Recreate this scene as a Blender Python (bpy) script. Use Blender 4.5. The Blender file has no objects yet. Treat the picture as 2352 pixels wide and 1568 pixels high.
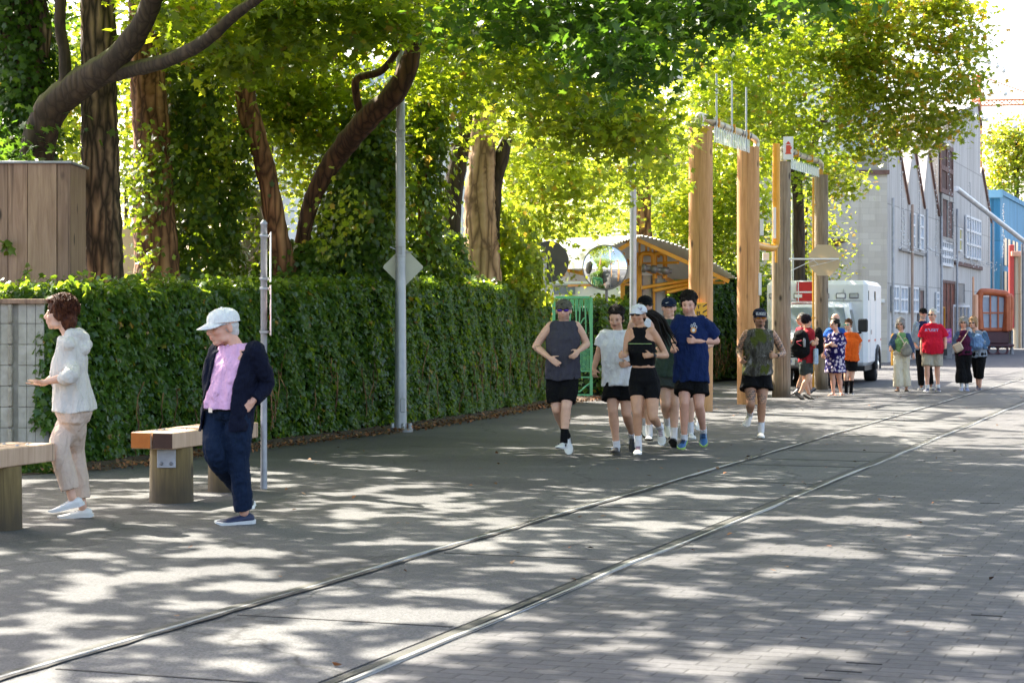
import bpy, math, random
import numpy as np
from mathutils import Vector, Matrix
random.seed(7); RNG = np.random.default_rng(11)
R = math.radians
SC = bpy.context.scene; COL = SC.collection
# ---------------------------------------------------------------- camera, sky, sun, exposure
FPX, CAMH, HOR = 4600.0, 1.55, 728.0          # focal length, eye height and horizon row, in a 2352 x 1568 frame
cam = bpy.data.objects.new('camera', bpy.data.cameras.new('camera')); COL.objects.link(cam)
cam.data.sensor_width = 36; cam.data.lens = 36*FPX/2352
cam.data.shift_y = -(784-HOR)/2352
cam.location = (0, 0, CAMH); cam.rotation_euler = (R(90), 0, 0)
cam.data.clip_end = 3000; SC.camera = cam
cam.data.dof.use_dof = True; cam.data.dof.focus_distance = 23.0; cam.data.dof.aperture_fstop = 9.0
SUN_AZ, SUN_EL = R(-42), R(47)                # azimuth from +Y towards +X
sv = Vector((math.sin(SUN_AZ)*math.cos(SUN_EL), math.cos(SUN_AZ)*math.cos(SUN_EL), math.sin(SUN_EL)))
w = bpy.data.worlds.new('World'); SC.world = w; w.use_nodes = True
nt = w.node_tree; bg = nt.nodes['Background']; sky = nt.nodes.new('ShaderNodeTexSky')
sky.sky_type = 'NISHITA'; sky.sun_disc = False; sky.sun_elevation = SUN_EL; sky.sun_rotation = SUN_AZ
sky.air_density = 1.0; sky.dust_density = 3.0; sky.ozone_density = 1.0
wm = nt.nodes.new('ShaderNodeMix'); wm.data_type = 'RGBA'; wm.blend_type = 'MULTIPLY'; wm.inputs[0].default_value = 1; wm.inputs[7].default_value = (1.0, .92, .88, 1)   # warm tint over the sky light, takes the cool cast out of the shade
nt.links.new(sky.outputs[0], wm.inputs[6]); nt.links.new(wm.outputs[2], bg.inputs[0]); bg.inputs[1].default_value = 0.13
sl = bpy.data.lights.new('sun', 'SUN'); sl.energy = 5.0; sl.angle = R(0.5); sl.color = (1, .93, .80)
so = bpy.data.objects.new('sun', sl); COL.objects.link(so); so.rotation_euler = sv.to_track_quat('Z', 'Y').to_euler()
so.location = (0, 0, 40)
SC.view_settings.view_transform = 'Standard'; SC.view_settings.look = 'None'
SC.view_settings.exposure = 2.4; SC.view_settings.gamma = 1; SC.view_settings.use_curve_mapping = False
SC.cycles.use_denoising = True; SC.cycles.max_bounces = 6; SC.cycles.diffuse_bounces = 3; SC.cycles.glossy_bounces = 3
SC.cycles.transmission_bounces = 4; SC.cycles.transparent_max_bounces = 6; SC.cycles.sample_clamp_indirect = 6
SC.cycles.caustics_reflective = False; SC.cycles.caustics_refractive = False

# ---------------------------------------------------------------- pixel helpers (2352 x 1568 frame)
def P(x, y, Y): return Vector(((x-1176)/FPX*Y, Y, CAMH+(HOR-y)/FPX*Y))
def G(x, y): Y = FPX*CAMH/(y-HOR); return Vector(((x-1176)/FPX*Y, Y, 0))
def GX(x, Y, z=0): return Vector(((x-1176)/FPX*Y, Y, z))
SA = R(19.8); SD = Vector((math.sin(SA), math.cos(SA), 0)); SN = Vector((math.cos(SA), -math.sin(SA), 0))
def S(u, v, z=0): return SD*u + SN*v + Vector((0, 0, z))

# ---------------------------------------------------------------- objects
OFF = {}
def tag(o, label=None, cat=None, group=None, kind=None):
    for k, v in (('label', label), ('category', cat), ('group', group), ('kind', kind)):
        if v: o[k] = v
    return o
def thing(name, label, cat, loc=(0, 0, 0), group=None, kind=None):
    o = bpy.data.objects.new(name, None); COL.objects.link(o); o.location = loc
    o.empty_display_size = .2; OFF[o.name] = Vector(loc)
    return tag(o, label, cat, group, kind)
def link(name, me, parent=None, loc=None):
    o = bpy.data.objects.new(name, me); COL.objects.link(o)
    off = OFF[parent.name] if parent else Vector(loc if loc is not None else (0, 0, 0))
    if off.length: me.transform(Matrix.Translation(-off))
    if parent: o.parent = parent
    else: o.location = off
    OFF[o.name] = off
    return o
def asmat(m): return m if isinstance(m, (list, tuple)) else [m]
class MB:
    def __init__(s): s.v = []; s.f = []; s.m = []; s.s = []; s.k = 0; s.sm = False
    def add(s, vs, fs, smooth=None):
        b = len(s.v); s.v += [tuple(v) for v in vs]
        for f in fs: s.f.append(tuple(b+i for i in f)); s.m.append(s.k); s.s.append(s.sm if smooth is None else smooth)
        return s
    def box(s, c, sz, ax=None, bev=0.0):
        """box centred on c; ax = (x axis, y axis, z axis) unit vectors"""
        c = Vector(c); ax = ax or (Vector((1, 0, 0)), Vector((0, 1, 0)), Vector((0, 0, 1)))
        hx, hy, hz = sz[0]/2, sz[1]/2, sz[2]/2
        if bev <= 0:
            vs = [c+ax[0]*a*hx+ax[1]*b*hy+ax[2]*d*hz for a in (-1, 1) for b in (-1, 1) for d in (-1, 1)]
            return s.add(vs, [(0, 1, 3, 2), (4, 6, 7, 5), (0, 4, 5, 1), (2, 3, 7, 6), (0, 2, 6, 4), (1, 5, 7, 3)])
        b = min(bev, hx*.9, hy*.9, hz*.9); vs = []; ix = {}
        for i, a in enumerate((-1, 1)):
            for j, q in enumerate((-1, 1)):
                for k, d in enumerate((-1, 1)):
                    for t in range(3):
                        e = [hx-b, hy-b, hz-b]; e[t] += b
                        ix[i, j, k, t] = len(vs); vs.append(c+ax[0]*a*e[0]+ax[1]*q*e[1]+ax[2]*d*e[2])
        fs = []
        for t in range(3):
            for side in (0, 1):
                o1, o2 = [q for q in range(3) if q != t]; loop = []
                for p, q in ((0, 0), (1, 0), (1, 1), (0, 1)):
                    idx = [0, 0, 0]; idx[t] = side; idx[o1] = p; idx[o2] = q; loop.append(ix[idx[0], idx[1], idx[2], t])
                fs.append(loop)
        for t in range(3):
            o1, o2 = [q for q in range(3) if q != t]
            for p in (0, 1):
                for q in (0, 1):
                    a0 = [0, 0, 0]; a0[o1] = p; a0[o2] = q; a1 = list(a0); a1[t] = 1
                    fs.append((ix[a0[0], a0[1], a0[2], o1], ix[a1[0], a1[1], a1[2], o1], ix[a1[0], a1[1], a1[2], o2], ix[a0[0], a0[1], a0[2], o2]))
        for i in (0, 1):
            for j in (0, 1):
                for k in (0, 1): fs.append((ix[i, j, k, 0], ix[i, j, k, 1], ix[i, j, k, 2]))
        return s.add(vs, fs)
    def tube(s, pts, rad, n=10, cap=True, jit=0.0, smooth=True, flat=None):
        pts = [Vector(p) for p in pts]; m = len(pts)
        rad = rad if isinstance(rad, (list, tuple)) else [rad]*m
        vs = []; t0 = (pts[1]-pts[0]).normalized(); up = Vector((0, 1, 0)) if abs(t0.z) > .8 else Vector((0, 0, 1))
        x = up.cross(t0).normalized()
        for i, p in enumerate(pts):
            t = (pts[min(i+1, m-1)]-pts[max(i-1, 0)]).normalized()
            x = (x-t*x.dot(t)).normalized(); y = t.cross(x)
            for k in range(n):
                a = 2*math.pi*k/n; rr = rad[i]*(1+(random.uniform(-jit, jit) if jit else 0))
                vs.append(p+x*math.cos(a)*rr+y*math.sin(a)*rr*(flat or 1))
        fs = [(i*n+k, i*n+(k+1) % n, (i+1)*n+(k+1) % n, (i+1)*n+k) for i in range(m-1) for k in range(n)]
        s.add(vs, fs, smooth)
        if cap: s.add(vs[:n], [tuple(reversed(range(n)))], False); s.add(vs[-n:], [tuple(range(n))], False)
        return s
    def lathe(s, c, prof, n=20, axis=None, smooth=True):
        c = Vector(c); ax = Vector(axis or (0, 0, 1)).normalized()
        x = (Vector((1, 0, 0)) if abs(ax.x) < .8 else Vector((0, 0, 1))); x = (x-ax*x.dot(ax)).normalized(); y = ax.cross(x)
        vs = [c+ax*h+x*math.cos(2*math.pi*k/n)*r+y*math.sin(2*math.pi*k/n)*r for r, h in prof for k in range(n)]
        fs = [(i*n+k, i*n+(k+1) % n, (i+1)*n+(k+1) % n, (i+1)*n+k) for i in range(len(prof)-1) for k in range(n)]
        s.add(vs, fs, smooth); s.add(vs[:n], [tuple(reversed(range(n)))], False); s.add(vs[-n:], [tuple(range(n))], False)
        return s
    def prism(s, out, o, ax, ay, th):
        """outline [(a,b)] in the plane (ax, ay) at o, extruded by the vector th"""
        o, ax, ay, th = Vector(o), Vector(ax), Vector(ay), Vector(th); n = len(out)
        vs = [o+ax*a+ay*b for a, b in out]; vs += [v+th for v in vs]
        return s.add(vs, [tuple(range(n)), tuple(reversed(range(n, 2*n)))]+[(i, n+i, n+(i+1) % n, (i+1) % n) for i in range(n)])
    def ball(s, c, r, n=12, m=8):
        c = Vector(c); r = r if isinstance(r, (list, tuple)) else (r, r, r); vs = []
        for i in range(m+1):
            th = math.pi*i/m
            for k in range(n):
                a = 2*math.pi*k/n; vs.append(c+Vector((r[0]*math.sin(th)*math.cos(a), r[1]*math.sin(th)*math.sin(a), r[2]*math.cos(th))))
        return s.add(vs, [(i*n+k, (i+1)*n+k, (i+1)*n+(k+1) % n, i*n+(k+1) % n) for i in range(m) for k in range(n)], True)
    def build(s, name, mats, parent=None, loc=None):
        me = bpy.data.meshes.new(name); me.from_pydata(s.v, [], s.f)
        for m in asmat(mats): me.materials.append(m)
        me.polygons.foreach_set('material_index', s.m); me.polygons.foreach_set('use_smooth', s.s)
        me.validate(); me.update()
        return link(name, me, parent, loc)
def one(name, label, cat, fn, mats, loc, group=None, kind=None):
    b = MB(); fn(b); return tag(b.build(name, mats, None, loc), label, cat, group, kind)

# ---------------------------------------------------------------- materials
def newmat(name):
    m = bpy.data.materials.new(name); m.use_nodes = True; t = m.node_tree
    return m, t, t.nodes['Principled BSDF']
def N(t, typ, **kw):
    n = t.nodes.new(typ)
    for k, v in kw.items():
        if k in n.inputs.keys() if not isinstance(k, int) else False: n.inputs[k].default_value = v
        else: setattr(n, k, v)
    return n
def coord(t, scale=(1, 1, 1), rot=(0, 0, 0), src='Object'):
    tc = t.nodes.new('ShaderNodeTexCoord'); mp = t.nodes.new('ShaderNodeMapping')
    mp.inputs['Scale'].default_value = scale; mp.inputs['Rotation'].default_value = rot
    t.links.new(tc.outputs[src], mp.inputs[0]); return mp.outputs[0]
def ramp(t, fac, stops):
    r = t.nodes.new('ShaderNodeValToRGB'); el = r.color_ramp.elements
    while len(el) < len(stops): el.new(.5)
    for e, (p, c) in zip(el, stops): e.position = p; e.color = (*c, 1) if len(c) == 3 else c
    t.links.new(fac, r.inputs[0]); return r.outputs[0]
def noise(t, vec, scale, detail=4, rough=.55, dist=0):
    n = t.nodes.new('ShaderNodeTexNoise'); n.inputs['Scale'].default_value = scale; n.inputs['Detail'].default_value = detail
    n.inputs['Roughness'].default_value = rough; n.inputs['Distortion'].default_value = dist
    t.links.new(vec, n.inputs['Vector']); return n.outputs['Fac']
def mix(t, a, b, f, mode='MIX'):
    n = t.nodes.new('ShaderNodeMix'); n.data_type = 'RGBA'; n.blend_type = mode
    for sock, v in ((n.inputs[6], a), (n.inputs[7], b)):
        if hasattr(v, 'is_output'): t.links.new(v, sock)
        else: sock.default_value = (*v, 1)
    if hasattr(f, 'is_output'): t.links.new(f, n.inputs[0])
    else: n.inputs[0].default_value = f
    return n.outputs[2]
def bump(t, h, bs, strength=.3, dist=.01):
    b = t.nodes.new('ShaderNodeBump'); b.inputs['Strength'].default_value = strength; b.inputs['Distance'].default_value = dist
    t.links.new(h, b.inputs['Height']); t.links.new(b.outputs[0], bs.inputs['Normal']); return b
def mottled(name, c1, c2, scale=4, rough=.8, metal=0, bmp=.2, bdist=.01, stretch=(1, 1, 1), fine=None, spec=None):
    m, t, bs = newmat(name); v = coord(t, stretch)
    f = noise(t, v, scale, 6, .6); c = ramp(t, f, [(.3, c1), (.7, c2)])
    t.links.new(c, bs.inputs['Base Color']); bs.inputs['Roughness'].default_value = rough; bs.inputs['Metallic'].default_value = metal
    if spec is not None: bs.inputs['Specular IOR Level'].default_value = spec
    if bmp: bump(t, noise(t, v, fine or scale*6, 4), bs, bmp, bdist)
    return m
def plain(name, c, rough=.5, metal=0, spec=.5, bmp=0):
    k = [max(0, x*.88) for x in c]; return mottled(name, k, c, 9, rough, metal, bmp, .003, spec=spec)
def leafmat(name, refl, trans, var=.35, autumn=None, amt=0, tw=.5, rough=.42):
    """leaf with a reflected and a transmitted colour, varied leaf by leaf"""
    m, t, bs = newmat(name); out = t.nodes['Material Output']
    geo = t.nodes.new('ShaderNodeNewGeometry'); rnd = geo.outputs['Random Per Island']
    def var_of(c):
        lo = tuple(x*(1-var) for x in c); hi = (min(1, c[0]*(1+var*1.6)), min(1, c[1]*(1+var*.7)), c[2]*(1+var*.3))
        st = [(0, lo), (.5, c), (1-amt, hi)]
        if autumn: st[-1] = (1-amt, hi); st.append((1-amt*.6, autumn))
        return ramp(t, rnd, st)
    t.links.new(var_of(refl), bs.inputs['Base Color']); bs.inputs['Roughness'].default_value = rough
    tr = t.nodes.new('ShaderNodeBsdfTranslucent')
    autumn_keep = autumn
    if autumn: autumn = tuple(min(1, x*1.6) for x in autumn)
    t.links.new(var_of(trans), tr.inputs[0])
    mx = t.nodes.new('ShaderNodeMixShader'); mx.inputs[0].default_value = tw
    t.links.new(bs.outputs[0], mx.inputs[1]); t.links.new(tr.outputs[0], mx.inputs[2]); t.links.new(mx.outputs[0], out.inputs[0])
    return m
M = {}
M['leaf_maple'] = leafmat('leaf_maple', (.078, .148, .013), (.42, .57, .020), autumn=(.30, .20, .03), amt=.03)
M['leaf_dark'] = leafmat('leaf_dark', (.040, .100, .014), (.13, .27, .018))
M['leaf_lime'] = leafmat('leaf_lime', (.12, .19, .015), (.52, .66, .04), autumn=(.40, .28, .03), amt=.05)
M['leaf_ivy'] = leafmat('leaf_ivy', (.050, .115, .020), (.34, .48, .022), autumn=(.30, .20, .03), amt=.012, tw=.38, rough=.36)
M['leaf_hedge'] = leafmat('leaf_hedge', (.046, .112, .020), (.32, .50, .03), autumn=(.36, .20, .03), amt=.012, tw=.4, rough=.30)
M['leaf_autumn'] = leafmat('leaf_autumn', (.12, .165, .014), (.46, .58, .03), autumn=(.50, .30, .03), amt=.12)
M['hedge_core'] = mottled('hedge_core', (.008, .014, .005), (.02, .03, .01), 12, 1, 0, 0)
def barkmat(name, c1, c2, c3, sc=7, moss=None, furrow=1.0):
    m, t, bs = newmat(name); v = coord(t, (sc, sc, sc*.16))
    vo = t.nodes.new('ShaderNodeTexVoronoi'); vo.feature = 'DISTANCE_TO_EDGE'; vo.inputs['Scale'].default_value = 1.6
    nz = t.nodes.new('ShaderNodeTexNoise'); nz.inputs['Scale'].default_value = 1.2; nz.inputs['Detail'].default_value = 5
    t.links.new(v, nz.inputs['Vector'])
    ad = mix(t, v, nz.outputs['Color'], .35); t.links.new(ad, vo.inputs['Vector'])
    c = ramp(t, vo.outputs['Distance'], [(.0, c1), (.12, c2), (.4, c3)])
    big = noise(t, coord(t), 1.4, 5); c = mix(t, c, c1, ramp(t, big, [(.45, (0, 0, 0)), (.75, (.6, .6, .6))]))
    if moss:
        g = t.nodes.new('ShaderNodeNewGeometry'); sp = t.nodes.new('ShaderNodeSeparateXYZ'); t.links.new(g.outputs['Normal'], sp.inputs[0])
        ma = t.nodes.new('ShaderNodeMath'); ma.operation = 'ADD'; t.links.new(sp.outputs[2], ma.inputs[0]); t.links.new(big, ma.inputs[1])
        c = mix(t, c, moss, ramp(t, ma.outputs[0], [(.75, (0, 0, 0)), (1.1, (1, 1, 1))]))
    t.links.new(c, bs.inputs['Base Color']); bs.inputs['Roughness'].default_value = .92
    bump(t, vo.outputs['Distance'], bs, .9*furrow, .05)
    return m
M['bark_grey'] = barkmat('bark_grey', (.018, .012, .008), (.10, .064, .04), (.36, .24, .15), 9)
M['bark_red'] = barkmat('bark_red', (.06, .026, .012), (.26, .12, .055), (.52, .28, .14), 8)
M['bark_tan'] = barkmat('bark_tan', (.10, .055, .025), (.34, .21, .11), (.55, .38, .22), 6)
M['bark_maple'] = barkmat('bark_maple', (.022, .014, .009), (.046, .030, .018), (.072, .048, .028), 9, moss=(.060, .060, .008), furrow=.5)
def polewood(name, c1, c2, dark=.0, foot=None, isl=False):
    m, t, bs = newmat(name); v = coord(t, (9, 9, .8))
    g = ramp(t, noise(t, v, 2.2, 6, .62, .6), [(.3, c1), (.7, c2)])
    kn = t.nodes.new('ShaderNodeTexVoronoi'); kn.inputs['Scale'].default_value = 1; t.links.new(coord(t, (4.2, 4.2, 1.9)), kn.inputs['Vector'])
    kd = tuple(x*.25 for x in c1)
    g = mix(t, g, kd, ramp(t, kn.outputs['Distance'], [(.08, (1, 1, 1)), (.17, (0, 0, 0))]))
    st = ramp(t, noise(t, coord(t, (22, 22, .30)), 1.0, 4), [(.60, (0, 0, 0)), (.68, (.75, .75, .75))]); g = mix(t, g, kd, st)
    if isl: gi = t.nodes.new('ShaderNodeNewGeometry'); g = mix(t, g, ramp(t, gi.outputs['Random Per Island'], [(0, (.72, .68, .66)), (.5, (1, .95, .92)), (1, (1.1, 1.15, 1.0))]), 1, 'MULTIPLY')
    if foot:
        sp = t.nodes.new('ShaderNodeSeparateXYZ'); t.links.new(coord(t), sp.inputs[0])
        ad = t.nodes.new('ShaderNodeMath'); ad.operation = 'MULTIPLY_ADD'; t.links.new(noise(t, v, 1, 3), ad.inputs[0]); ad.inputs[1].default_value = .5; t.links.new(sp.outputs[2], ad.inputs[2])
        g = mix(t, g, foot, ramp(t, ad.outputs[0], [(.32, (.85, .85, .85)), (.62, (0, 0, 0))]))
    t.links.new(g, bs.inputs['Base Color']); bs.inputs['Roughness'].default_value = .75
    bump(t, noise(t, v, 4, 5), bs, .4, .008)
    return m
M['pole_cedar'] = polewood('pole_cedar', (.42, .20, .075), (.62, .34, .15))
M['pole_weathered'] = polewood('pole_weathered', (.17, .12, .075), (.33, .26, .18), foot=(.06, .04, .02))
M['post_green'] = polewood('post_green', (.10, .065, .020), (.27, .19, .065), foot=(.05, .035, .02))
M['timber'] = polewood('timber', (.42, .27, .17), (.60, .42, .29))
M['plank'] = polewood('plank', (.24, .145, .10), (.42, .28, .20), isl=True)
M['orange_end'] = mottled('orange_end', (.42, .11, .010), (.52, .16, .02), 12, .7)
M['dark_end'] = mottled('dark_end', (.035, .012, .006), (.06, .02, .01), 12, .7)
M['steel'] = mottled('steel', (.36, .38, .41), (.48, .50, .53), 3, .45, .55, .1)
M['steel_dark'] = mottled('steel_dark', (.16, .16, .17), (.26, .26, .27), 5, .5, .5, .1)
M['galv'] = mottled('galv', (.28, .29, .32), (.42, .43, .46), 9, .5, .4, .1)
M['yellow_paint'] = mottled('yellow_paint', (.62, .27, .012), (.72, .34, .02), 5, .4, 0, .1)
M['white_paint'] = mottled('white_paint', (.66, .66, .66), (.78, .78, .77), 4, .5, 0, .05)
M['black'] = plain('black', (.012, .012, .014), .6)
M['rubber'] = plain('rubber', (.02, .02, .021), .85)
M['chrome'] = plain('chrome', (.7, .7, .72), .12, 1)
M['glass_dark'] = plain('glass_dark', (.03, .05, .055), .08, 0, .8)
M['rail'] = mottled('rail', (.22, .22, .22), (.34, .34, .33), 6, .5, .3, .05, stretch=(1, 1, 1))
# ground surfaces
def asphalt(name, c1, c2, crack=0):
    m, t, bs = newmat(name); v = coord(t)
    big = ramp(t, noise(t, v, .45, 6, .6), [(.3, c1), (.7, c2)])
    vo = t.nodes.new('ShaderNodeTexVoronoi'); vo.inputs['Scale'].default_value = 95; t.links.new(v, vo.inputs['Vector'])
    g = ramp(t, vo.outputs['Color'], [(.2, (.62, .62, .62)), (.8, (1.35, 1.35, 1.35))]); c = mix(t, big, g, .75, 'MULTIPLY')
    st = ramp(t, noise(t, v, 2.6, 7, .7), [(.62, (1, 1, 1)), (.8, (.70, .69, .67))]); c = mix(t, c, st, 1, 'MULTIPLY')
    pt = ramp(t, noise(t, coord(t, (.55, 1.1, 1), (0, 0, SA)), .42, 2, .4), [(.47, (.86, .86, .87)), (.49, (1.08, 1.08, 1.07))]); c = mix(t, c, pt, .8, 'MULTIPLY')
    cr = t.nodes.new('ShaderNodeTexVoronoi'); cr.feature = 'DISTANCE_TO_EDGE'; cr.inputs['Scale'].default_value = .55; nz = t.nodes.new('ShaderNodeTexNoise'); nz.inputs['Scale'].default_value = 2.2; nz.inputs['Detail'].default_value = 5; t.links.new(v, nz.inputs['Vector']); t.links.new(mix(t, v, nz.outputs['Color'], .35), cr.inputs['Vector'])
    c = mix(t, c, (.03, .03, .03), ramp(t, cr.outputs['Distance'], [(.0, (.8, .8, .8)), (.008, (0, 0, 0))]))
    t.links.new(c, bs.inputs['Base Color']); bs.inputs['Roughness'].default_value = .85; bs.inputs['Specular IOR Level'].default_value = .3
    bump(t, vo.outputs['Distance'], bs, .35, .006); return m
M['asphalt'] = asphalt('asphalt', (.064, .064, .066), (.094, .094, .094))
M['concrete'] = asphalt('concrete', (.078, .078, .079), (.108, .107, .106))
def pavers():
    m, t, bs = newmat('pavers'); v = coord(t, (1, 1, 1), (0, 0, SA))
    br = t.nodes.new('ShaderNodeTexBrick'); t.links.new(v, br.inputs['Vector'])
    br.inputs['Color1'].default_value = (.068, .067, .069, 1); br.inputs['Color2'].default_value = (.090, .088, .089, 1)
    br.inputs['Mortar'].default_value = (.038, .037, .038, 1); br.inputs['Scale'].default_value = 1
    br.inputs['Mortar Size'].default_value = .0045; br.inputs['Mortar Smooth'].default_value = .2; br.inputs['Brick Width'].default_value = .225; br.inputs['Row Height'].default_value = .1125
    br.offset = .5; br.inputs['Bias'].default_value = 0
    c = mix(t, br.outputs['Color'], ramp(t, noise(t, v, .8, 6, .65), [(.3, (.80, .79, .78)), (.7, (1.18, 1.18, 1.2))]), 1, 'MULTIPLY')
    sp = ramp(t, noise(t, v, 34, 3, .6), [(.3, (.8, .8, .8)), (.7, (1.18, 1.18, 1.18))]); c = mix(t, c, sp, .8, 'MULTIPLY')
    # joints gone dark where sand has washed out
    vo = t.nodes.new('ShaderNodeTexVoronoi'); vo.inputs['Scale'].default_value = 3.1; t.links.new(v, vo.inputs['Vector'])
    t.links.new(c, bs.inputs['Base Color']); bs.inputs['Roughness'].default_value = .8; bs.inputs['Specular IOR Level'].default_value = .3
    b = bump(t, br.outputs['Fac'], bs, .8, .008); b.invert = True
    return m
M['pavers'] = pavers()
M['bark_brown'] = barkmat('bark_brown', (.03, .013, .008), (.085, .038, .020), (.16, .075, .038), 9, moss=(.07, .06, .012), furrow=.6)
M['soil'] = mottled('soil', (.035, .022, .013), (.085, .055, .032), 9, 1, 0, .8, .03)
M['joint'] = plain('joint', (.030, .028, .026), .9)
M['gutter'] = mottled('gutter', (.028, .028, .022), (.055, .053, .042), 3, .8, 0, .3, stretch=(1, 1, 1))

# ---------------------------------------------------------------- ground and tracks
def sheet(name, pts, z, mat, kind='structure', label=None):
    b = MB(); b.add([(p[0], p[1], z) for p in pts], [tuple(range(len(pts)))]); return tag(b.build(name, mat), label, None, None, kind)
sheet('ground', [(-400, -60), (400, -60), (400, 900), (-400, 900)], 0, M['asphalt'])
VR1, VR2 = -4.98, -3.545
def strip(name, u0, u1, v0, v1, z, mat, step=None, wob=0, kind='structure'):
    b = MB(); n = int((u1-u0)/(step or (u1-u0))) or 1
    for i in range(n+1):
        u = u0+(u1-u0)*i/n
        b.v += [tuple(S(u, v0+random.uniform(-wob, wob), z)), tuple(S(u, v1+random.uniform(-wob, wob), z))]
    for i in range(n): b.f.append((2*i, 2*i+1, 2*i+3, 2*i+2)); b.m.append(0); b.s.append(False)
    return tag(b.build(name, mat), None, None, None, kind)
strip('road_paving', -10, 140, VR2+.10, 14, .004, M['pavers'])
strip('road_paving', 33.5, 75, -14, VR1-.75, .004, M['pavers'])
strip('track_bed', -10, 140, VR1+.10, VR2-.10, .005, M['concrete'])
strip('track_edge', -10, 140, VR2-.070, VR2-.016, .009, M['gutter'], .35, .010)
strip('track_edge', -10, 140, VR2+.016, VR2+.028, .009, M['joint'], .35, .006)
strip('track_edge', -10, 140, VR1+.016, VR1+.055, .009, M['joint'], .22, .014)
strip('track_edge', -10, 140, VR1-.055, VR1-.016, .009, M['gutter'], .35, .010)
def rail(v, label):
    b = MB(); us = [u*1.0 for u in range(-10, 141)]
    def vv(u): return v+.010*math.sin(u*.9)+.008*math.sin(u*2.3+v)
    for (a, c, z0, k) in ((-.015, .015, .010, 0),):
        vs = []
        for u in us:
            z = z0+.004*math.sin(u*1.7)
            vs += [S(u, vv(u)+a, 0), S(u, vv(u)+a+.004, z), S(u, vv(u)+c-.004, z), S(u, vv(u)+c, 0)]
        fs = [(4*i+j, 4*i+j+1, 4*i+j+5, 4*i+j+4) for i in range(len(us)-1) for j in range(3)]
        b.add(vs, fs)
    return tag(b.build('tram_rail', M['rail']), label, 'rail')
rail(VR1, 'long steel tram rail on the hedge side of the track')
rail(VR2, 'long steel tram rail along the edge of the block paving')
jb = MB()
for u in (7.6, 9.3, 12.2, 15.6, 18.4, 20.6, 21.5, 23.0, 26.0, 30, 35):
    jb.box(S(u, (VR1+VR2)/2, .0065), (1.20, .016 if u not in (20.6, 21.5) else .035, .004), (SN, SD, Vector((0, 0, 1))))
tag(jb.build('track_joints', M['joint']), kind='structure')
# sunken block edges in the paving
gb = MB()
for u, v in ((8.1, -1.75), (8.3, -1.70), (8.5, -1.65), (8.72, -1.60), (8.95, -1.55), (7.05, -1.3), (7.0, -2.45), (10.6, -1.2), (11.4, -1.0), (13.2, -1.7), (13.0, .6), (17, -1.9), (15, 1.2)):
    gb.box(S(u, v, .006), (.16, .014, .004), (SN, SD, Vector((0, 0, 1))))
tag(gb.build('paving_gaps', M['joint']), kind='structure')
# ================================================================ leaves
def outline(half):
    """half outline [(angle from tip in degrees, radius)], mirrored"""
    pts = [(math.sin(R(a))*r, math.cos(R(a))*r) for a, r in half]
    return pts+[(-x, y) for x, y in reversed(pts[1:])] if half[0][0] == 0 else pts
LF_MAPLE = [(0, 1), (20, .52), (48, .95), (72, .45), (105, .68), (150, .32)]
LF_IVY = [(0, 1), (32, .50), (62, .78), (110, .50), (150, .55)]
LF_OVAL = [(0, 1), (48, .52), (110, .50)]
LF_DIAM = [(0, 1), (75, .5)]
def leaf_template(half, cup=.18):
    o = outline(half)
    if half is LF_DIAM: o = [(0, 1), (.42, 0), (0, -.75), (-.42, 0)]
    v = [(0, 0, 0)]+[(x, y, -cup*(abs(x)**1.5+.5*y*y)) for x, y in o]; n = len(o)
    if half is LF_DIAM: return np.array([(x, y, -cup*abs(y)) for x, y in o]), np.array([(0, 1, 3), (1, 2, 3)])
    return np.array(v), np.array([(0, 1+(i+1) % n, 1+i) for i in range(n)])
def leaves_mesh(name, C, Nn, T, size, half, mat, parent=None, loc=None, cup=.18):
    """C centres, Nn normals, T tip directions (all k x 3), size k"""
    V, F = leaf_template(half, cup); k = len(C)
    Nn = Nn/np.linalg.norm(Nn, axis=1, keepdims=True); T = T-Nn*(T*Nn).sum(1, keepdims=True); T = T/(np.linalg.norm(T, axis=1, keepdims=True)+1e-9)
    Bx = np.cross(T, Nn)
    P3 = C[:, None]+size[:, None, None]*(V[None, :, 0:1]*Bx[:, None]+V[None, :, 1:2]*T[:, None]+V[None, :, 2:3]*Nn[:, None])
    nv, nf = len(V), len(F)
    idx = (np.arange(k)[:, None, None]*nv+F[None]).reshape(-1)
    me = bpy.data.meshes.new(name); me.vertices.add(k*nv); me.loops.add(k*nf*3); me.polygons.add(k*nf)
    me.vertices.foreach_set('co', P3.reshape(-1)); me.loops.foreach_set('vertex_index', idx.astype(np.int32))
    me.polygons.foreach_set('loop_start', np.arange(0, k*nf*3, 3, dtype=np.int32)); me.update()
    for m in asmat(mat): me.materials.append(m)
    return link(name, me, parent, loc)
def rdir(k, up=(0, 0, 1), spread=.8):
    v = RNG.normal(size=(k, 3))*spread+np.array(up); return v/np.linalg.norm(v, axis=1, keepdims=True)
def clumps(blobs, per=26, clump=.28, flat=.45):
    """blobs: (centre, radii, n leaves); leaves gather into sprays with gaps between them"""
    out = []
    for c, r, n in blobs:
        ns = max(2, int(n/per)); d = RNG.normal(size=(ns, 3)); d /= np.linalg.norm(d, axis=1, keepdims=True)
        rad = RNG.uniform(.12, 1, size=(ns, 1))**.45*(1+.38*RNG.uniform(0, 1, size=(ns, 1))**3); cc = np.array(c)+d*rad*np.array(r)
        w_ = RNG.dirichlet(np.ones(ns)*2.2)*n
        for i in range(ns):
            m = int(w_[i])+1; q = RNG.normal(size=(m, 3))*np.array([clump, clump, clump*flat])
            out.append(cc[i]+q)
    return np.concatenate(out)
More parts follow.
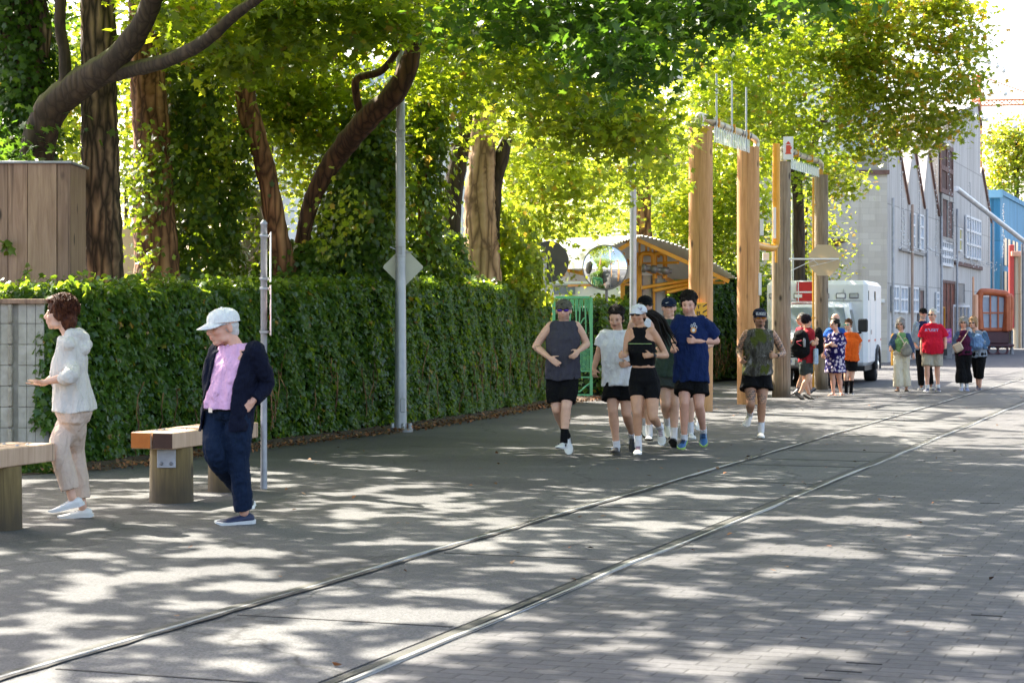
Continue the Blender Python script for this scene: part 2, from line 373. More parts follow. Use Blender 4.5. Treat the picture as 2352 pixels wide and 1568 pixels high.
def crown(name, blobs, size, half, mat, parent, per=26, clump=.28, flat=.45, up=(0, 0, .9), spread=.6, svar=.35):
    C = clumps(blobs, per, clump, flat); k = len(C)
    Nn = rdir(k, up, spread); T = rdir(k, (0, 0, -.5), .8)
    return leaves_mesh(name, C, Nn, T, size*RNG.uniform(1-svar, 1+svar, k), half, mat, parent)
def blob(x, y, Y, rx, ry, dep, n): return (P(x, y, Y), (rx/FPX*Y, dep, ry/FPX*Y), n)
def smoothpath(pts, rad, sub=6):
    pts = [Vector(p) for p in pts]; o = []; r = []
    for i in range(len(pts)-1):
        p0, p1, p2, p3 = pts[max(i-1, 0)], pts[i], pts[i+1], pts[min(i+2, len(pts)-1)]
        for j in range(sub):
            t = j/sub
            o.append(.5*((2*p1)+(p2-p0)*t+(2*p0-5*p1+4*p2-p3)*t*t+(3*p1-p0-3*p2+p3)*t**3)); r.append(rad[i]+(rad[i+1]-rad[i])*t)
    return o+[pts[-1]], r+[rad[-1]]
def limb(b, px, rad, wob=.06, n=14, sub=6):
    """px: (x, y, depth) in picture pixels, rad in pixels"""
    pts = [P(x, y, Y) for x, y, Y in px]; rr = [r/FPX*q[2] for r, q in zip(rad, px)]
    pts, rr = smoothpath(pts, rr, sub)
    rr = [q*(1+random.uniform(-wob, wob)) for q in rr]; b.tube(pts, rr, n, True, .05)
def ivy_on(name, pts, rads, n, parent, mat=None, size=.055, lift=.10, half=None):
    """ivy leaves over a limb given by world points and radii (the ivy's own radius)"""
    pts = np.array([tuple(p) for p in pts]); L = np.linalg.norm(np.diff(pts, axis=0), axis=1); cs = np.r_[0, np.cumsum(L)]
    ar = np.r_[0, np.cumsum(L*(np.array(rads[1:])+np.array(rads[:-1]))/2)]
    s = np.interp(RNG.uniform(0, ar[-1], n), ar, cs)
    c = np.stack([np.interp(s, cs, pts[:, i]) for i in range(3)], 1); r = np.interp(s, cs, rads)
    a = RNG.uniform(0, 2*math.pi, n); d = np.stack([np.cos(a), np.sin(a), np.zeros(n)], 1)
    lump = 1+.22*np.sin(a*3+s*4.1)+.15*np.sin(a*5-s*7.3)
    C = c+d*(r*lump*RNG.uniform(.78, 1.06, n)+RNG.exponential(lift*.5, n))[:, None]; C[:, 2] += RNG.normal(0, .03, n)
    Nn = d+rdir(n, (0, 0, .35), .45)*.9; T = rdir(n, (0, 0, -1.2), .5)
    return leaves_mesh(name, C, Nn, T, size*RNG.uniform(.6, 1.35, n), half or LF_IVY, mat or M['leaf_ivy'], parent)

# ================================================================ hedge
ZU0 = Vector((0, 0, 1))
def hedge(name, label, path, width, heights, nleaf, mat, group=None, leaf=.062):
    """path: ground points of the front face, width goes away from the road"""
    t = thing(name, label, 'hedge', path[0], group)
    path = [Vector(p) for p in path]; side = -SN
    b = MB(); k = len(path); ins = .13
    for i, p in enumerate(path):
        h = heights[i]-ins
        for q, z in ((p+side*ins, .05), (p+side*ins, h), (p+side*(width-ins), h), (p+side*(width-ins), .05)): b.v.append((q.x, q.y, z))
    for i in range(k-1):
        for j in range(3): b.f.append((4*i+j, 4*i+4+j, 4*i+5+j, 4*i+1+j))
    b.f += [(0, 1, 2, 3), (4*k-4, 4*k-1, 4*k-2, 4*k-3)]; b.m = [0]*len(b.f); b.s = [False]*len(b.f)
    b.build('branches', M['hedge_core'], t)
    pts = np.array([tuple(p) for p in path]); L = np.linalg.norm(np.diff(pts, axis=0), axis=1); cs = np.r_[0, np.cumsum(L)]
    sn = np.array(SN); H = np.array(heights); C = []; Nn = []
    def lump(s, z): return .022*np.sin(s*2.3+z*1.7)+.02*np.sin(s*5.1-z*3.3)+.02*np.sin(s*9.7+z*6.1)
    nf, ntp, ne = int(nleaf*.66), int(nleaf*.25), int(nleaf*.09)
    s = RNG.uniform(0, cs[-1], nf); h = np.interp(s, cs, H); z = h*RNG.uniform(.035, 1, nf)
    p = np.stack([np.interp(s, cs, pts[:, i]) for i in range(3)], 1)
    p = p+sn*(lump(s, z)-RNG.exponential(.035, nf)+.03-.12*np.clip((z/h-.93)/.07, 0, 1)**2)[:, None]; p[:, 2] = z
    C.append(p); Nn.append(sn+rdir(nf, (0, 0, .55), .42))
    s = RNG.uniform(0, cs[-1], ntp); h = np.interp(s, cs, H); u = RNG.uniform(0, 1, ntp)**1.3*width
    p = np.stack([np.interp(s, cs, pts[:, i]) for i in range(3)], 1)-sn*u[:, None]
    p[:, 2] = h+lump(s*1.3, u*3)*.8-.02+RNG.exponential(.03, ntp)-.06*np.clip(1-u/.12, 0, 1); C.append(p); Nn.append(rdir(ntp, (0, 0, .9), .6))
    for e, sg in ((0, -1), (cs[-1], 1)):
        n2 = ne//2; u = RNG.uniform(0, width, n2); h = np.interp(e, cs, H); z = h*RNG.uniform(.04, 1, n2)
        p = np.stack([np.interp(np.full(n2, e), cs, pts[:, i]) for i in range(3)], 1)-sn*u[:, None]
        dd = (pts[-1]-pts[-2])/L[-1] if sg > 0 else (pts[0]-pts[1])/L[0]
        p = p+dd*(lump(u*2, z)+.02-.1*np.exp(-u/.1))[:, None]; p[:, 2] = z; C.append(p); Nn.append(dd+rdir(n2, (0, 0, .5), .42))
    C = np.concatenate(C); Nn = np.concatenate(Nn)
    leaves_mesh('foliage', C, Nn, rdir(len(C), (0, 0, -1.1), .5), leaf*RNG.uniform(.45, 1.5, len(C)), LF_IVY, mat, t)
    vb = MB()
    for _ in range(70):
        s0 = random.uniform(0, cs[-1]); q = Vector([float(np.interp(s0, cs, pts[:, i])) for i in range(3)])+SN*.035; d = (path[-1]-path[0]).normalized(); z = random.uniform(.05, .5); pp = [q+ZU0*z]
        for _k in range(4): z += random.uniform(.10, .22); q = q+d*random.uniform(-.09, .09); pp.append(q+ZU0*z+SN*random.uniform(-.02, .04))
        vb.tube(pp, .005, 5)
    o = vb.build('vine_stems', M['bark_red'], t); o['kind'] = 'stuff'
    return t
HU0, HU1 = 18.4, 0
hp = [GX(150, 20.6), GX(230, 21.0), GX(560, 24), GX(900, 27.9), GX(1090, 31.4), GX(1225, 35.2), GX(1262, 37.0)]
hedge('ivy_hedge', 'long clipped ivy hedge running behind the wooden benches to the green gate', hp, 1.3, [1.84, 1.84, 1.91, 2.03, 2.10, 1.98, 1.86], 95000, M['leaf_hedge'], leaf=.046)
hedge('ivy_hedge', 'short clipped ivy hedge between the green gate and the grey lamp pole', [GX(1378, 38.6), GX(1430, 40), GX(1560, 43.6)], 1.2, [1.86, 1.85, 1.85], 9000, M['leaf_hedge'])
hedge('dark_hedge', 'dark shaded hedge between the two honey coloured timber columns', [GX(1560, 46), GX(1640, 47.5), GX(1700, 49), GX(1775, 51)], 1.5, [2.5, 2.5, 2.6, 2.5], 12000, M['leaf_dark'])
# leaf litter and soil under the hedge
b = MB(); sp = [GX(60, 19.6), GX(230, 20.3), GX(560, 23.3), GX(900, 26.9), GX(1090, 30.4), GX(1250, 34.6), GX(1320, 36.3), GX(1395, 38.0), GX(1500, 41)]
for i, p in enumerate(sp):
    q = p-SN*1.3; p = p+SN*random.uniform(-.1, .1); b.v += [(p.x, p.y, .006), (p.x-.33, p.y+.12, .05), (q.x, q.y, .06)]
for i in range(len(sp)-1):
    for j in (0, 1): b.f.append((3*i+j, 3*i+3+j, 3*i+4+j, 3*i+1+j)); b.m.append(0); b.s.append(True)
tag(b.build('soil', M['soil']), kind='structure')
M['dry_leaf'] = leafmat('dry_leaf', (.17, .09, .04), (.10, .05, .02), .6, tw=.1, rough=.8)
k = 2600; sps = np.array([tuple(p) for p in sp]); Lq = np.r_[0, np.cumsum(np.linalg.norm(np.diff(sps, axis=0), axis=1))]
s = RNG.uniform(0, Lq[-1], k); lc = np.stack([np.interp(s, Lq, sps[:, i]) for i in range(3)], 1)+np.array(SN)*(.28-RNG.exponential(.22, k))[:, None]
lc[:, 2] = .02+RNG.uniform(0, .05, k)
tag(leaves_mesh('fallen_leaves', lc, rdir(k, (0, 0, 1), .5), rdir(k, (0, 0, 0), 1), .038*RNG.uniform(.5, 1.3, k), LF_OVAL, M['dry_leaf']), 'dry brown leaves lying along the foot of the hedge', 'leaves', kind='stuff')

k = 420; su, svv = RNG.uniform(6, 40, k), RNG.uniform(-10, 2, k)**1; gl = np.stack([SD.x*su+SN.x*svv, SD.y*su+SN.y*svv, np.full(k, .02)], 1)
tag(leaves_mesh('fallen_leaves', gl, rdir(k, (0, 0, 1), .25), rdir(k, (0, 0, 0), 1), .034*RNG.uniform(.5, 1.3, k), LF_OVAL, M['dry_leaf']), 'single dry leaves scattered over the street', 'leaves', kind='stuff')
# ================================================================ trees
def tree(label, loc, group='trees behind the hedge', name='tree'): return thing(name, label, 'tree', loc, group)
# -- mossy maple at the far left, forking over the wooden fence
t1 = tree('mossy forked maple with a dark ivy trunk behind the wooden fence', GX(70, 24.5), name='maple_tree')
b = MB()
limb(b, [(70, 1010, 24.6), (72, 640, 24.6), (82, 380, 24.5), (112, 260, 24.3), (180, 195, 24), (255, 145, 23.6), (318, 70, 23.2), (360, -20, 22.8), (430, -140, 22.4), (560, -300, 22)], [46, 42, 38, 38, 36, 30, 26, 23, 18, 12])
limb(b, [(225, 178, 23.8), (300, 160, 23.5), (385, 138, 23), (470, 95, 22.4), (545, 30, 22), (600, -8, 21.6), (700, -90, 21), (900, -200, 20.2)], [20, 18, 17, 15, 13, 11, 9, 5])
limb(b, [(150, 190, 24), (148, 120, 24), (138, 60, 24), (142, -40, 24), (150, -200, 24)], [15, 13, 13, 14, 10])
b.build('trunk', M['bark_maple'], t1)
b = MB(); limb(b, [(40, 1000, 25.3), (40, 500, 25.3), (70, 250, 25.3), (30, 0, 25.3), (20, -250, 25.3)], [60, 55, 46, 44, 40])
limb(b, [(95, 130, 25.2), (105, 60, 25.2), (80, -60, 25.2)], [16, 14, 10])
b.build('limb', M['bark_grey'], t1)
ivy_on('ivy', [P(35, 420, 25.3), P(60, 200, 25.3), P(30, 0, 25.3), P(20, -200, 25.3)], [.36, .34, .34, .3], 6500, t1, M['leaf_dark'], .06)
# -- straight rough barked trunk
t2 = tree('straight tree with deeply furrowed grey bark beside the wooden fence', GX(232, 25.5), name='cedar_tree')
b = MB(); limb(b, [(240, 960, 25.5), (238, 640, 25.5), (233, 450, 25.5), (228, 250, 25.5), (226, 40, 25.5), (222, -150, 25.5), (220, -500, 25.5)], [50, 46, 43, 41, 40, 37, 30], .03, 22, 14); b.build('trunk', M['bark_grey'], t2)
# -- red barked trunk half hidden by ivy
t3 = tree('red barked trunk half buried in hanging ivy behind the white capped man', GX(365, 27), name='cedar_tree')
b = MB(); limb(b, [(372, 930, 27), (362, 655, 27), (352, 450, 27), (348, 300, 27), (338, 180, 27), (330, 60, 27), (330, -200, 27)], [62, 54, 46, 42, 40, 36, 28], .04, 22, 14); b.build('trunk', M['bark_red'], t3)
ivy_on('ivy', [P(470, 700, 27.6), P(465, 560, 27.6), P(450, 400, 27.6), P(430, 230, 27.6), P(420, 60, 27.6), P(420, -80, 27.6)], [.38, .40, .40, .36, .28, .22], 10000, t3, M['leaf_ivy'], .062, .16)
crown('shoots', [blob(350, 390, 26.6, 45, 80, .3, 520), blob(320, 480, 26.4, 30, 40, .3, 120), blob(335, 610, 26.3, 26, 28, .2, 110), blob(540, 420, 27.4, 30, 160, .4, 800)], .055, LF_IVY, M['leaf_ivy'], t3, 14, .14, 1.2, (0, -.4, .5), .6)
# -- leaning red trunk + long bending limb
t4 = tree('leaning reddish trunk with a long dark limb bending behind the grey lamp pole', GX(650, 27.5), name='maple_tree')
b = MB()
limb(b, [(668, 900, 27.6), (655, 640, 27.5), (636, 530, 27.4), (612, 400, 27.3), (590, 310, 27.2), (570, 200, 27.2), (600, 60, 27.2), (610, -100, 27.2)], [34, 29, 25, 23, 22, 16, 11, 8])
limb(b, [(580, 300, 27.2), (560, 270, 27.2), (545, 200, 27.3)], [16, 12, 6]); b.build('trunk', M['bark_red'], t4)
b = MB()
limb(b, [(690, 900, 28.2), (688, 640, 28), (705, 500, 27.9), (735, 420, 27.8), (780, 350, 27.7), (842, 275, 27.1), (905, 215, 26.7), (942, 140, 26.6), (954, 50, 26.6), (951, -60, 26.6), (940, -220, 26.6)], [24, 20, 18, 21, 26, 27, 26, 21, 17, 15, 10])
limb(b, [(828, 260, 27.1), (818, 215, 27.0), (822, 180, 26.9), (880, 160, 26.8), (925, 90, 26.7), (945, 20, 26.6)], [9, 9, 9, 9, 7, 6], .02, 8); b.build('limb', M['bark_brown'], t4)
ivy_on('ivy', [P(700, 720, 27.9), P(700, 620, 27.9), P(720, 560, 27.9)], [.62, .55, .32], 4500, t4, M['leaf_ivy'], .062, .14)
ivy_on('ivy', [P(830, 720, 28.4), P(830, 600, 28.4), P(820, 470, 28.4), P(840, 360, 28.4), P(860, 240, 28.4)], [.56, .48, .42, .32, .2], 10000, t4, M['leaf_ivy'], .062, .16)
crown('shoots', [blob(610, 120, 28.6, 60, 120, .4, 900), blob(700, 330, 28.8, 60, 150, .4, 1300), blob(545, 480, 27.8, 35, 60, .3, 260), blob(770, 520, 27, 35, 50, .3, 200), blob(880, 470, 28.6, 40, 100, .4, 600), blob(520, 330, 27, 30, 90, .3, 350)], .055, LF_IVY, M['leaf_lime'], t4, 14, .15, 1.3, (0, -.3, .5), .6)
# -- ivy column right of the grey pole
t5 = tree('slender trunk wrapped in ivy directly right of the tall grey pole', GX(975, 31), name='maple_tree')
b = MB(); limb(b, [(985, 860, 31), (978, 560, 31), (968, 300, 31), (960, 120, 31), (950, -100, 31)], [20, 16, 13, 10, 8]); b.build('trunk', M['bark_red'], t5)
ivy_on('ivy', [P(965, 700, 31), P(950, 560, 31), P(955, 420, 31), P(960, 250, 31), P(965, 130, 31), P(960, 0, 31)], [.60, .42, .34, .36, .30, .2], 9000, t5, M['leaf_ivy'], .064, .15)
# -- mossy stem and thick tan trunk
t6 = tree('curved grey stem with ivy at its foot, left of the thick tan trunk', GX(1042, 32.5), name='maple_tree')
b = MB(); limb(b, [(1030, 850, 32.5), (1036, 620, 32.5), (1036, 520, 32.5), (1044, 420, 32.5), (1060, 330, 32.5), (1070, 260, 32.5), (1090, 150, 32.5), (1120, -20, 32.5)], [28, 26, 22, 21, 20, 16, 12, 8]); b.build('trunk', M['bark_maple'], t6)
ivy_on('ivy', [P(1030, 720, 32.4), P(1030, 620, 32.4), P(1032, 540, 32.4)], [.42, .30, .18], 2600, t6, M['leaf_ivy'], .062)
t7 = tree('thick pale tan trunk with stringy bark and a broken dark fork', GX(1110, 34), name='cedar_tree')
b = MB(); limb(b, [(1112, 900, 34), (1108, 640, 34), (1104, 540, 34), (1102, 440, 34), (1108, 350, 34), (1112, 240, 34), (1106, 120, 34), (1100, -60, 34)], [50, 44, 38, 34, 30, 28, 20, 13], .03, 22, 12); b.build('trunk', M['bark_tan'], t7)
b = MB(); limb(b, [(1140, 700, 34.3), (1136, 560, 34.3), (1138, 440, 34.2), (1152, 360, 34.1), (1172, 300, 34), (1168, 280, 34)], [12, 12, 15, 17, 10, 5]); b.build('limb', M['bark_maple'], t7)
ivy_on('ivy', [P(1185, 700, 34.6), P(1180, 580, 34.6), P(1170, 470, 34.6)], [.36, .34, .22], 3200, t7, M['leaf_lime'], .066, .2)
t8 = tree('trunk seen right beside the slim grey lamp pole, dark on one side', GX(1475, 46), name='cedar_tree')
b = MB(); limb(b, [(1478, 800, 46), (1476, 560, 46), (1470, 400, 46), (1462, 250, 46), (1460, 0, 46)], [26, 24, 22, 18, 12]); b.build('trunk', M['bark_red'], t8)
t9 = tree('broad street tree with yellowing leaves in front of the grey sheds', GX(1835, 47.5), name='maple_tree')
b = MB(); limb(b, [(1838, 880, 47.5), (1836, 600, 47.5), (1830, 420, 47), (1800, 300, 46), (1745, 190, 45), (1700, 120, 44)], [15, 13, 12, 9, 6, 4])
limb(b, [(1830, 420, 47), (1900, 260, 47), (1960, 150, 47), (2060, 60, 47), (2120, -40, 47)], [11, 9, 8, 6, 4])
limb(b, [(1900, 260, 47), (1980, 240, 46), (2060, 230, 46), (2110, 260, 45)], [6, 5, 4, 2], .05, 8)
limb(b, [(1700, 210, 43), (1640, 160, 42), (1560, 110, 41)], [5, 4, 3], .05, 8)
b.build('trunk', M['bark_maple'], t9)
# ---- crowns inside the frame.  (x, y, depth, radius x, radius y, depth radius, leaves)
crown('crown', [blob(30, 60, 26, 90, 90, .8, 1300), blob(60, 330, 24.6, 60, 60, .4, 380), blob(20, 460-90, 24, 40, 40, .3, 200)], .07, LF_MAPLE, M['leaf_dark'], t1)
crown('crown', [blob(720, 40, 24, 180, 95, 1.2, 3000), blob(480, 40, 25, 150, 70, 1, 1700), blob(850, 30, 24.5, 110, 50, 1, 700), blob(640, -10, 23, 100, 50, 1, 900), blob(560, 110, 25.5, 110, 70, .8, 1200), blob(520, 60, 23.4, 60, 50, .4, 350)], .085, LF_MAPLE, M['leaf_maple'], t1)
crown('crown', [blob(150, 330, 34, 60, 260, .8, 1900), blob(120, 120, 33, 110, 150, 1, 1500), blob(300, 240, 33, 50, 200, .8, 1200), blob(60, 200, 34, 70, 120, 1, 900), blob(420, 250, 33, 60, 200, 1, 1300), blob(170, 560, 33, 30, 80, .6, 350)], .085, LF_MAPLE, M['leaf_lime'], t2)
crown('crown', [blob(440, 180, 29, 130, 140, 1, 1700), blob(620, 190, 29.5, 120, 150, 1, 1700), blob(400, 60, 28, 110, 90, 1, 1400), blob(560, 620-60, 30, 30, 60, .5, 250)], .075, LF_MAPLE, M['leaf_maple'], t3)
crown('crown', [blob(700, 190, 29.2, 150, 150, .6, 2800), blob(880, 300, 30, 70, 110, .8, 900), blob(780, 250, 29.5, 110, 140, 1, 1600)], .078, LF_MAPLE, M['leaf_maple'], t4)
crown('crown', [blob(1030, 130, 29.5, 110, 140, 1.0, 2000), blob(1000, 290, 31, 60, 60, .6, 420), blob(1040, 30, 28, 160, 80, 1, 1600)], .08, LF_MAPLE, M['leaf_maple'], t5)
crown('crown', [blob(1260, 60, 25, 240, 90, 1.3, 1900), blob(1300, 190, 24, 150, 80, .9, 900)], .08, LF_MAPLE, M['leaf_maple'], t6, 24, .26)
crown('crown', [blob(1180, 210, 32, 150, 100, 1.2, 1800), blob(1120, 90, 31, 150, 110, 1.2, 1800)], .08, LF_MAPLE, M['leaf_lime'], t6)
crown('crown', [blob(1250, 400, 40, 120, 150, 1.4, 3600), blob(1185, 540, 40, 60, 100, .8, 1300), blob(1330, 330, 39, 120, 120, 1.5, 2000), blob(1200, 330, 38, 80, 110, 1, 1200), blob(1390, 450, 46, 90, 110, 1.5, 1400), blob(1330, 560, 44, 60, 60, 1, 500)], .085, LF_MAPLE, M['leaf_lime'], t7, 20, .3, .8)
crown('crown', [blob(1560, 440, 50, 130, 170, 1.6, 4200), blob(1690, 500, 50, 90, 190, 1.4, 4200), blob(1700, 300, 48, 120, 120, 1.5, 2600), blob(1560, 560, 50, 70, 60, 1, 800), blob(1500, 330, 47, 100, 90, 1.4, 1200)], .095, LF_MAPLE, M['leaf_lime'], t8, 20, .3, .8)
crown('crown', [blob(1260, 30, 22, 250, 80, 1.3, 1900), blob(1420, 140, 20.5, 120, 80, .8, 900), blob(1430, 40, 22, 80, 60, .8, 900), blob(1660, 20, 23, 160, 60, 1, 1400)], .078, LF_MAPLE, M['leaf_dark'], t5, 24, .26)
crown('crown', [blob(1440, 290, 26, 130, 55, .9, 1200), blob(1495, 320, 27, 45, 50, .6, 300), blob(1365, 262, 27, 125, 72, 1, 1400), blob(1430, 225, 29, 55, 60, .8, 450), blob(1500, 390, 28, 50, 35, .5, 200), blob(1600, 120, 44, 90, 90, 1, 1500), blob(1575, 330, 32, 18, 30, .2, 36)], .088, LF_MAPLE, M['leaf_lime'], t7, 24, .26)
crown('crown', [blob(1700, 130, 40, 190, 130, 1.6, 3600), blob(1880, 210, 43, 150, 150, 1.6, 3600), blob(1830, 60, 42, 200, 90, 1.6, 2700), blob(1680, 250, 42, 110, 70, 1.5, 1500), blob(1880, 400, 46, 60, 50, .9, 700), blob(1800, 330, 46, 60, 60, 1, 600)], .09, LF_MAPLE, M['leaf_maple'], t9, 22, .26)
crown('crown', [blob(2060, 110, 43, 150, 130, 1.6, 2300), blob(2180, 80, 42, 75, 100, 1.0, 1100), blob(2010, 250, 43, 130, 90, 1.2, 1500), blob(2120, 230, 42, 90, 90, 1.0, 950), blob(2215, 210, 42, 30, 40, .4, 150), blob(2190, 10, 42, 60, 40, .6, 400), blob(2160, 300, 42, 45, 50, .7, 480), blob(2010, 330, 43.5, 60, 45, .7, 520), blob(2130, 340, 42, 30, 25, .4, 130), blob(2235, 150, 41, 30, 60, .5, 240), blob(1950, 60, 42, 120, 90, 1.4, 2200), blob(1930, 420, 45, 30, 45, .5, 330), blob(2080, 10, 42, 130, 50, 1.5, 1500)], .088, LF_MAPLE, M['leaf_autumn'], t9, 22, .26)
crown('crown', [blob(1895, 20, 15.5, 45, 22, .3, 46), blob(1850, -20, 15.5, 90, 25, .4, 90), blob(1960, 5, 15.6, 30, 22, .2, 24)], .075, LF_MAPLE, M['leaf_dark'], t1, 9, .14)
# ---- the roof of leaves over the street, out of the frame, with gaps shaped to dapple the paving
def gridnoise(seed, cell, n=400):
    g = np.random.default_rng(seed).normal(size=(n, n))
    def f(x, y):
        x = x/cell+150.3; y = y/cell+150.7; i = np.floor(x).astype(int); j = np.floor(y).astype(int); a = x-i; b_ = y-j; a = a*a*(3-2*a); b_ = b_*b_*(3-2*b_); i %= n-1; j %= n-1
        return g[i, j]*(1-a)*(1-b_)+g[i+1, j]*a*(1-b_)+g[i, j+1]*(1-a)*b_+g[i+1, j+1]*a*b_
    return f
GN1, GN2, GN3 = gridnoise(3, .38), gridnoise(4, .18), gridnoise(9, 4.5)
def canopy(parent, u0, u1, v0, v1, n, size, mat, h0=7.2, thr=.42):
    """leaves over the patch of street (u0..u1, v0..v1) they shade, open where the crown has gaps"""
    u = RNG.uniform(u0, u1, n); v = RNG.uniform(v0, v1, n); gx = SD.x*u+SN.x*v; gy = SD.y*u+SN.y*v
    open_ = GN1(gx, gy)*.75+GN2(gx, gy)*.5+GN3(gx, gy)*.35
    k = open_ < thr; gx, gy = gx[k], gy[k]; m = len(gx); t = RNG.uniform(0, 2.6, m)
    zz = h0+t; L = np.array(sv)/sv.z
    for _ in range(3): zz = np.maximum(h0+t, CAMH+.172*(gy+L[1]*zz)+.7+t*.8)
    C = np.stack([gx+L[0]*zz, gy+L[1]*zz, zz], 1); 
    return leaves_mesh('crown', C, rdir(m, (0, 0, 1), .5), rdir(m, (0, 0, -.3), .8), size*RNG.uniform(.7, 1.3, m), LF_OVAL, mat, parent)
canopy(t2, 6, 15, -10, 4, 50000, .115, M['leaf_maple'], 7.0, .70)
canopy(t3, 15, 24, -10.5, 6, 60000, .115, M['leaf_maple'], 7.2, .48)
canopy(t4, 24, 33, -9.5, 8, 32000, .13, M['leaf_maple'], 7.8, -.5)
canopy(t6, 33, 44, -8.5, 8, 30000, .14, M['leaf_maple'], 8.6, -.5)
canopy(t9, 44, 58, -9, 8, 18000, .15, M['leaf_maple'], 9.6, -.7)
# ---- trees far down the street and behind the sheds
def far_tree(label, x, Y, ytop, rpx, ybot, mat, n, ybase=None):
    t = tree(label, GX(x, Y), 'trees in the distance'); b = MB(); limb(b, [(x, HOR+FPX*CAMH/Y, Y), (x, (ytop+ybot)/2, Y), (x+5, ytop+25, Y)], [max(5, rpx*.1), max(4, rpx*.07), 2]); b.build('trunk', M['bark_maple'], t)
    m = (ytop+ybot)/2; hh = (ybot-ytop)/2
    crown('crown', [blob(x, m, Y, rpx, hh, rpx/FPX*Y, int(n*.5))]+[blob(x+random.uniform(-.6, .6)*rpx, m+random.uniform(-.75, .6)*hh, Y, rpx*.45, hh*.3, 1.2, int(n*.08)) for _ in range(6)], .09*Y/60, LF_OVAL, mat, t, 16, .5, .7)
    return t
far_tree('pale yellow green tree above the blue shed at the end of the street', 2335, 130, 270, 80, 470, M['leaf_autumn'], 5200)
far_tree('yellowing tree partly behind the weathered timber columns', 1850, 62, 420, 55, 700, M['leaf_autumn'], 3000)
far_tree('sunlit lime green tree beyond the convex mirror', 1330, 56, 330, 150, 620, M['leaf_lime'], 6000)
far_tree('sunlit tree behind the corrugated roof of the shelter', 1600, 64, 300, 120, 700, M['leaf_lime'], 5200)
far_tree('bright tree seen between the tan trunk and the round sign back', 1190, 52, 420, 70, 700, M['leaf_lime'], 3200)
far_tree('bright tree seen between the furrowed trunk and the red trunk', 290, 46, 120, 60, 620, M['leaf_lime'], 2600)
far_tree('bright tree seen low behind the long bending limb', 620, 48, 60, 120, 520, M['leaf_lime'], 4200)
far_tree('pale tree filling the gap between the wooden fence and the furrowed trunk', 175, 44, 60, 60, 560, M['leaf_lime'], 2200)
# ================================================================ text
def text_mesh(s, size, mat, parent, o, ax, up, name='lettering', align='CENTER', ext=.0015, sx=1.0):
    """letters lying in the plane (ax, up) at o"""
    c = bpy.data.curves.new('t', 'FONT'); c.body = s; c.size = size; c.align_x = align; c.align_y = 'CENTER'; c.extrude = ext; c.offset = size*.012
    to = bpy.data.objects.new('t', c); COL.objects.link(to); dg = bpy.context.evaluated_depsgraph_get()
    me = bpy.data.meshes.new_from_object(to.evaluated_get(dg)); bpy.data.objects.remove(to); bpy.data.curves.remove(c)
    ax, up = Vector(ax).normalized(), Vector(up).normalized(); nn = ax.cross(up)
    me.transform(Matrix(((ax.x*sx, up.x, nn.x, o[0]), (ax.y*sx, up.y, nn.y, o[1]), (ax.z*sx, up.z, nn.z, o[2]), (0, 0, 0, 1))))
    me.materials.clear(); me.materials.append(mat); return link(name, me, parent)
ZU = Vector((0, 0, 1)); XR = Vector((1, 0, 0)); YF = Vector((0, 1, 0))

# ================================================================ benches
bd = Vector((.30, 1, 0)).normalized(); bn = Vector((bd.y, -bd.x, 0))
def bench(label, end, L, posts, matA, matB):
    """end: near right upper edge corner of the seat (ground point), beams run along bd"""
    t = thing('timber_bench', label, 'bench', end, 'timber benches along the hedge')
    z0, h, w_ = .60, .137, .186
    b = MB(); b.k = 0
    for j, cap in enumerate((matB, matA)):
        b = MB(); c = end-bn*(w_/2+j*(w_+.012))+bd*L/2
        b.box((c.x, c.y, z0-h/2), (w_, L, h), (bn, bd, ZU), .008); o = b.build('seat_beam', M['timber'], t)
        b = MB(); c = end-bn*(w_/2+j*(w_+.012))-bd*.0015
        b.box((c.x, c.y, z0-h/2), (w_-.012, .004, h-.012), (bn, bd, ZU)); b.build('painted_end', cap, o)
    for q in (.28, .42, L-.4, L-.25):
        for j in (0, 1):
            c = end-bn*(w_/2+j*(w_+.012))+bd*q; bb = MB(); bb.lathe((c.x, c.y, z0), [(.016, -.002), (.016, .006), (.006, .009)], 8); bb.build('bolt', M['galv'], t)
    for q, r in posts:
        c = end-bn*(w_+.02-.03)+bd*q; b = MB()
        b.lathe((c.x, c.y, 0), [(r*1.01, 0), (r, .1), (r*.985, .35), (r*.97, z0-h-.002)], 26); p = b.build('leg', M['post_green'], t)
        f = c-YF*(r+.004); b = MB(); b.box((f.x-.01, f.y, .375), (.155, .007, .15), None, .003); pl = b.build('bracket', M['galv'], p)
        b = MB()
        for sx in (-.04, .04): b.lathe((f.x-.01+sx, f.y-.003, .335), [(.015, 0), (.015, .008), (.008, .013)], 8, (0, -1, 0))
        b.build('bolt', M['steel_dark'], pl)
    return t
bench('timber bench with one orange and one dark beam end behind the white capped man', GX(397, 16.45), 1.72, [(.33, .183), (1.42, .165)], M['orange_end'], M['dark_end'])
e2 = GX(128, 15.15)-bd*1.72
bench('timber bench cut off by the picture edge in front of the walking woman', e2, 1.72, [(.45, .19), (1.16, .19)], M['orange_end'], M['dark_end'])

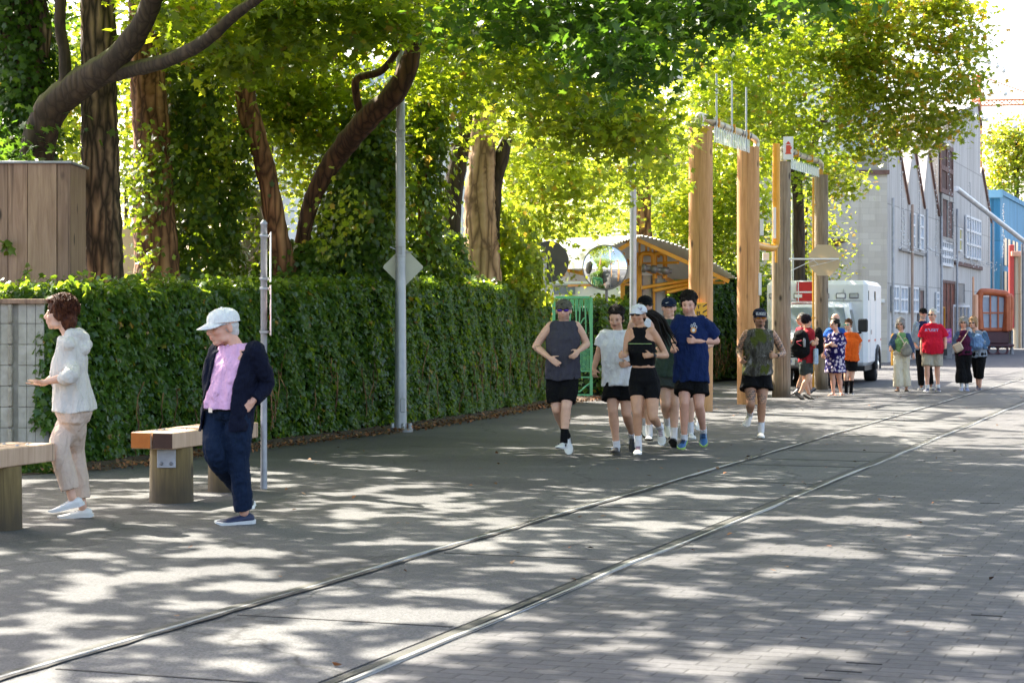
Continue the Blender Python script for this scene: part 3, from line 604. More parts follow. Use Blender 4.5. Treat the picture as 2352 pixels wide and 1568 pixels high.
# ================================================================ fence and block wall at the left
def build_wall():
    t = thing('block_wall', 'grooved concrete block wall with a timber cap and ivy creeping round it', 'wall', GX(50, 20.4))
    m = mottled('block', (.30, .28, .24), (.48, .45, .40), 7, .95, 0, .6, .01); m2 = mottled('block_rough', (.30, .26, .21), (.46, .41, .34), 9, .95, 0, .9, .03)
    y = 20.4; b = MB(); xa, xb = GX(-160, y).x, GX(101, y).x
    b.box(((xa+xb)/2, y+.30, .84), (xb-xa, .5, 1.68)); 
    for r_ in range(8):
        z = .105+r_*.212; n = int((xb-xa)/.083); 
        for i in range(n):
            x = xa+(i+.5)*(xb-xa)/n
            if abs(x-GX(26, y).x) < .03: continue
            b.box((x, y+.035+random.uniform(-.004, .004), z), ((xb-xa)/n-.003, .05, .208), None, .004)
    b.build('blocks', m, t)
    b = MB()
    for r_ in range(8): b.box((GX(24, y).x, y+.0, .105+r_*.212), (.045, .06, .2), None, .012)
    b.build('pier', m2, t); b = MB(); b.box(((xa+xb)/2-.01, y+.25, 1.71), (xb-xa+.06, .6, .05), None, .006); b.build('cap', M['plank'], t)
build_wall()
def build_fence():
    y = 22.4; t = thing('wooden_fence', 'tall screen of wide cedar planks with a pale metal cap above the block wall', 'fence', GX(80, y))
    zt, zb = CAMH+353/FPX*y, 1.3; eds = [-210, -150, -95, -48, 19, 64, 131, 162]; b = MB()
    for a, c in zip(eds, eds[1:]):
        xa, xc = GX(a, y).x, GX(c, y).x; d = random.uniform(-.004, .004)+(.012 if c == 162 else 0)
        b.box(((xa+xc)/2, y+d, (zt+zb)/2-.65), (xc-xa-.006, .03, zt-zb+1.3), None, .004)
    b.build('boards', M['plank'], t)
    b = MB(); xa, xc = GX(-210, y).x, GX(160, y).x; b.box(((xa+xc)/2, y+.45, zt/2), (xc-xa, .8, zt-.02)); b.build('frame', M['plank'], t)
    b = MB(); b.box(((xa+xc)/2, y+.4, zt+.008), (xc-xa+.07, .94, .028), None, .006); b.build('cap', M['galv'], t)
build_fence()
t = thing('ivy_plant', 'low mound of dark ivy at the foot of the block wall', 'plant', GX(60, 19.8))
kk = 2600; q = RNG.normal(size=(kk, 3)); q /= np.linalg.norm(q, axis=1, keepdims=True); q[:, 2] = abs(q[:, 2])
c0 = np.array(GX(48, 20.0)); C = c0+q*np.array([.34, .25, .17])*(1+.15*np.sin(q[:, :1]*9)); leaves_mesh('foliage', C, q+rdir(kk, (0, 0, .5), .4), rdir(kk, (0, 0, -1), .6), .055*RNG.uniform(.6, 1.3, kk), LF_IVY, M['leaf_ivy'], t)
t = thing('ivy_plant', 'tangle of ivy spilling between the wooden fence and the block wall', 'plant', GX(120, 20.7))
ivy_on('foliage', [P(30, 683, 21.2), P(90, 678, 20.9), P(150, 668, 20.9), P(190, 670, 20.9)], [.04, .06, .09, .10], 900, t, M['leaf_hedge'], .058, .05)
ivy_on('foliage', [P(104, 980, 20.5), P(108, 850, 20.5), P(106, 720, 20.5), P(140, 690, 20.7)], [.12, .08, .06, .08], 1500, t, M['leaf_hedge'], .058, .04)
ivy_on('foliage', [P(14, 560, 22.3), P(18, 575, 22.3)], [.05, .05], 12, t, M['leaf_ivy'], .07, .02); ivy_on('foliage', [P(52, 632, 22.3), P(70, 610, 22.3)], [.03, .03], 9, t, M['leaf_ivy'], .045, .02)

# ================================================================ sign posts and lamp poles
def pole_lathe(name, label, x, Y, r0, r1, top, mat, grp=None, cat='pole'):
    t = thing(name, label, cat, GX(x, Y), grp); b = MB(); b.lathe(GX(x, Y), [(r0, 0), (r0*.98, .3), (r1, top*.6), (r1*.97, top)], 20); b.build('pole', mat, t); return t
t = thing('sign_post', 'thin galvanised post with two narrow edge-on sign plates', 'sign post', GX(611, 18.1)); pc = GX(606, 18.1)
b = MB(); b.lathe(pc, [(.031, 0), (.029, .5), (.029, 2.385), (.031, 2.386), (.031, 2.40), (.012, 2.425)], 16); b.build('post', M['galv'], t)
sd_ = Vector((.16, -1, 0)).normalized(); sgn = Vector((sd_.y, -sd_.x, 0)); M['sign_pink'] = mottled('sign_pink', (.50, .40, .40), (.68, .58, .57), 3, .5, 0, 0)
for k, (ya, yb, mm) in enumerate(((534, 648, M['white_paint']), (655, 770, M['sign_pink']))):
    za, zb = CAMH+(HOR-ya)/FPX*18.1, CAMH+(HOR-yb)/FPX*18.1
    cc = pc+Vector((.055, .02, 0))+sd_*.06; b = MB(); b.box((cc.x, cc.y, (za+zb)/2), (.005, .30, za-zb), (sgn, sd_, ZU), .002); pl = b.build('sign_plate', mm, t)
    b = MB()
    for z in (za-.035, zb+.035): b.box((cc.x, cc.y, z), (.02, .07, .012), (sgn, sd_, ZU), .004)
    b.build('bolt', M['black'], pl)
    for z in (za-.03, zb+.03): b = MB(); b.box((pc.x+.004, pc.y, z), (.075, .08, .025), None, .004); b.build('clamp', M['galv'], t)
    if k: text_mesh('P', .12, M['black'], pl, (cc.x-.006, cc.y, za-.13), sd_, ZU); text_mesh('2 h', .075, plain('sign_red', (.55, .03, .03)), pl, (cc.x-.006, cc.y, zb+.16), sd_, ZU)
# tall lamp pole
Y = 27.1; t = thing('lamp_pole', 'tall tapered grey steel pole on a bolted base in front of the hedge', 'pole', GX(921, Y)); c = GX(920, Y)
b = MB(); b.lathe(c, [(.083, .05), (.080, .6), (.068, 2.4), (.060, 4.5), (.052, 7.6)], 22); b.build('pole', M['steel'], t)
b = MB(); b.lathe(c, [(.17, 0), (.17, .035), (.15, .05)], 24); b.build('base_plate', M['steel_dark'], t)
for a in (-50, 20, 75, 170, 235):
    q = c+Vector((math.sin(R(a))*.135, -math.cos(R(a))*.12, 0)); b = MB(); b.lathe(q, [(.026, .03), (.026, .10), (.018, .12)], 10); b.build('bolt_cover', M['galv'], t)
b = MB(); b.box((c.x+.035, c.y-.078, .36), (.07, .02, .19), None, .008); b.build('hand_hole', M['steel'], t)
for yy in (300, 324, 567, 590, 603):
    z = CAMH+(HOR-yy)/FPX*Y; b = MB(); b.lathe((c.x, c.y, z), [(.069, -.01), (.069, .01)], 18); b.build('band', M['galv'], t)
for yy in (308, 576):
    z = CAMH+(HOR-yy)/FPX*Y; b = MB(); b.box((c.x, c.y-.07, z), (.055, .03, .10), None, .004); b.build('bracket', M['galv'], t); b = MB(); b.box((c.x-.09, c.y+.02, z+.03), (.12, .02, .016), (Vector((.9, 0, -.4)).normalized(), YF, Vector((.4, 0, .9)).normalized())); b.build('bracket_arm', M['galv'], t); b = MB(); b.box((c.x+.1, c.y+.02, z-.02), (.12, .02, .016)); b.build('bracket_arm', M['galv'], t)
b = MB(); b.tube([(c.x, c.y, 7.55), (c.x+.2, c.y-.1, 7.9), (c.x+.9, c.y-.7, 8.1), (c.x+1.4, c.y-1.1, 8.05)], .04, 10); b.build('arm', M['steel'], t)
b = MB(); b.lathe((c.x+1.5, c.y-1.2, 7.95), [(.16, -.05), (.2, .0), (.1, .12), (.03, .15)], 16); b.build('lamp_head', M['steel'], t)
def rdiamond(h, r=.06, n=4):
    o = []
    for k in range(4):
        a0 = R(90*k); cx, cy = math.cos(a0)*(h-r*1.414), math.sin(a0)*(h-r*1.414)
        for j in range(n+1):
            a = a0-R(45)+R(90)*j/n; o.append((cx+math.cos(a)*r, cy+math.sin(a)*r))
    return o
t = thing('diamond_sign', 'pale diamond road sign seen from behind on the tall grey pole', 'sign', GX(926, Y)); zc = CAMH+(HOR-613)/FPX*Y
b = MB(); b.prism(rdiamond(.283, .035), (c.x+.03, c.y+.085, zc), Vector((1, .1, 0)), ZU, (0, .003, 0)); b.build('sign_panel', mottled('sign_back', (.50, .50, .40), (.60, .60, .50), 2, .5, .1, 0), t)
for dz in (-.1, .1): b = MB(); b.box((c.x, c.y+.07, zc+dz), (.03, .02, .05)); b.build('bracket', M['galv'], t)
# slim lamp pole with bell shade, and its twin further on
def bell_lamp(label, x, Y, r, ytop, xl, yl, sh):
    t = thing('street_lamp', label, 'street lamp', GX(x, Y), 'bell shaded street lamps'); zt = CAMH+(HOR-ytop)/FPX*Y; p = GX(x, Y)
    b = MB(); b.lathe(p, [(r*1.1, 0), (r, .4), (r*.97, zt)], 18); b.build('pole', M['steel'], t)
    q = P(xl, yl, Y-.2); b = MB(); pts, rr = smoothpath([(p.x, p.y, zt-.02), (p.x+.05, p.y, zt+.35), ((p.x+q.x)/2, Y-.1, zt+.62), (q.x-.03, Y-.2, zt+.45), (q.x, Y-.2, q.z+.1)], [.03]*5); b.tube(pts, rr, 8); b.build('arm', M['steel'], t)
    b = MB(); b.lathe((q.x, q.y, q.z), [(.17*sh, -.26*sh), (.165*sh, -.20*sh), (.12*sh, -.12*sh), (.06*sh, -.05*sh), (.055*sh, 0), (.02, .06*sh)], 20); s_ = b.build('lamp_shade', M['white_paint'], t)
bell_lamp('slim grey lamp pole rising beside the corrugated shelter roof', 1454, 37, .064, 150, 1548, 150, 1.0)
bell_lamp('farther bell shaded lamp above the weathered timber columns', 1822, 52, .05, 300, 1888, 312, 1.15)
# round sign back and convex mirror
t = thing('round_sign', 'large dark disc seen from behind on a thin post above the hedge', 'sign', GX(1252, 38.5)); Y = 38.5
b = MB(); b.lathe(P(1259, 601, Y), [(.395, 0), (.40, .008), (.30, .035), (.05, .06)], 36, (0, 1, 0)); b.build('disc', mottled('disc_dark', (.045, .045, .048), (.075, .075, .078), 2, .55, .1, .1), t)
b = MB(); q = GX(1252, Y-.12); b.tube([q, q+ZU*2.68], .033, 10); b.build('post', M['galv'], t); b = MB(); b.ball(P(1252, 594, Y-.12), .05); b.build('cap', M['galv'], t)
t = thing('convex_mirror', 'round convex traffic mirror catching the bright street beside the shelter', 'mirror', GX(1393, 39)); Y = 39.0
b = MB(); ctr = P(1390, 614, Y); pr = [(.432*math.sin(a), .16*(1-math.cos(a))) for a in [R(90)*i/10 for i in range(10, -1, -1)]]
mt_, tt, bs = newmat('mirror'); bs.inputs['Base Color'].default_value = (.9, .92, .92, 1); bs.inputs['Metallic'].default_value = 1; bs.inputs['Roughness'].default_value = .04
ax_ = Vector((-.10, -1, .06)).normalized(); prof = [(.43*k/10, -(.13*(1-(k/10)**2))*-1) for k in range(10, -1, -1)]; prof = [(max(r, .002), h) for r, h in prof]
b.lathe(ctr, prof, 36, ax_); b.build('mirror_glass', mt_, t)
b = MB(); b.lathe(ctr-ax_*.02, [(.435, -.03), (.447, 0), (.447, .02), (.43, .025)], 36, ax_); b.build('rim', M['steel_dark'], t)
b = MB(); q = GX(1393, Y+.14); b.tube([q, q+ZU*2.5], .03, 10); b.build('post', M['steel_dark'], t)

# ================================================================ timber gateway columns, pipes and panels
def column(label, xa, xb, Y, ytop, mat):
    r = (xb-xa)/2/FPX*Y; x = (xa+xb)/2; zt = CAMH+(HOR-ytop)/FPX*Y
    t = thing('timber_column', label, 'post', GX(x, Y), 'round timber gateway columns'); b = MB(); n = 26; m = 16; vs = []
    for i in range(m+1):
        z = zt*i/m
        for k in range(n):
            a = 2*math.pi*k/n; rr = r*(1+.012*math.sin(a*2+z*.8)+.008*math.sin(a*5+z))
            if abs(a-4.9) < .13: rr *= .95
            vs.append(GX(x, Y)+Vector((math.cos(a)*rr, math.sin(a)*rr, z)))
    b.add(vs, [(i*n+k, i*n+(k+1) % n, (i+1)*n+(k+1) % n, (i+1)*n+k) for i in range(m) for k in range(n)], True)
    b.add(vs[-n:], [tuple(range(n))], False); b.build('shaft', mat, t); return t
column('honey coloured timber column nearest the camera with a yellow warning plate', 1582, 1637, 33, 292, M['pole_cedar'])
column('honey coloured timber column with a long split behind the camouflage shirted runner', 1693, 1744, 35.6, 338, M['pole_cedar'])
column('grey weathered timber column carrying the hydrant sign', 1773, 1816, 38.7, 372, M['pole_weathered'])
column('farthest weathered timber column in front of the white ambulance', 1871, 1902, 42.7, 402, M['pole_weathered'])
M['pipe_cream'] = mottled('pipe_cream', (.40, .36, .27), (.62, .58, .47), 6, .35, .5, .1)
mt_, tt, bs = newmat('clear_sheet'); bs.inputs['Base Color'].default_value = (.75, .80, .80, 1); bs.inputs['Roughness'].default_value = .25; bs.inputs['Alpha'].default_value = .8
def gantry(label, a, b_, r, top, bot, rods):
    t = thing('pipe_gantry', label, 'gantry', GX(a[0], a[2]), 'pipe gantries across the timber columns'); A, B = P(*a), P(*b_)
    b = MB(); pts, rr = smoothpath([A-ZU*.28, A-ZU*.05, A+(B-A)*.03+ZU*.03, A+(B-A)*.5, B, B+(B-A)*.02-ZU*.2], [r*1.15, r*1.1, r, r, r*.9, r*.9], 5); b.tube(pts, rr, 14); pp = b.build('pipe', M['pipe_cream'], t)
    b = MB()
    for f in (.22, .38, .55, .72, .88): b.lathe(A+(B-A)*f, [(r*1.12, -.02), (r*1.12, .02)], 14, (B-A)); 
    b.build('joint_ring', M['steel_dark'], pp)
    b = MB(); b.box(B-ZU*.28, (r*1.9, r*1.9, .26), None, .02); b.box(A-ZU*.26, (r*2.2, r*2.2, .1), None, .02); b.build('saddle', M['yellow_paint'], t)
    for f in rods[0]:
        q = A+(B-A)*f; b = MB(); b.box(q, (.035, r*2.5, r*2.6), ((B-A).normalized(), (B-A).normalized().cross(ZU), ZU)); b.build('strap', M['yellow_paint'], t)
        if rods[1]: b = MB(); b.tube([q-ZU*.25-YF*.14, q+ZU*rods[1]-YF*.14], .016, 8); b.build('rod', M['steel'], t)
    (x0, y0, Y0), (x1, y1, Y1) = top; n = 60; vs = []
    for i in range(n+1):
        f = i/n; xx = x0+(x1-x0)*f; Y = Y0+(Y1-Y0)*f; yt = y0+(y1-y0)*f; yb = bot[0]+(bot[1]-bot[0])*f; w_ = .035*(1 if (i//2) % 2 else -1)
        vs += [P(xx, yt-(2 if (i//2) % 2 else -3), Y)+YF*w_-YF*.25, P(xx, yb, Y)+YF*w_-YF*.25]
    for nm, dy in (('corrugated_panel', 0),):
        b = MB(); b.add(vs, [(2*i, 2*i+2, 2*i+3, 2*i+1) for i in range(n)]); b.build(nm, mt_, t)
gantry('pale pipe and corrugated panel topped by three rods over the honey columns', (1608, 270, 33), (1733, 318, 35.6), .062, ((1636, 292, 33.2), (1718, 322, 35.4)), (329, 354), ((.27, .55, .82), .82))
gantry('pale pipe and corrugated panel over the weathered columns', (1800, 343, 38.7), (1884, 373, 42.7), .055, ((1812, 366, 39), (1877, 388, 42.4)), (390, 409), ((.3, .7), 0))
Y = 37.4; t = thing('yellow_pipe', 'thick yellow pipe bending into the second timber column', 'pipe', GX(1782, Y)); r = .07
A, B, C_ = P(1783, 330, Y), P(1783, 552, Y), P(1735, 562, 36)
b = MB(); pts, rr = smoothpath([A, P(1783, 400, Y), P(1783, 500, Y), P(1783, 548, Y), P(1779, 566, Y-.03), P(1768, 569, Y-.3), P(1750, 566, 36.6), C_], [r]*8, 6); b.tube(pts, rr, 14); b.build('pipe', M['yellow_paint'], t)
for q in ((1783, 455), (1783, 520)): b = MB(); b.lathe(P(q[0], q[1], Y), [(r*1.08, -.015), (r*1.08, .015)], 14); b.build('coupling', M['yellow_paint'], t)
b = MB(); b.box(P(1779, 512, Y-.075), (.055, .012, .58), None, .003); b.build('sticker', M['white_paint'], t)
b = MB(); b.tube([P(1783, 566, Y), P(1783, 603, Y)], .025, 8); b.build('drain_stub', M['yellow_paint'], t)
def plate(name, label, cat, x0, y0, x1, y1, Y, mat, th=.02, grp=None):
    a, c = P(x0, y0, Y), P(x1, y1, Y); t = thing(name, label, cat, (a.x, Y, 0), grp); b = MB(); b.box((a+c)/2, (abs(c.x-a.x), th, abs(a.z-c.z)), None, .003); b.build('panel', mat, t); return t, (a+c)/2
plate('small_sign', 'small white board fixed high on the second timber column', 'sign', 1745, 503, 1754, 541, 35.5, M['white_paint'])
plate('small_sign', 'narrow white board at head height on the second timber column', 'sign', 1742, 627, 1749, 678, 35.5, M['white_paint'])
plate('small_box', 'little white box under the bend of the yellow pipe', 'box', 1752, 581, 1766, 598, 37.6, M['white_paint'], .06)
t, c = plate('hydrant_sign', 'white square sign with a red hydrant symbol on a weathered column', 'sign', 1799, 314, 1822, 367, 38.35, M['white_paint'])
b = MB(); red = plain('sign_red2', (.62, .07, .03)); k = .0082
hy = [(-8, -14), (8, -14), (8, -11), (6, -11), (6, -2), (9, -2), (9, 3), (6, 3), (6, 8), (7, 8), (7, 10), (5, 10), (3, 14), (0, 16), (-3, 14), (-5, 10), (-7, 10), (-7, 8), (-6, 8), (-6, -11), (-8, -11)]
b.prism([(x*k*.9, y*k) for x, y in hy], c-YF*.014, XR, ZU, (0, .004, 0)); b.build('symbol', red, t); b = MB(); b.box(c-YF*.018+ZU*.062, (.11, .004, .012)); b.build('symbol', M['white_paint'], t)
Y = 38.35; t = thing('octagon_sign', 'cream octagonal sign seen from behind on a bracket arm', 'sign', GX(1893, Y)); c = P(1893, 597.5, Y+.05); rr = 35.5/FPX*Y/math.cos(R(22.5))
b = MB(); b.prism([(rr*math.cos(R(22.5+45*k)), rr*math.sin(R(22.5+45*k))) for k in range(8)], c, XR, ZU, (0, .004, 0)); b.build('sign_panel', leafmat('sign_cream', (.62, .52, .34), (.62, .50, .32), .02, tw=.35), t)
b = MB(); b.tube([P(1812, 595, Y), P(1927, 595, Y)], .018, 8); b.tube([P(1816, 622, Y), P(1858, 602, Y), P(1871, 597, Y)], .008, 6); b.tube([P(1862, 612, Y), P(1922, 597, Y)], .006, 6); b.tube([P(1868, 597, Y), P(1879, 607, Y)], .006, 6); b.build('bracket_arm', M['white_paint'], t)
t = thing('yellow_conduit', 'thin yellow conduit running down the farthest timber column', 'pipe', GX(1868, 42.4)); b = MB(); b.tube([P(1868, 408, 42.4), P(1868, 890, 42.4)], .022, 8); b.build('conduit', M['yellow_paint'], t)
b = MB()
for yy in (470, 600, 730): b.box(P(1869, yy, 42.42), (.08, .05, .025))
b.build('clip', M['yellow_paint'], t)
t, c = plate('warning_sign', 'yellow plate with black lettering and hazard stripes on the nearest column', 'sign', 1585, 695, 1624, 776, 32.68, mottled('sign_yellow', (.75, .36, .01), (.82, .42, .02), 3, .4, 0, 0), .012)
w_ = 39/FPX*32.68
for i, ch in enumerate('TRAM'): text_mesh(ch, .085, M['black'], t, c+Vector((.0, -.009, .215-.10*i)), XR, ZU, sx=1.5)
b = MB()
for i in range(6):
    for sx in (-1, 1):
        q = c+Vector((sx*w_*.37, -.008, .24-.095*i)); b.prism([(-.035, -.03), (.035, .012), (.035, .035), (-.035, -.007)], q, XR, ZU, (0, .003, 0))
b.build('hazard_stripes', M['black'], t)

# ================================================================ green gate
GM = mottled('gate_green', (.10, .40, .20), (.15, .52, .29), 4, .45, 0, .1); Y = 38.2
def gp(x, y, d=0): return P(x, y, Y+d)
t = thing('green_gate', 'mint green metal gate with slim fanned bars between the hedges', 'gate', GX(1330, Y))
b = MB(); x0, x1, ya, yb = 1272, 1361, 683, 908
for xx in (x0, x1-3): b.box((gp(xx, ya)+gp(xx, yb))/2, (.055, .055, gp(xx, ya).z-gp(xx, yb).z), None, .006)
for yy in (ya, yb): b.box((gp(x0, yy)+gp(x1-3, yy))/2, (gp(x1-3, yy).x-gp(x0, yy).x-.06, .05, .05), None, .006)
b.build('frame', GM, t)
b = MB()
for i, xt in enumerate((1288, 1300, 1312, 1322, 1333, 1344, 1352)):
    b.tube([gp(xt, ya+4), gp(xt+(-3, 4, -4, 3, -3, 2, 4)[i], 760), gp(xt+(2, -2, 3, -3, 2, 0, 5)[i], 800 if xt > 1328 else yb)], [.02, .009, .008], 6)
    b.tube([gp(xt+3, ya+4), gp(xt+6, 715)], [.03, .006], 6)
pts, rr = smoothpath([gp(1308, 770), gp(1318, 755), gp(1330, 748), gp(1340, 732), gp(1346, 730)], [.011]*5); b.tube(pts, rr, 6)
pts, rr = smoothpath([gp(1322, 902), gp(1333, 898), gp(1345, 887), gp(1355, 880)], [.016]*4); b.tube(pts, rr, 6); b.build('bars', GM, t)
b = MB()
for xx in range(1331, 1356, 3): b.box((gp(xx, 804)+gp(xx, 850))/2, (.014, .014, gp(xx, 804).z-gp(xx, 850).z))
for yy in (802, 852, 866): b.box((gp(1328, yy)+gp(1355, yy))/2, (.22, .03, .025))
b.build('slat_panel', GM, t)

# ================================================================ shelter with corrugated roof
t = thing('shelter', 'yellow steel tram shelter with a corrugated gable roof', 'shelter', GX(1480, 42)); CM = mottled('corrugated', (.55, .57, .58), (.70, .72, .73), 1.5, .4, .1, .05)
def sheet_roof(a, b_, dY):
    """corrugated slope between ridge a and eave b (x, y, depth); runs back by dY"""
    bb = MB(); A, B = P(*a), P(*b_); n = 48; vs = []; up = (B-A).cross(YF).normalized(); up = up if up.z > 0 else -up
    for i in range(n+1):
        q = A+(B-A)*i/n+up*(.018*math.cos(i*math.pi)+.13*math.sin(math.pi*i/n)); vs += [q, q+YF*dY-XR*.80*dY]
    bb.add(vs, [(2*i, 2*i+1, 2*i+3, 2*i+2) for i in range(n)]); bb.build('roof_sheet', CM, t)
sheet_roof((1478, 541, 40.5), (1694, 640, 40.5), 4.2); sheet_roof((1478, 541, 40.5), (1340, 618, 40.5), 4.2)
for dY in (.15, 1.4):
    for (x, y) in ((1690, 640), (1345, 622)):
        b = MB(); A = P(1476, 549, 40.5)+YF*dY-XR*.80*dY; B = P(x, y+6, 40.5)+YF*dY-XR*.80*dY; d = (B-A); b.box((A+B)/2, (d.length, .05, .08), (d.normalized(), YF, d.normalized().cross(YF))); b.build('rafter', M['yellow_paint'], t)
b = MB()
for f in (.0, .5, .97):
    for (x, y) in ((1690, 640), (1309, 622)):
        q = P(1463, 547, 40.5)+(P(x, y, 40.5)-P(1463, 541, 40.5))*f; b.box(q+YF*2.1-XR*1.68-ZU*.05, (.05, 4.9, .05), (Vector((.781, .625, 0)), Vector((-.625, .781, 0)), ZU))
b.build('purlins', M['yellow_paint'], t)
Yc = 41.2
def cp(x, y, d=0): return P(x, y, Yc+d)
for xx, w_ in ((1468, .105), (1502, .05), (1430, .09)):
    b = MB(); q = cp(xx, 580); b.box((q.x, q.y, q.z/2), (w_, w_, q.z), None, .01); b.build('column', M['yellow_paint'], t)
for x0, x1, yb in ((1472, 1500, 612), (1504, 1527, 640)):
    b = MB(); r = .05; pts, rr = smoothpath([cp(x0, yb, -.1), cp(x0, 592, -.1), cp(x0+5, 583, -.1), cp(x1-5, 583, -.1), cp(x1, 592, -.1), cp(x1, yb, -.1)], [r]*6, 4); b.tube(pts, rr, 10); b.build('loop_frame', M['yellow_paint'], t)
for i, xx in enumerate((1469, 1484, 1494, 1503, 1513)):
    b = MB(); b.box((cp(xx, 560+i*3)+cp(xx, 584))/2, (.045, .045, .25)); b.build('hanger', M['yellow_paint'], t)
b = MB(); b.lathe(cp(1474, 615, -.25), [(.05, 0), (.09, .01), (.09, .08), (.06, .09), (.06, .2), (.085, .21), (.085, .30), (.055, .31), (.055, .42), (.08, .43), (.08, .55), (.05, .56), (.05, .62)], 14, (1, 0, -.12)); b.build('pipe_coupling', M['steel_dark'], t)
for (xa, ya, xb, yb) in ((1474, 661, 1668, 630), (1500, 668, 1660, 636), (1530, 672, 1640, 645), (1306, 621, 1345, 630), (1402, 575, 1340, 607), (1428, 650, 1452, 640)):
    b = MB(); b.tube([cp(xa, ya, -.3), cp(xb, yb, .3)], .038, 8); b.build('beam', M['yellow_paint'], t)
mt2, tt, bs = newmat('shelter_glass'); bs.inputs['Base Color'].default_value = (.55, .60, .66, 1); bs.inputs['Roughness'].default_value = .1; bs.inputs['Alpha'].default_value = .55
for x0, x1 in ((1475, 1497), (1506, 1526)):
    b = MB(); a, c = cp(x0, 632, .1), cp(x1, 860, .1); b.box((a+c)/2, (c.x-a.x, .012, a.z-c.z)); gl = b.build('glass_panel', mt2, t)
    for xx in (x0, x1): b = MB(); q = cp(xx, 632, .1); b.box((q.x, q.y, (a.z+c.z)/2), (.035, .05, a.z-c.z)); b.build('frame_post', M['steel_dark'], gl)
    b = MB(); b.box((a+c)/2+YF*.05+ZU*.3, ((c.x-a.x)*.8, .01, .55)); b.build('poster', mottled('poster', (.30, .12, .18), (.55, .42, .52), 6, .7, 0, 0), gl)
one('wooden_box', 'brown wooden crate standing at the foot of the shelter', 'crate', lambda b: (b.box(P(1441, 850, 40.8), (.28, .3, 1.75), None, .01), b.box(P(1441, 766, 40.8), (.31, .33, .04), None, .01)), mottled('crate', (.24, .11, .04), (.36, .18, .07), 5, .8, 0, .2), GX(1441, 40.8))
# ================================================================ buildings
def gwall(name, c1, c2, brick=False):
    m, t, bs = newmat(name); v = coord(t)
    if brick:
        sw = t.nodes.new('ShaderNodeSeparateXYZ'); t.links.new(v, sw.inputs[0]); cb = t.nodes.new('ShaderNodeCombineXYZ'); t.links.new(sw.outputs[0], cb.inputs[0]); t.links.new(sw.outputs[2], cb.inputs[1])
        br = t.nodes.new('ShaderNodeTexBrick'); t.links.new(cb.outputs[0], br.inputs['Vector']); br.inputs['Scale'].default_value = 1; br.inputs['Brick Width'].default_value = .42; br.inputs['Row Height'].default_value = .21
        br.inputs['Mortar Size'].default_value = .006; br.inputs['Color1'].default_value = (*c1, 1); br.inputs['Color2'].default_value = (*c2, 1); br.inputs['Mortar'].default_value = tuple(x*.93 for x in c1)+(1,)
        c = br.outputs['Color']
    else: c = ramp(t, noise(t, coord(t, (1, 1, .25)), 1.2, 6), [(.3, c1), (.7, c2)])
    if not brick:
        v2 = coord(t, (1, 1, 1), (0, 0, SA-math.pi/2)); s2 = t.nodes.new('ShaderNodeSeparateXYZ'); t.links.new(v2, s2.inputs[0]); c2_ = t.nodes.new('ShaderNodeCombineXYZ'); t.links.new(s2.outputs[0], c2_.inputs[0]); t.links.new(s2.outputs[2], c2_.inputs[1])
        b2 = t.nodes.new('ShaderNodeTexBrick'); t.links.new(c2_.outputs[0], b2.inputs['Vector']); b2.inputs['Scale'].default_value = 1; b2.inputs['Brick Width'].default_value = .9; b2.inputs['Row Height'].default_value = 2.7; b2.offset = 0
        b2.inputs['Mortar Size'].default_value = .022; b2.inputs['Color1'].default_value = (1, 1, 1, 1); b2.inputs['Color2'].default_value = (.86, .86, .85, 1); b2.inputs['Mortar'].default_value = (.6, .59, .57, 1); c = mix(t, c, b2.outputs['Color'], 1, 'MULTIPLY')
    st = ramp(t, noise(t, coord(t, (2.2, 2.2, .18)), 1.3, 5), [(.52, (1, 1, 1)), (.75, (.72, .69, .65))]); c = mix(t, c, st, 1, 'MULTIPLY')
    t.links.new(c, bs.inputs['Base Color']); bs.inputs['Roughness'].default_value = .8; return m
M['block_pale'] = gwall('block_pale', (.48, .43, .38), (.58, .53, .47), True)
M['shed_grey'] = gwall('shed_grey', (.50, .465, .42), (.62, .585, .54))
M['shed_light'] = gwall('shed_light', (.60, .61, .62), (.72, .73, .73))
M['rust'] = mottled('rust', (.10, .05, .04), (.24, .14, .11), 4, .85)
M['pane'] = mottled('pane', (.10, .13, .17), (.20, .24, .30), 1.5, .12, 0, 0, spec=.8)
M['pane_blue'] = mottled('pane_blue', (.30, .37, .46), (.40, .47, .56), 1.5, .25, 0, 0)
FA = GX(2038, 68); FLOOR_T = 31
def FT(x):  # distance along the sheds' street front for a picture column
    k = (x-1176)/FPX; return (k*FA.y-FA.x)/(SD.x-k*SD.y)
def FP(x, y, out=0):
    tt_ = FT(x); q = FA+SD*tt_; return Vector((q.x, q.y, CAMH+(HOR-y)/FPX*q.y))+SN*out
def fpoly(b, pts, out=0, th=.1): 
    vs = [FP(x, y, out) for x, y in pts]; n = len(vs); vs += [v-SN*th for v in vs]
    b.add(vs, [tuple(range(n)), tuple(reversed(range(n, 2*n)))]+[(i, n+i, n+(i+1) % n, (i+1) % n) for i in range(n)])
def gnd(x): q = FA+SD*FT(x); return HOR+CAMH*FPX/q.y
def shed(label, x0, x1, prof, grp='grey sheds along the street', depth=9, mat=None, back=None):
    """prof: roofline points (x, y) from left to right on the street front"""
    t = thing('shed_building', label, 'building', FA+SD*FT(x0), grp); b = MB()
    fpoly(b, [(x0, gnd(x0))]+prof+[(x1, gnd(x1))], 0, depth); b.build('wall', mat or M['shed_grey'], t); return t
def bar(b, p, q, w_, d=.1, out=.06):
    A, B = FP(*p, out), FP(*q, out); dd = (B-A).normalized(); b.box((A+B)/2, ((B-A).length, d, w_), (dd, SN, dd.cross(SN)))
def rake(t, pts, w_=.11):
    b = MB()
    for p, q in zip(pts, pts[1:]): bar(b, p, q, w_, .07, .05)
    b.build('roof_edge', M['rust'], t)
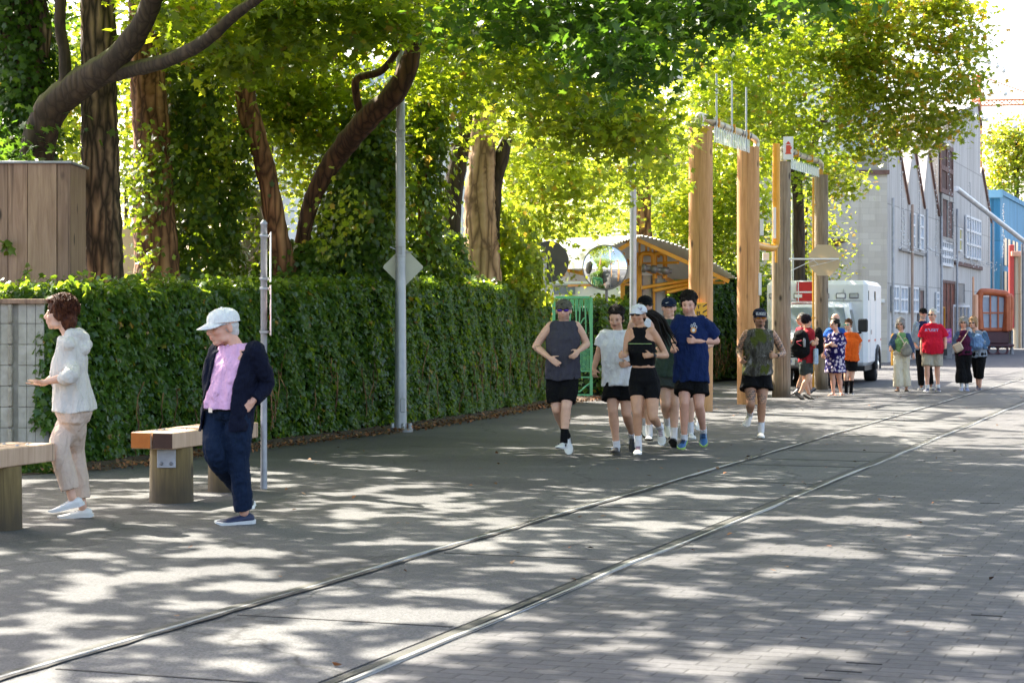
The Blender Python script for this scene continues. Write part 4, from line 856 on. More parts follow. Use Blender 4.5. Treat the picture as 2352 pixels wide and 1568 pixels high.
def dpipe(t, x, ya, out=.15, mat=None, r=.05):
    b = MB(); q = FP(x, ya, out); b.tube([Vector((q.x, q.y, 0.05)), q], r, 8); b.build('downpipe', mat or M['galv'], t)
def fwin(t, x0, y0, x1, y1, cols=1, rows=1, mat=None, fr=None, fw=.07, slope=True, name='window'):
    """window on the street front; rows follow the perspective of the wall"""
    A = FT(x0); B = FT(x1); Ya = (FA+SD*A).y; zt = CAMH+(HOR-y0)/FPX*Ya; zb = CAMH+(HOR-y1)/FPX*Ya; c = FA+SD*(A+B)/2+SN*.03; L = B-A
    b = MB(); b.box((c.x, c.y, (zt+zb)/2), (.05, L, zt-zb), (SN, SD, ZU)); wn = b.build(name, mat or M['pane'], t)
    b = MB()
    for i in range(cols+1): q = c+SD*(L*(i/cols-.5))+SN*.04; b.box((q.x, q.y, (zt+zb)/2), (.06, fw, zt-zb+fw), (SN, SD, ZU))
    for i in range(rows+1): z = zb+(zt-zb)*i/rows; q = c+SN*.045; b.box((q.x, q.y, z), (.054, L+fw*.9, fw), (SN, SD, ZU))
    b.build('frame', fr or M['white_paint'], wn); return wn
# block walled end building
t = thing('block_building', 'pale concrete block building with glazed upper storey behind the ambulance', 'building', FA, None); Y = 68
b = MB(); a, c = P(1700, 400, Y), GX(2038, Y); b.box(((a.x+c.x)/2, Y+2.0, a.z/2), (c.x-a.x, 4, a.z)); b.build('wall', M['block_pale'], t)
b = MB(); b.box(((a.x+c.x)/2, Y-.03, a.z+.06), (c.x-a.x+.1, .2, .14)); b.build('coping', M['rust'], t)
b = MB(); z2 = P(0, 150, Y).z; b.box(((a.x+c.x)/2, Y+2.2, (a.z+.13+z2)/2), (c.x-a.x-.12, 3.6, z2-a.z-.13)); b.build('upper_wall', M['shed_light'], t)
for x0, x1 in ((1953, 1984), (1988, 2022)):
    p, q = P(x0, 300, Y+.38), P(x1, 394, Y+.38); b = MB(); b.box((p+q)/2, (q.x-p.x, .05, p.z-q.z)); b.build('window', M['pane_blue'], t)
b = MB(); b.box(P(2036, 360, Y+.2), (.12, .1, 1.2)); b.build('trim', M['rust'], t)
b = MB(); b.box(P(1911, 553, Y-.5), (.9, 1, .12), None, .02); b.box(P(1908, 560, Y-.4), (.5, .7, .16)); b.build('canopy', M['rust'], t)
b = MB(); b.box(P(2027, 691, Y-.1), (.12, .15, .12), None, .01); b.build('wall_light', M['white_paint'], t)
# gabled sheds of the street front
sh = shed('first grey gabled shed of the street, next to the block wall', 2038, 2086, [(2038, 350), (2060, 320), (2086, 468)])
rake(sh, [(2060, 322), (2086, 468)]); dpipe(sh, 2086, 470, mat=mottled('pipe_tan', (.38, .26, .20), (.50, .36, .28), 3)); dpipe(sh, 2041, 455)
fwin(sh, 2045, 657, 2059, 714, 2, 2, M['pane_blue']); fwin(sh, 2063, 659, 2079, 716, 2, 2, M['pane_blue'])
b = MB(); bar(b, (2064, 572), (2086, 577), .10); b.build('ledge', M['steel_dark'], sh)
sh = shed('second grey gabled shed with a dark doorway behind the green shirted woman', 2086.3, 2122, [(2086.3, 420), (2098, 330), (2122, 478)])
rake(sh, [(2098, 332), (2122, 478)]); dpipe(sh, 2120, 480)
fwin(sh, 2088, 661, 2104, 716, 2, 2, M['pane_blue']); fwin(sh, 2107, 664, 2117, 800, 1, 1, M['rust'], M['steel_dark'], .1, name='door'); fwin(sh, 2108, 494, 2116, 572, 1, 3, M['pane_blue']); fwin(sh, 2090, 490, 2096, 568, 1, 3, M['pane_blue'])
b = MB(); bar(b, (2087, 578), (2121, 586), .10); b.build('ledge', M['steel_dark'], sh)
sh = shed('third narrow grey gabled shed with rusty stains', 2122.3, 2155, [(2122.3, 440), (2132, 345), (2155, 495)])
rake(sh, [(2132, 347), (2155, 495)]); dpipe(sh, 2154, 497); fwin(sh, 2147, 672, 2152, 716, 1, 3, M['pane_blue'])
sh = shed('tall grey shed bay with dark timber glazing and a lattice balcony', 2155.3, 2190, [(2155.3, 318), (2170, 300), (2190, 345)])
fwin(sh, 2157, 330, 2184, 436, 2, 2, mottled('dark_timber', (.05, .02, .015), (.12, .05, .03), 3), M['rust'], .2); fwin(sh, 2159, 450, 2184, 548, 2, 1, M['rust'], M['steel_dark'], .2)
fwin(sh, 2159, 552, 2184, 606, 5, 3, M['pane'], M['white_paint'], .12, name='balcony_panel'); dpipe(sh, 2190, 480)
wn = fwin(sh, 2161, 646, 2188, 790, 3, 1, mottled('mural', (.05, .02, .015), (.32, .08, .03), 2.5, .8), M['rust'], .12, name='doorway')
fwin(sh, 2160, 706, 2165, 790, 1, 1, M['yellow_paint'], M['yellow_paint'], .05, name='door_post')
sh = shed('tallest grey shed wall with a big white grid window and hanging lights', 2190.3, 2252, [(2190.3, 260), (2246, 236), (2252, 290)])
rake(sh, [(2246, 238), (2252.5, 292)], .2); fwin(sh, 2215, 496, 2249, 590, 6, 3, M['pane_blue'], M['white_paint'], .1)
fwin(sh, 2199, 525, 2205, 575, 1, 2, mottled('amber', (.45, .38, .12), (.55, .50, .2), 3)); fwin(sh, 2192, 648, 2211, 697, 1, 1, M['steel_dark'], M['shed_grey'])
wn = fwin(sh, 2186, 702, 2222, 792, 4, 1, M['pane'], M['white_paint'], .1, name='shop_window')
b = MB(); bar(b, (2191, 603), (2252, 617), .16); b.build('ledge', M['rust'], sh)
sh = shed('last grey shed whose dark roof edge slopes down to the blue shed', 2252.3, 2275, [(2252.3, 398), (2255, 385), (2275, 507)])
rake(sh, [(2255, 388), (2275.5, 509)], .2); dpipe(sh, 2274, 510)
# blue shed
BM1 = gwall('blue_deep', (.045, .24, .46), (.06, .29, .52)); BM2 = gwall('blue_pale', (.13, .33, .50), (.18, .40, .57))
t = thing('blue_shed', 'bright blue ribbed metal shed at the end of the street', 'building', GX(2272, 101)); Y = 101; p0, p1 = GX(2270, Y), GX(2297, Y); zt = CAMH+(HOR-441)/FPX*Y
b = MB(); q = p1+SD*40; b.add([p0, p1, q, p0+SD*40, p0+ZU*zt, p1+ZU*zt, q+ZU*zt, p0+SD*40+ZU*zt], [(0, 1, 5, 4), (3, 2, 1, 0), (2, 3, 7, 6), (3, 0, 4, 7), (4, 5, 6, 7)]); b.build('wall', BM1, t)
b = MB(); b.add([p1+SN*.01, q+SN*.01, q+ZU*zt+SN*.01, p1+ZU*zt+SN*.01], [(0, 1, 2, 3)]); b.build('side_wall', BM2, t)
b = MB()
for i in range(9): x = p0.x+(p1.x-p0.x)*(i+.5)/9; b.box((x, Y-.03, zt/2), (.03, .06, zt-.5))
b.build('ribs', BM1, t); b = MB(); b.box(((p0.x+p1.x)/2, Y-.1, zt-.1), (p1.x-p0.x+.2, .3, .4)); q0 = p1+SD*20; b.box((q0.x, q0.y, zt), (.2, 40, .25), (SN, SD, ZU)); b.build('fascia', BM2, t)
for i, (d0, d1, za, zb) in enumerate(((1.5, 2.6, 4.2, 5.6), (3.2, 4.3, 4.2, 5.6), (5.5, 6.6, 4.2, 5.6), (7.2, 8.3, 4.2, 5.6), (1.5, 2.6, 1.9, 3.9), (3.2, 4.3, 1.9, 3.9), (14, 15, 4, 5.6), (16, 17, 4, 5.6))):
    c = p1+SD*(d0+d1)/2+SN*.04; b = MB(); b.box((c.x, c.y, (za+zb)/2), (.05, d1-d0, zb-za), (SN, SD, ZU)); b.build('window', M['pane'], t)
c = p1+SD*3+SN*.6; b = MB(); b.box((c.x, c.y, 1.5), (1.2, 5, .25), ((SN-ZU*.5).normalized(), SD, (ZU+SN*.5).normalized())); b.build('awning', M['white_paint'], t)
# beige frontage and red column at the right edge
t = thing('beige_building', 'beige columned frontage with a tall red post at the picture edge', 'building', GX(2345, 100)); Y = 100
b = MB(); a = P(2340, 585, Y); b.box((a.x+2.5, Y+1, a.z/2), (5, 1.8, a.z)); b.build('wall', gwall('beige', (.46, .36, .24), (.58, .48, .34)), t)
for xx in (2333, 2349): b = MB(); q = P(xx, 580, Y-.3); b.lathe((q.x, q.y, 0), [(.14, 0), (.13, q.z)], 14); b.build('column', gwall('beige2', (.42, .36, .26), (.52, .47, .36)), t)
b = MB(); q = P(2323, 562, Y-.4); b.box((q.x, q.y, (q.z+1.0)/2), (.24, .24, q.z-1.0), None, .03); b.build('red_post', plain('red_post', (.42, .04, .03)), t)
b = MB(); q = P(2342, 583, Y-.5); b.box(q, (.9, .5, .25), None, .03); b.build('cornice', mottled('cornice', (.45, .20, .12), (.60, .36, .26), 5), t)
lerp_ = lambda a, b, t: a+(b-a)*t
# sloping pipe along the front
t = thing('sloping_pipe', 'thick pale pipe sloping down across the shed fronts', 'pipe', FA+SD*FT(2155)); b = MB(); A = FP(2150, 434, .8); B = P(2430, 615, 102); b.tube([A, lerp_(A, B, .3), lerp_(A, B, .6), B], .11, 12); b.build('pipe', mottled('pipe_pale', (.42, .46, .50), (.62, .65, .68), 2, .35, .3), t)
b = MB(); b.tube([P(2349, 560, 96), P(2349, 800, 96)], .08, 8); b.build('support', M['steel_dark'], t)
# pale factory behind the trees, and low walls in the yard
t = thing('pale_building', 'large pale building glimpsed through the trees behind the hedge', 'building', GX(800, 60)); Y = 60
b = MB(); a, c = P(560, 330, Y), P(1090, 330, Y); b.box(((a.x+c.x)/2, Y+4, a.z/2), (c.x-a.x, 8, a.z)); b.build('wall', M['shed_light'], t)
b = MB(); a2, c2 = P(540, 150, Y+1), P(1060, 150, Y+1); b.box(((a2.x+c2.x)/2, Y+4.6, (a.z+a2.z)/2+.1), (c2.x-a2.x, 7, a2.z-a.z-.1)); b.build('upper_wall', M['pane_blue'], t)
b = MB()
for i in range(22): x = a2.x+(c2.x-a2.x)*i/21; b.box((x, Y+1.07, (a.z+a2.z)/2+.1), (.1, .06, a2.z-a.z-.2))
for z in (a.z+.7, a.z+1.5): b.box(((a2.x+c2.x)/2, Y+1.06, z), (c2.x-a2.x, .04, .07))
b.build('mullions', M['white_paint'], t); b = MB(); b.box(((a.x+c.x)/2, Y-.05, a.z+.05), (c.x-a.x+.3, .3, .22)); b.build('cornice', M['white_paint'], t)
for i in range(7):
    x = a.x+(c.x-a.x)*(i+.5)/7; b = MB(); b.box((x, Y-.02, 2.9), (.75, .05, 1.5)); b.box((x, Y-.03, 2.1), (.95, .14, .08)); b.build('window_panel', M['shed_grey'], t)
t = thing('white_building', 'low white building with a dark window beside the convex mirror', 'building', GX(1340, 50)); Y = 50
b = MB(); a, c = P(1225, 555, Y), P(1462, 555, Y); b.box(((a.x+c.x)/2, Y+2, a.z/2), (c.x-a.x, 4, a.z)); b.build('wall', mottled('white_wall', (.74, .74, .72), (.82, .82, .80), 2, .8), t)
b = MB(); b.box(P(1296, 667, Y-.02), (.54, .06, .19)); b.build('window', M['pane'], t); b = MB(); b.box(P(1300, 653, Y-.05), (1.6, .12, .05)); b.build('ledge', M['steel'], t)
t = thing('yard_wall', 'peach coloured wall with a red sign seen past the furrowed trunk', 'wall', GX(230, 36)); Y = 36
b = MB(); a, c = P(120, 520, Y), P(335, 520, Y); b.box(((a.x+c.x)/2, Y+.2, a.z/2), (c.x-a.x, .3, a.z)); b.build('panel', mottled('peach', (.58, .40, .30), (.68, .50, .40), 2, .8), t)
b = MB(); b.box(P(176, 604, Y-.0), (.05, .08, .37)); b.build('red_sign', plain('red3', (.6, .03, .02)), t)
M['tent'] = leafmat('tent', (.72, .70, .66), (.5, .48, .44), .03, tw=.3)
for x, y, w_, lb in ((318, 612, .22, 'small pale tent top between the furrowed and red trunks'), (520, 590, .42, 'pale canvas tent top left of the thin sign post'), (573, 592, .25, 'second pale tent top touching the thin sign post')):
    Y = 31; t = thing('tent', lb, 'tent', GX(x, Y), 'pale tents in the yard'); q = P(x, y, Y); b = MB(); z1 = CAMH+(HOR-672)/FPX*Y
    base = [Vector((q.x+sx*w_*1.3, Y+sy*w_, z1)) for sx, sy in ((-1, -1), (1, -1), (1, 1), (-1, 1))]; b.add([q]+base, [(0, 1, 2), (0, 2, 3), (0, 3, 4), (0, 4, 1)])
    for k in range(4): b.tube([base[k], Vector((base[k].x, base[k].y, 0))], .02, 6)
    b.build('canvas', M['tent'], t)
# curved duct sculpture behind the hedge
t = thing('concrete_duct', 'large curved grey duct lying in the yard left of the thin sign post', 'duct', GX(560, 30)); Y = 30
b = MB()
for rr, dd in ((.62, 0), (.50, -.12), (.74, .15)):
    pts = [P(500, 520, Y)+Vector((math.cos(R(a))*rr, dd, math.sin(R(a))*rr)) for a in range(-100, 60, 10)]; b.tube(pts, .075, 10)
b.build('duct', mottled('duct', (.20, .15, .12), (.34, .28, .24), 5, .8), t)
b = MB(); q = P(520, 600, Y); b.box((q.x, q.y, q.z/2), (.25, .3, q.z)); b.build('stand', M['steel_dark'], t)

# ================================================================ fairy lights, globes, crane
mb_, tt, bs = newmat('bulb'); bs.inputs['Base Color'].default_value = (.70, .70, .68, 1); bs.inputs['Roughness'].default_value = .2
M['bulb'] = mb_
def lights(label, pts, n, r=.026, wob=.05, kind='fairy_lights'):
    """pts: world points of the wire"""
    t = thing(kind, label, 'lights', (pts[0].x, pts[0].y, 0), 'strings of small lights on the sheds'); P3_, _ = smoothpath(pts, [1]*len(pts), 8); b = MB(); b.tube(P3_, .008, 4, False); b.build('wire', M['steel_dark'], t)
    b = MB(); A = np.array([tuple(p) for p in P3_]); L = np.r_[0, np.cumsum(np.linalg.norm(np.diff(A, axis=0), axis=1))]
    for s in np.linspace(0, L[-1], n): b.ball([np.interp(s, L, A[:, i])+random.uniform(-wob, wob) for i in range(3)], r, 6, 4)
    o = b.build('bulbs', M['bulb'], t); o['kind'] = 'stuff'
for x, a, b_, lb in ((2050, 340, 565, 'first string of lights hanging down the first grey shed'), (2056, 480, 560, 'short second string of lights on the first grey shed'), (2092, 380, 575, 'string of lights hanging down the second grey shed'), (2131, 380, 590, 'string of lights hanging down the third grey shed'), (2163, 340, 560, 'string of lights over the dark timber glazing'), (2172, 450, 600, 'string of lights in front of the lattice balcony'), (2212, 420, 600, 'string of lights left of the big grid window'), (2255, 430, 610, 'string of lights right of the big grid window'), (2290, 470, 590, 'string of lights at the corner of the blue shed')):
    lights(lb, [FP(x, a, .3), FP(x+1, (a+b_)/2, .3), FP(x, b_, .3)], 22)
lights('garland of lights running along the grey sheds below the eaves', [FP(2044, 558, .35), FP(2064, 568, .4), FP(2086, 572, .4), FP(2108, 573, .4), FP(2134, 583, .4), FP(2155, 580, .4), FP(2170, 602, .4), FP(2192, 592, .4), FP(2215, 603, .4), FP(2240, 605, .4), FP(2272, 615, .4)], 110, .028, .2)
for i, (pts, lb) in enumerate((([(2225, 120, 60), (2282, 141, 60), (2330, 170, 60), (2400, 190, 60)], 'upper string of frosted globes crossing the white sky'), ([(2215, 250, 60), (2268, 212, 60), (2286, 206, 60), (2360, 215, 58)], 'middle string of frosted globes crossing the white sky'), ([(2215, 262, 62), (2250, 262, 62), (2292, 275, 62), (2420, 300, 60)], 'lower string of frosted globes over the tallest shed'))):
    w3 = [P(*p) for p in pts]; t = thing('globe_string', lb, 'lights', (w3[0].x, w3[0].y, 0), 'strings of frosted globes over the street'); q3, _ = smoothpath(w3, [1]*len(w3), 6); b = MB(); b.tube(q3, .006, 4, False); b.build('wire', M['steel_dark'], t)
    for f in (.28, .42, .5, .8):
        q = q3[int(f*(len(q3)-1))]; b = MB(); b.ball(q-ZU*.1, .07, 10, 8); b.lathe(q, [(.03, -.03), (.03, .02)], 8); b.build('globe', M['bulb'], t)
t = thing('tower_crane', 'orange crane jib high above the sheds in the white sky', 'crane', GX(2300, 190)); Y = 190; CO = plain('crane_orange', (.75, .26, .08))
b = MB(); a, c = P(2240, 243, Y), P(2520, 238, Y)
for dz in (0, .5): b.tube([a+ZU*dz, c+ZU*dz], .09, 6)
n = 16
for i in range(n): p, q = a+(c-a)*i/n, a+(c-a)*(i+1)/n; b.tube([p, q+ZU*.5], .05, 5); b.tube([p+ZU*.5, q], .05, 5)
b.build('jib', CO, t); b = MB(); b.tube([P(2245, 172, Y), P(2420, 236, Y)], .06, 5); b.tube([P(2245, 172, Y), P(2240, 243, Y)], .1, 5); b.build('tie_rod', CO, t)
b = MB(); q = P(2243, 172, Y); 
for sx, sy in ((-.5, -.5), (.5, -.5), (.5, .5), (-.5, .5)): b.tube([(q.x+sx, q.y+sy, 0), (q.x+sx*.6, q.y+sy*.6, q.z)], .1, 5)
b.build('mast', CO, t)

# ================================================================ trolley cart, posts, patterned planter
t = thing('orange_cart', 'orange framed glass sided cart on dark wheels at the end of the street', 'cart', GX(2285, 84)); Y = 84
def kp(x, y, d=0): return P(x, y, Y+d)
OM = mottled('cart_orange', (.42, .085, .025), (.60, .17, .06), 3, .5); DR = mottled('cart_dark', (.05, .015, .02), (.10, .03, .04), 3, .5)
def ktube(b, pts, r): q, rr = smoothpath([kp(*p) for p in pts], [r]*len(pts), 4); b.tube(q, rr, 10)
b = MB()
for d in (0, 1.2):
    ktube(b, [(2252, 756, d), (2249, 700, d), (2252, 675, d), (2262, 670, d), (2300, 674, d), (2312, 678, d), (2314, 700, d), (2310, 760, d)], .15)
b.build('frame', OM, t)
b = MB(); ktube(b, [(2319, 760, .2), (2323, 700, .2), (2322, 682, .2), (2316, 680, .2)], .11); b.box((kp(2313, 678)+kp(2313, 762))/2, (.22, .5, 1.5), None, .04); b.build('corner_post', OM, t)
for x0, x1 in ((2256, 2273), (2276, 2291), (2294, 2308)):
    for y0, y1 in ((682, 716), (721, 752)):
        p, q = kp(x0, y0, .05), kp(x1, y1, .05); b = MB(); b.box((p+q)/2, (q.x-p.x, .04, p.z-q.z)); b.build('pane', M['pane_blue'], t)
b = MB()
for xx in (2274.5, 2292.5): b.box((kp(xx, 672)+kp(xx, 758))/2, (.06, .1, 1.5))
b.box((kp(2252, 718.5)+kp(2310, 718.5))/2, (1.05, .08, .07)); b.build('glazing_bars', OM, t)
b = MB(); b.box((kp(2256, 674)+kp(2310, 674))/2+YF*.6, (.98, 1.1, .14), None, .05); b.build('roof', OM, t)
b = MB(); b.box((kp(2256, 757)+kp(2310, 757))/2+YF*.55, (1.0, 1.1, .16), None, .04); b.build('floor_rail', OM, t)
b = MB(); b.box((kp(2255, 775)+kp(2318, 775))/2+YF*.6, (1.2, 1.2, .55), None, .05); b.box((kp(2250, 793)+kp(2322, 793))/2+YF*.5, (1.5, 1.4, .12), None, .03); b.build('chassis', DR, t)
for xx in (2281, 2303):
    b = MB(); c = kp(xx, 804, -.1); 
    b.tube([c+Vector((math.cos(a)*.21, 0, math.sin(a)*.19)) for a in [R(30*i) for i in range(13)]], .05, 8, False); b.build('wheel', DR, t)
b = MB(); b.lathe(GX(2324, Y), [(.09, 0), (.07, .1), (.06, 1.0)], 10); b.build('stay', M['steel_dark'], t)
for x, ya, r, lb in ((2235.5, 637, .045, 'thin tall orange post beside the orange cart'), (2241, 678, .11, 'stout orange post beside the orange cart')):
    one('orange_post', lb, 'post', lambda b: b.lathe(GX(x, 82), [(r, 0), (r*.95, CAMH+(HOR-ya)/FPX*82), (r*.5, CAMH+(HOR-ya)/FPX*82+.03)], 12), mottled('post_orange%d' % x, (.72, .36, .20), (.82, .46, .28), 3), GX(x, 82), 'orange posts')
t = thing('planter', 'grey planter with a pink and purple patterned screen behind the red shirted man', 'planter', GX(2171, 74)); Y = 74
b = MB(); p = P(2171, 800, Y); b.lathe(GX(2171, Y), [(.24, 0), (.30, .55), (.31, .6)], 16); b.build('pot', M['steel_dark'], t)
mp_, tt, bs = newmat('pattern_pink'); vo = tt.nodes.new('ShaderNodeTexVoronoi'); vo.inputs['Scale'].default_value = 7; tt.links.new(coord(tt), vo.inputs['Vector']); tt.links.new(ramp(tt, vo.outputs['Distance'], [(.1, (.75, .12, .02)), (.3, (.65, .02, .18)), (.5, (.25, .03, .35)), (.7, (.7, .2, .3))]), bs.inputs['Base Color'])
b = MB(); b.box(P(2171, 774, Y-.05), (.46, .08, .62), None, .01); b.build('screen', mp_, t)
one('yellow_bollard', 'short yellow bollard behind the woman in the green top', 'bollard', lambda b: b.lathe(GX(2053, 64), [(.10, 0), (.10, .95), (.05, 1.03)], 14), M['yellow_paint'], GX(2053, 64))

# ================================================================ ambulance
aa = R(15.5); AD = Vector((math.sin(aa), math.cos(aa), 0)); AN = Vector((math.cos(aa), -math.sin(aa), 0)); AO = GX(1871, 46.2)   # AD runs from nose to tail
def ap(s, l, z): return AO+AN*s+AD*l+ZU*z
AX = (AN, AD, ZU)
t = thing('ambulance', 'white box bodied ambulance with red markings parked behind the timber columns', 'ambulance', AO)
WM = mottled('amb_white', (.66, .69, .72), (.74, .76, .78), 2, .3, 0, 0); RM = plain('amb_red', (.48, .012, .02), .35)
b = MB(); b.box(ap(0, 2.2, 1.40), (2.34, 3.6, 2.0), AX, .10); b.build('body', WM, t)
b = MB(); b.box(ap(0, 2.2, .36), (2.2, 3.5, .12), AX); b.box(ap(0, -.3, .45), (1.8, 1.6, .2), AX); b.build('chassis', M['black'], t)
b = MB()   # cab as a lofted shell: nose, bonnet, screen, roof
pr = [(-1.55, .42, .86), (-1.60, .75, .88), (-1.52, 1.02, .90), (-.75, 1.14, .93), (-.62, 1.20, .93), (-.15, 1.78, .80), (.05, 1.86, .78), (.42, 1.90, .80)]
vs = []
for l, z, hw in pr: vs += [ap(-hw, l, z), ap(-hw*.6, l-.04, z+.02), ap(hw*.6, l-.04, z+.02), ap(hw, l, z)]
n = len(pr)
fs = [(4*i+j, 4*i+j+1, 4*i+j+5, 4*i+j+4) for i in range(n-1) for j in range(3)]
lo = [ap(-.93, .42, .42), ap(.93, .42, .42)]; k0 = len(vs); vs += [ap(-.93, -.7, .42), ap(-.93, .42, .42), ap(.93, -.7, .42), ap(.93, .42, .42)]
fs += [(0, 4, 8, 12, 16, 20, 24, 28, k0+1, k0), (3, k0+2, k0+3, 31, 27, 23, 19, 15, 11, 7)]
b.add(vs, fs); b.build('cab', WM, t)
def qd(b, pts): b.add(pts, [tuple(range(len(pts)))])
b = MB(); e = -.03
def ws(s, f): l = -.60+.45*f; z = 1.205+.575*f; return ap(s, l+e-.05, z+.03)
b.add([ws(-.82, .06), ws(.82, .06), ws(.70, .93), ws(-.70, .93)]+[v+AD*.02 for v in (ws(-.82, .06), ws(.82, .06), ws(.70, .93), ws(-.70, .93))], [(0, 1, 2, 3), (4, 7, 6, 5), (0, 4, 5, 1), (1, 5, 6, 2), (2, 6, 7, 3), (3, 7, 4, 0)]); b.build('windshield', M['pane'], t)
b = MB(); b.add([ap(.935, -.45, 1.2), ap(.935, .3, 1.2), ap(.835, .3, 1.72), ap(.83, -.12, 1.72)], [(0, 1, 2, 3)]); b.build('side_window', M['glass_dark'], t)
b = MB(); b.box(ap(0, -1.62, .80), (1.25, .06, .30), AX, .02); b.build('grille', M['black'], t)
b = MB()
for k in range(4): b.box(ap(0, -1.66, .69+.07*k), (1.2, .02, .018), AX)
b.build('grille_bars', M['chrome'], t)
for s in (-.76, .76): b = MB(); b.box(ap(s, -1.58, .82), (.26, .10, .22), AX, .03); b.build('headlight', M['glass_dark'], t)
b = MB(); b.box(ap(0, -1.64, .50), (1.85, .16, .18), AX, .04); bp = b.build('bumper', M['steel_dark'], t)
b = MB(); b.box(ap(-.38, -1.74, .56), (.30, .012, .15), AX, .003); npl = b.build('licence_plate', M['white_paint'], bp); text_mesh('HG1', .10, plain('plate_blue', (.03, .06, .30)), npl, ap(-.38, -1.75, .56), AN, ZU)
b = MB(); b.box(ap(-.28, .37, 2.12), (.36, .02, .50), AX); b.box(ap(.16, .37, 2.12), (.05, .02, .5), AX); b.build('red_panel', RM, t)
b = MB(); b.box(ap(-.28, .355, 2.13), (.36, .02, .035), AX); b.box(ap(-.42, .355, 2.12), (.02, .02, .5), AX); b.build('stripe', WM, t)
b = MB(); b.box(ap(-.28, .12, 1.868), (.50, .40, .015), AX, .004); b.build('roof_stripe', RM, t)
for s, w_, mm in ((-1.02, .16, 'glass_dark'), (-.42, .20, 'white_paint'), (.18, .2, 'white_paint'), (.56, .20, 'white_paint'), (.86, .19, 'glass_dark')):
    b = MB(); b.box(ap(s, .385, 2.04), (w_+.03, .03, .13), AX, .02); f = b.build('warning_light', M['steel_dark'], t); b = MB(); b.box(ap(s, .365, 2.04), (w_-.02, .02, .085), AX, .008); b.build('lens', M[mm] if mm != 'glass_dark' else M['steel'], f)
b = MB(); b.box(ap(1.173, .62, 2.05), (.02, .06, .22), AX); b.box(ap(1.173, 2.2, 2.05), (.02, .3, .22), AX); b.build('side_light', M['glass_dark'], t)
b = MB(); b.box(ap(1.172, 1.5, 1.3), (.015, 1.0, 1.4), AX, .004); b.box(ap(1.172, 3.0, 1.3), (.015, 1.1, 1.5), AX, .004); dr = b.build('side_door', WM, t)
for s_ in (-.62, .62):
    b = MB(); b.box(ap(s_, .387, 1.45), (.012, .02, 1.5), AX); b.build('panel_seam', M['steel'], t)
b = MB(); b.box(ap(0, .386, 1.93), (2.1, .02, .012), AX); b.build('panel_seam', M['steel'], t)
b = MB(); b.box(ap(1.19, 1.1, 1.2), (.03, .06, .12), AX, .01); b.build('handle', M['chrome'], dr)
b = MB(); b.box(ap(1.171, 2.2, 1.0), (.012, 3.3, .05), AX); b.build('side_stripe', RM, t)
for s in (-1, 1):
    b = MB(); b.box(ap(s*1.14, -.35, 1.36), (.22, .10, .30), AX, .03); mr = b.build('mirror', M['black'], t); b = MB(); b.tube([ap(s*.92, -.3, 1.15), ap(s*1.1, -.35, 1.2)], .025, 6); b.build('mirror_arm', M['black'], mr)
for s in (-1, 1):
    for l, ww in ((-.95, .26), (2.75, .30)):
        cc = ap(s*(.80 if l < 0 else 1.02), l, .38); b = MB(); b.lathe(cc-AN*ww/2, [(.20, 0), (.36, .01), (.38, .05), (.38, ww-.05), (.36, ww-.01), (.20, ww)], 28, AN); wl = b.build('wheel', M['rubber'], t)
        b = MB(); b.lathe(cc+AN*s*ww*.48, [(.2, 0), (.16, .02), (.05, .06)], 16, AN*s); b.build('rim', M['chrome'], wl)
    b = MB(); cc = ap(s*1.18, 2.75, .38); pts = [cc+AD*math.cos(R(a))*.46+ZU*math.sin(R(a))*.46 for a in range(-10, 191, 20)]
    b.tube(pts, .055, 8); b.build('fender', M['black'], t)
# ================================================================ people: builders
TX = {}
def clouds(sc):
    if sc not in TX: t = bpy.data.textures.new('wr', 'CLOUDS'); t.noise_scale = sc; t.noise_depth = 2; TX[sc] = t
    return TX[sc]
def voxmesh(b, voxel, sm=4, wr=()):
    """fuse the shapes in b into one smooth skin"""
    me = bpy.data.meshes.new('tmp'); me.from_pydata(b.v, [], b.f); me.update(); o = bpy.data.objects.new('tmp', me); COL.objects.link(o)
    m = o.modifiers.new('r', 'REMESH'); m.mode = 'VOXEL'; m.voxel_size = voxel; m.use_smooth_shade = True
    if sm: m = o.modifiers.new('s', 'SMOOTH'); m.factor = .5; m.iterations = sm
    for sc, st in wr:
        m = o.modifiers.new('d', 'DISPLACE'); m.texture = clouds(sc); m.strength = st; m.mid_level = .5; m.texture_coords = 'GLOBAL'
    dg = bpy.context.evaluated_depsgraph_get(); r = bpy.data.meshes.new_from_object(o.evaluated_get(dg))
    bpy.data.objects.remove(o); bpy.data.meshes.remove(me); r.materials.clear(); return r
def skinmat():
    m, t, bs = newmat('skin'); a = t.nodes.new('ShaderNodeAttribute'); a.attribute_name = 'Col'
    c = mix(t, a.outputs['Color'], ramp(t, noise(t, coord(t), 14, 4), [(.3, (.88, .84, .82)), (.7, (1.08, 1.06, 1.05))]), 1, 'MULTIPLY')
    t.links.new(c, bs.inputs['Base Color']); bs.inputs['Roughness'].default_value = .5; bs.inputs['Subsurface Weight'].default_value = .06; bs.inputs['Subsurface Radius'].default_value = (.02, .008, .004)
    return m
SKIN = skinmat()
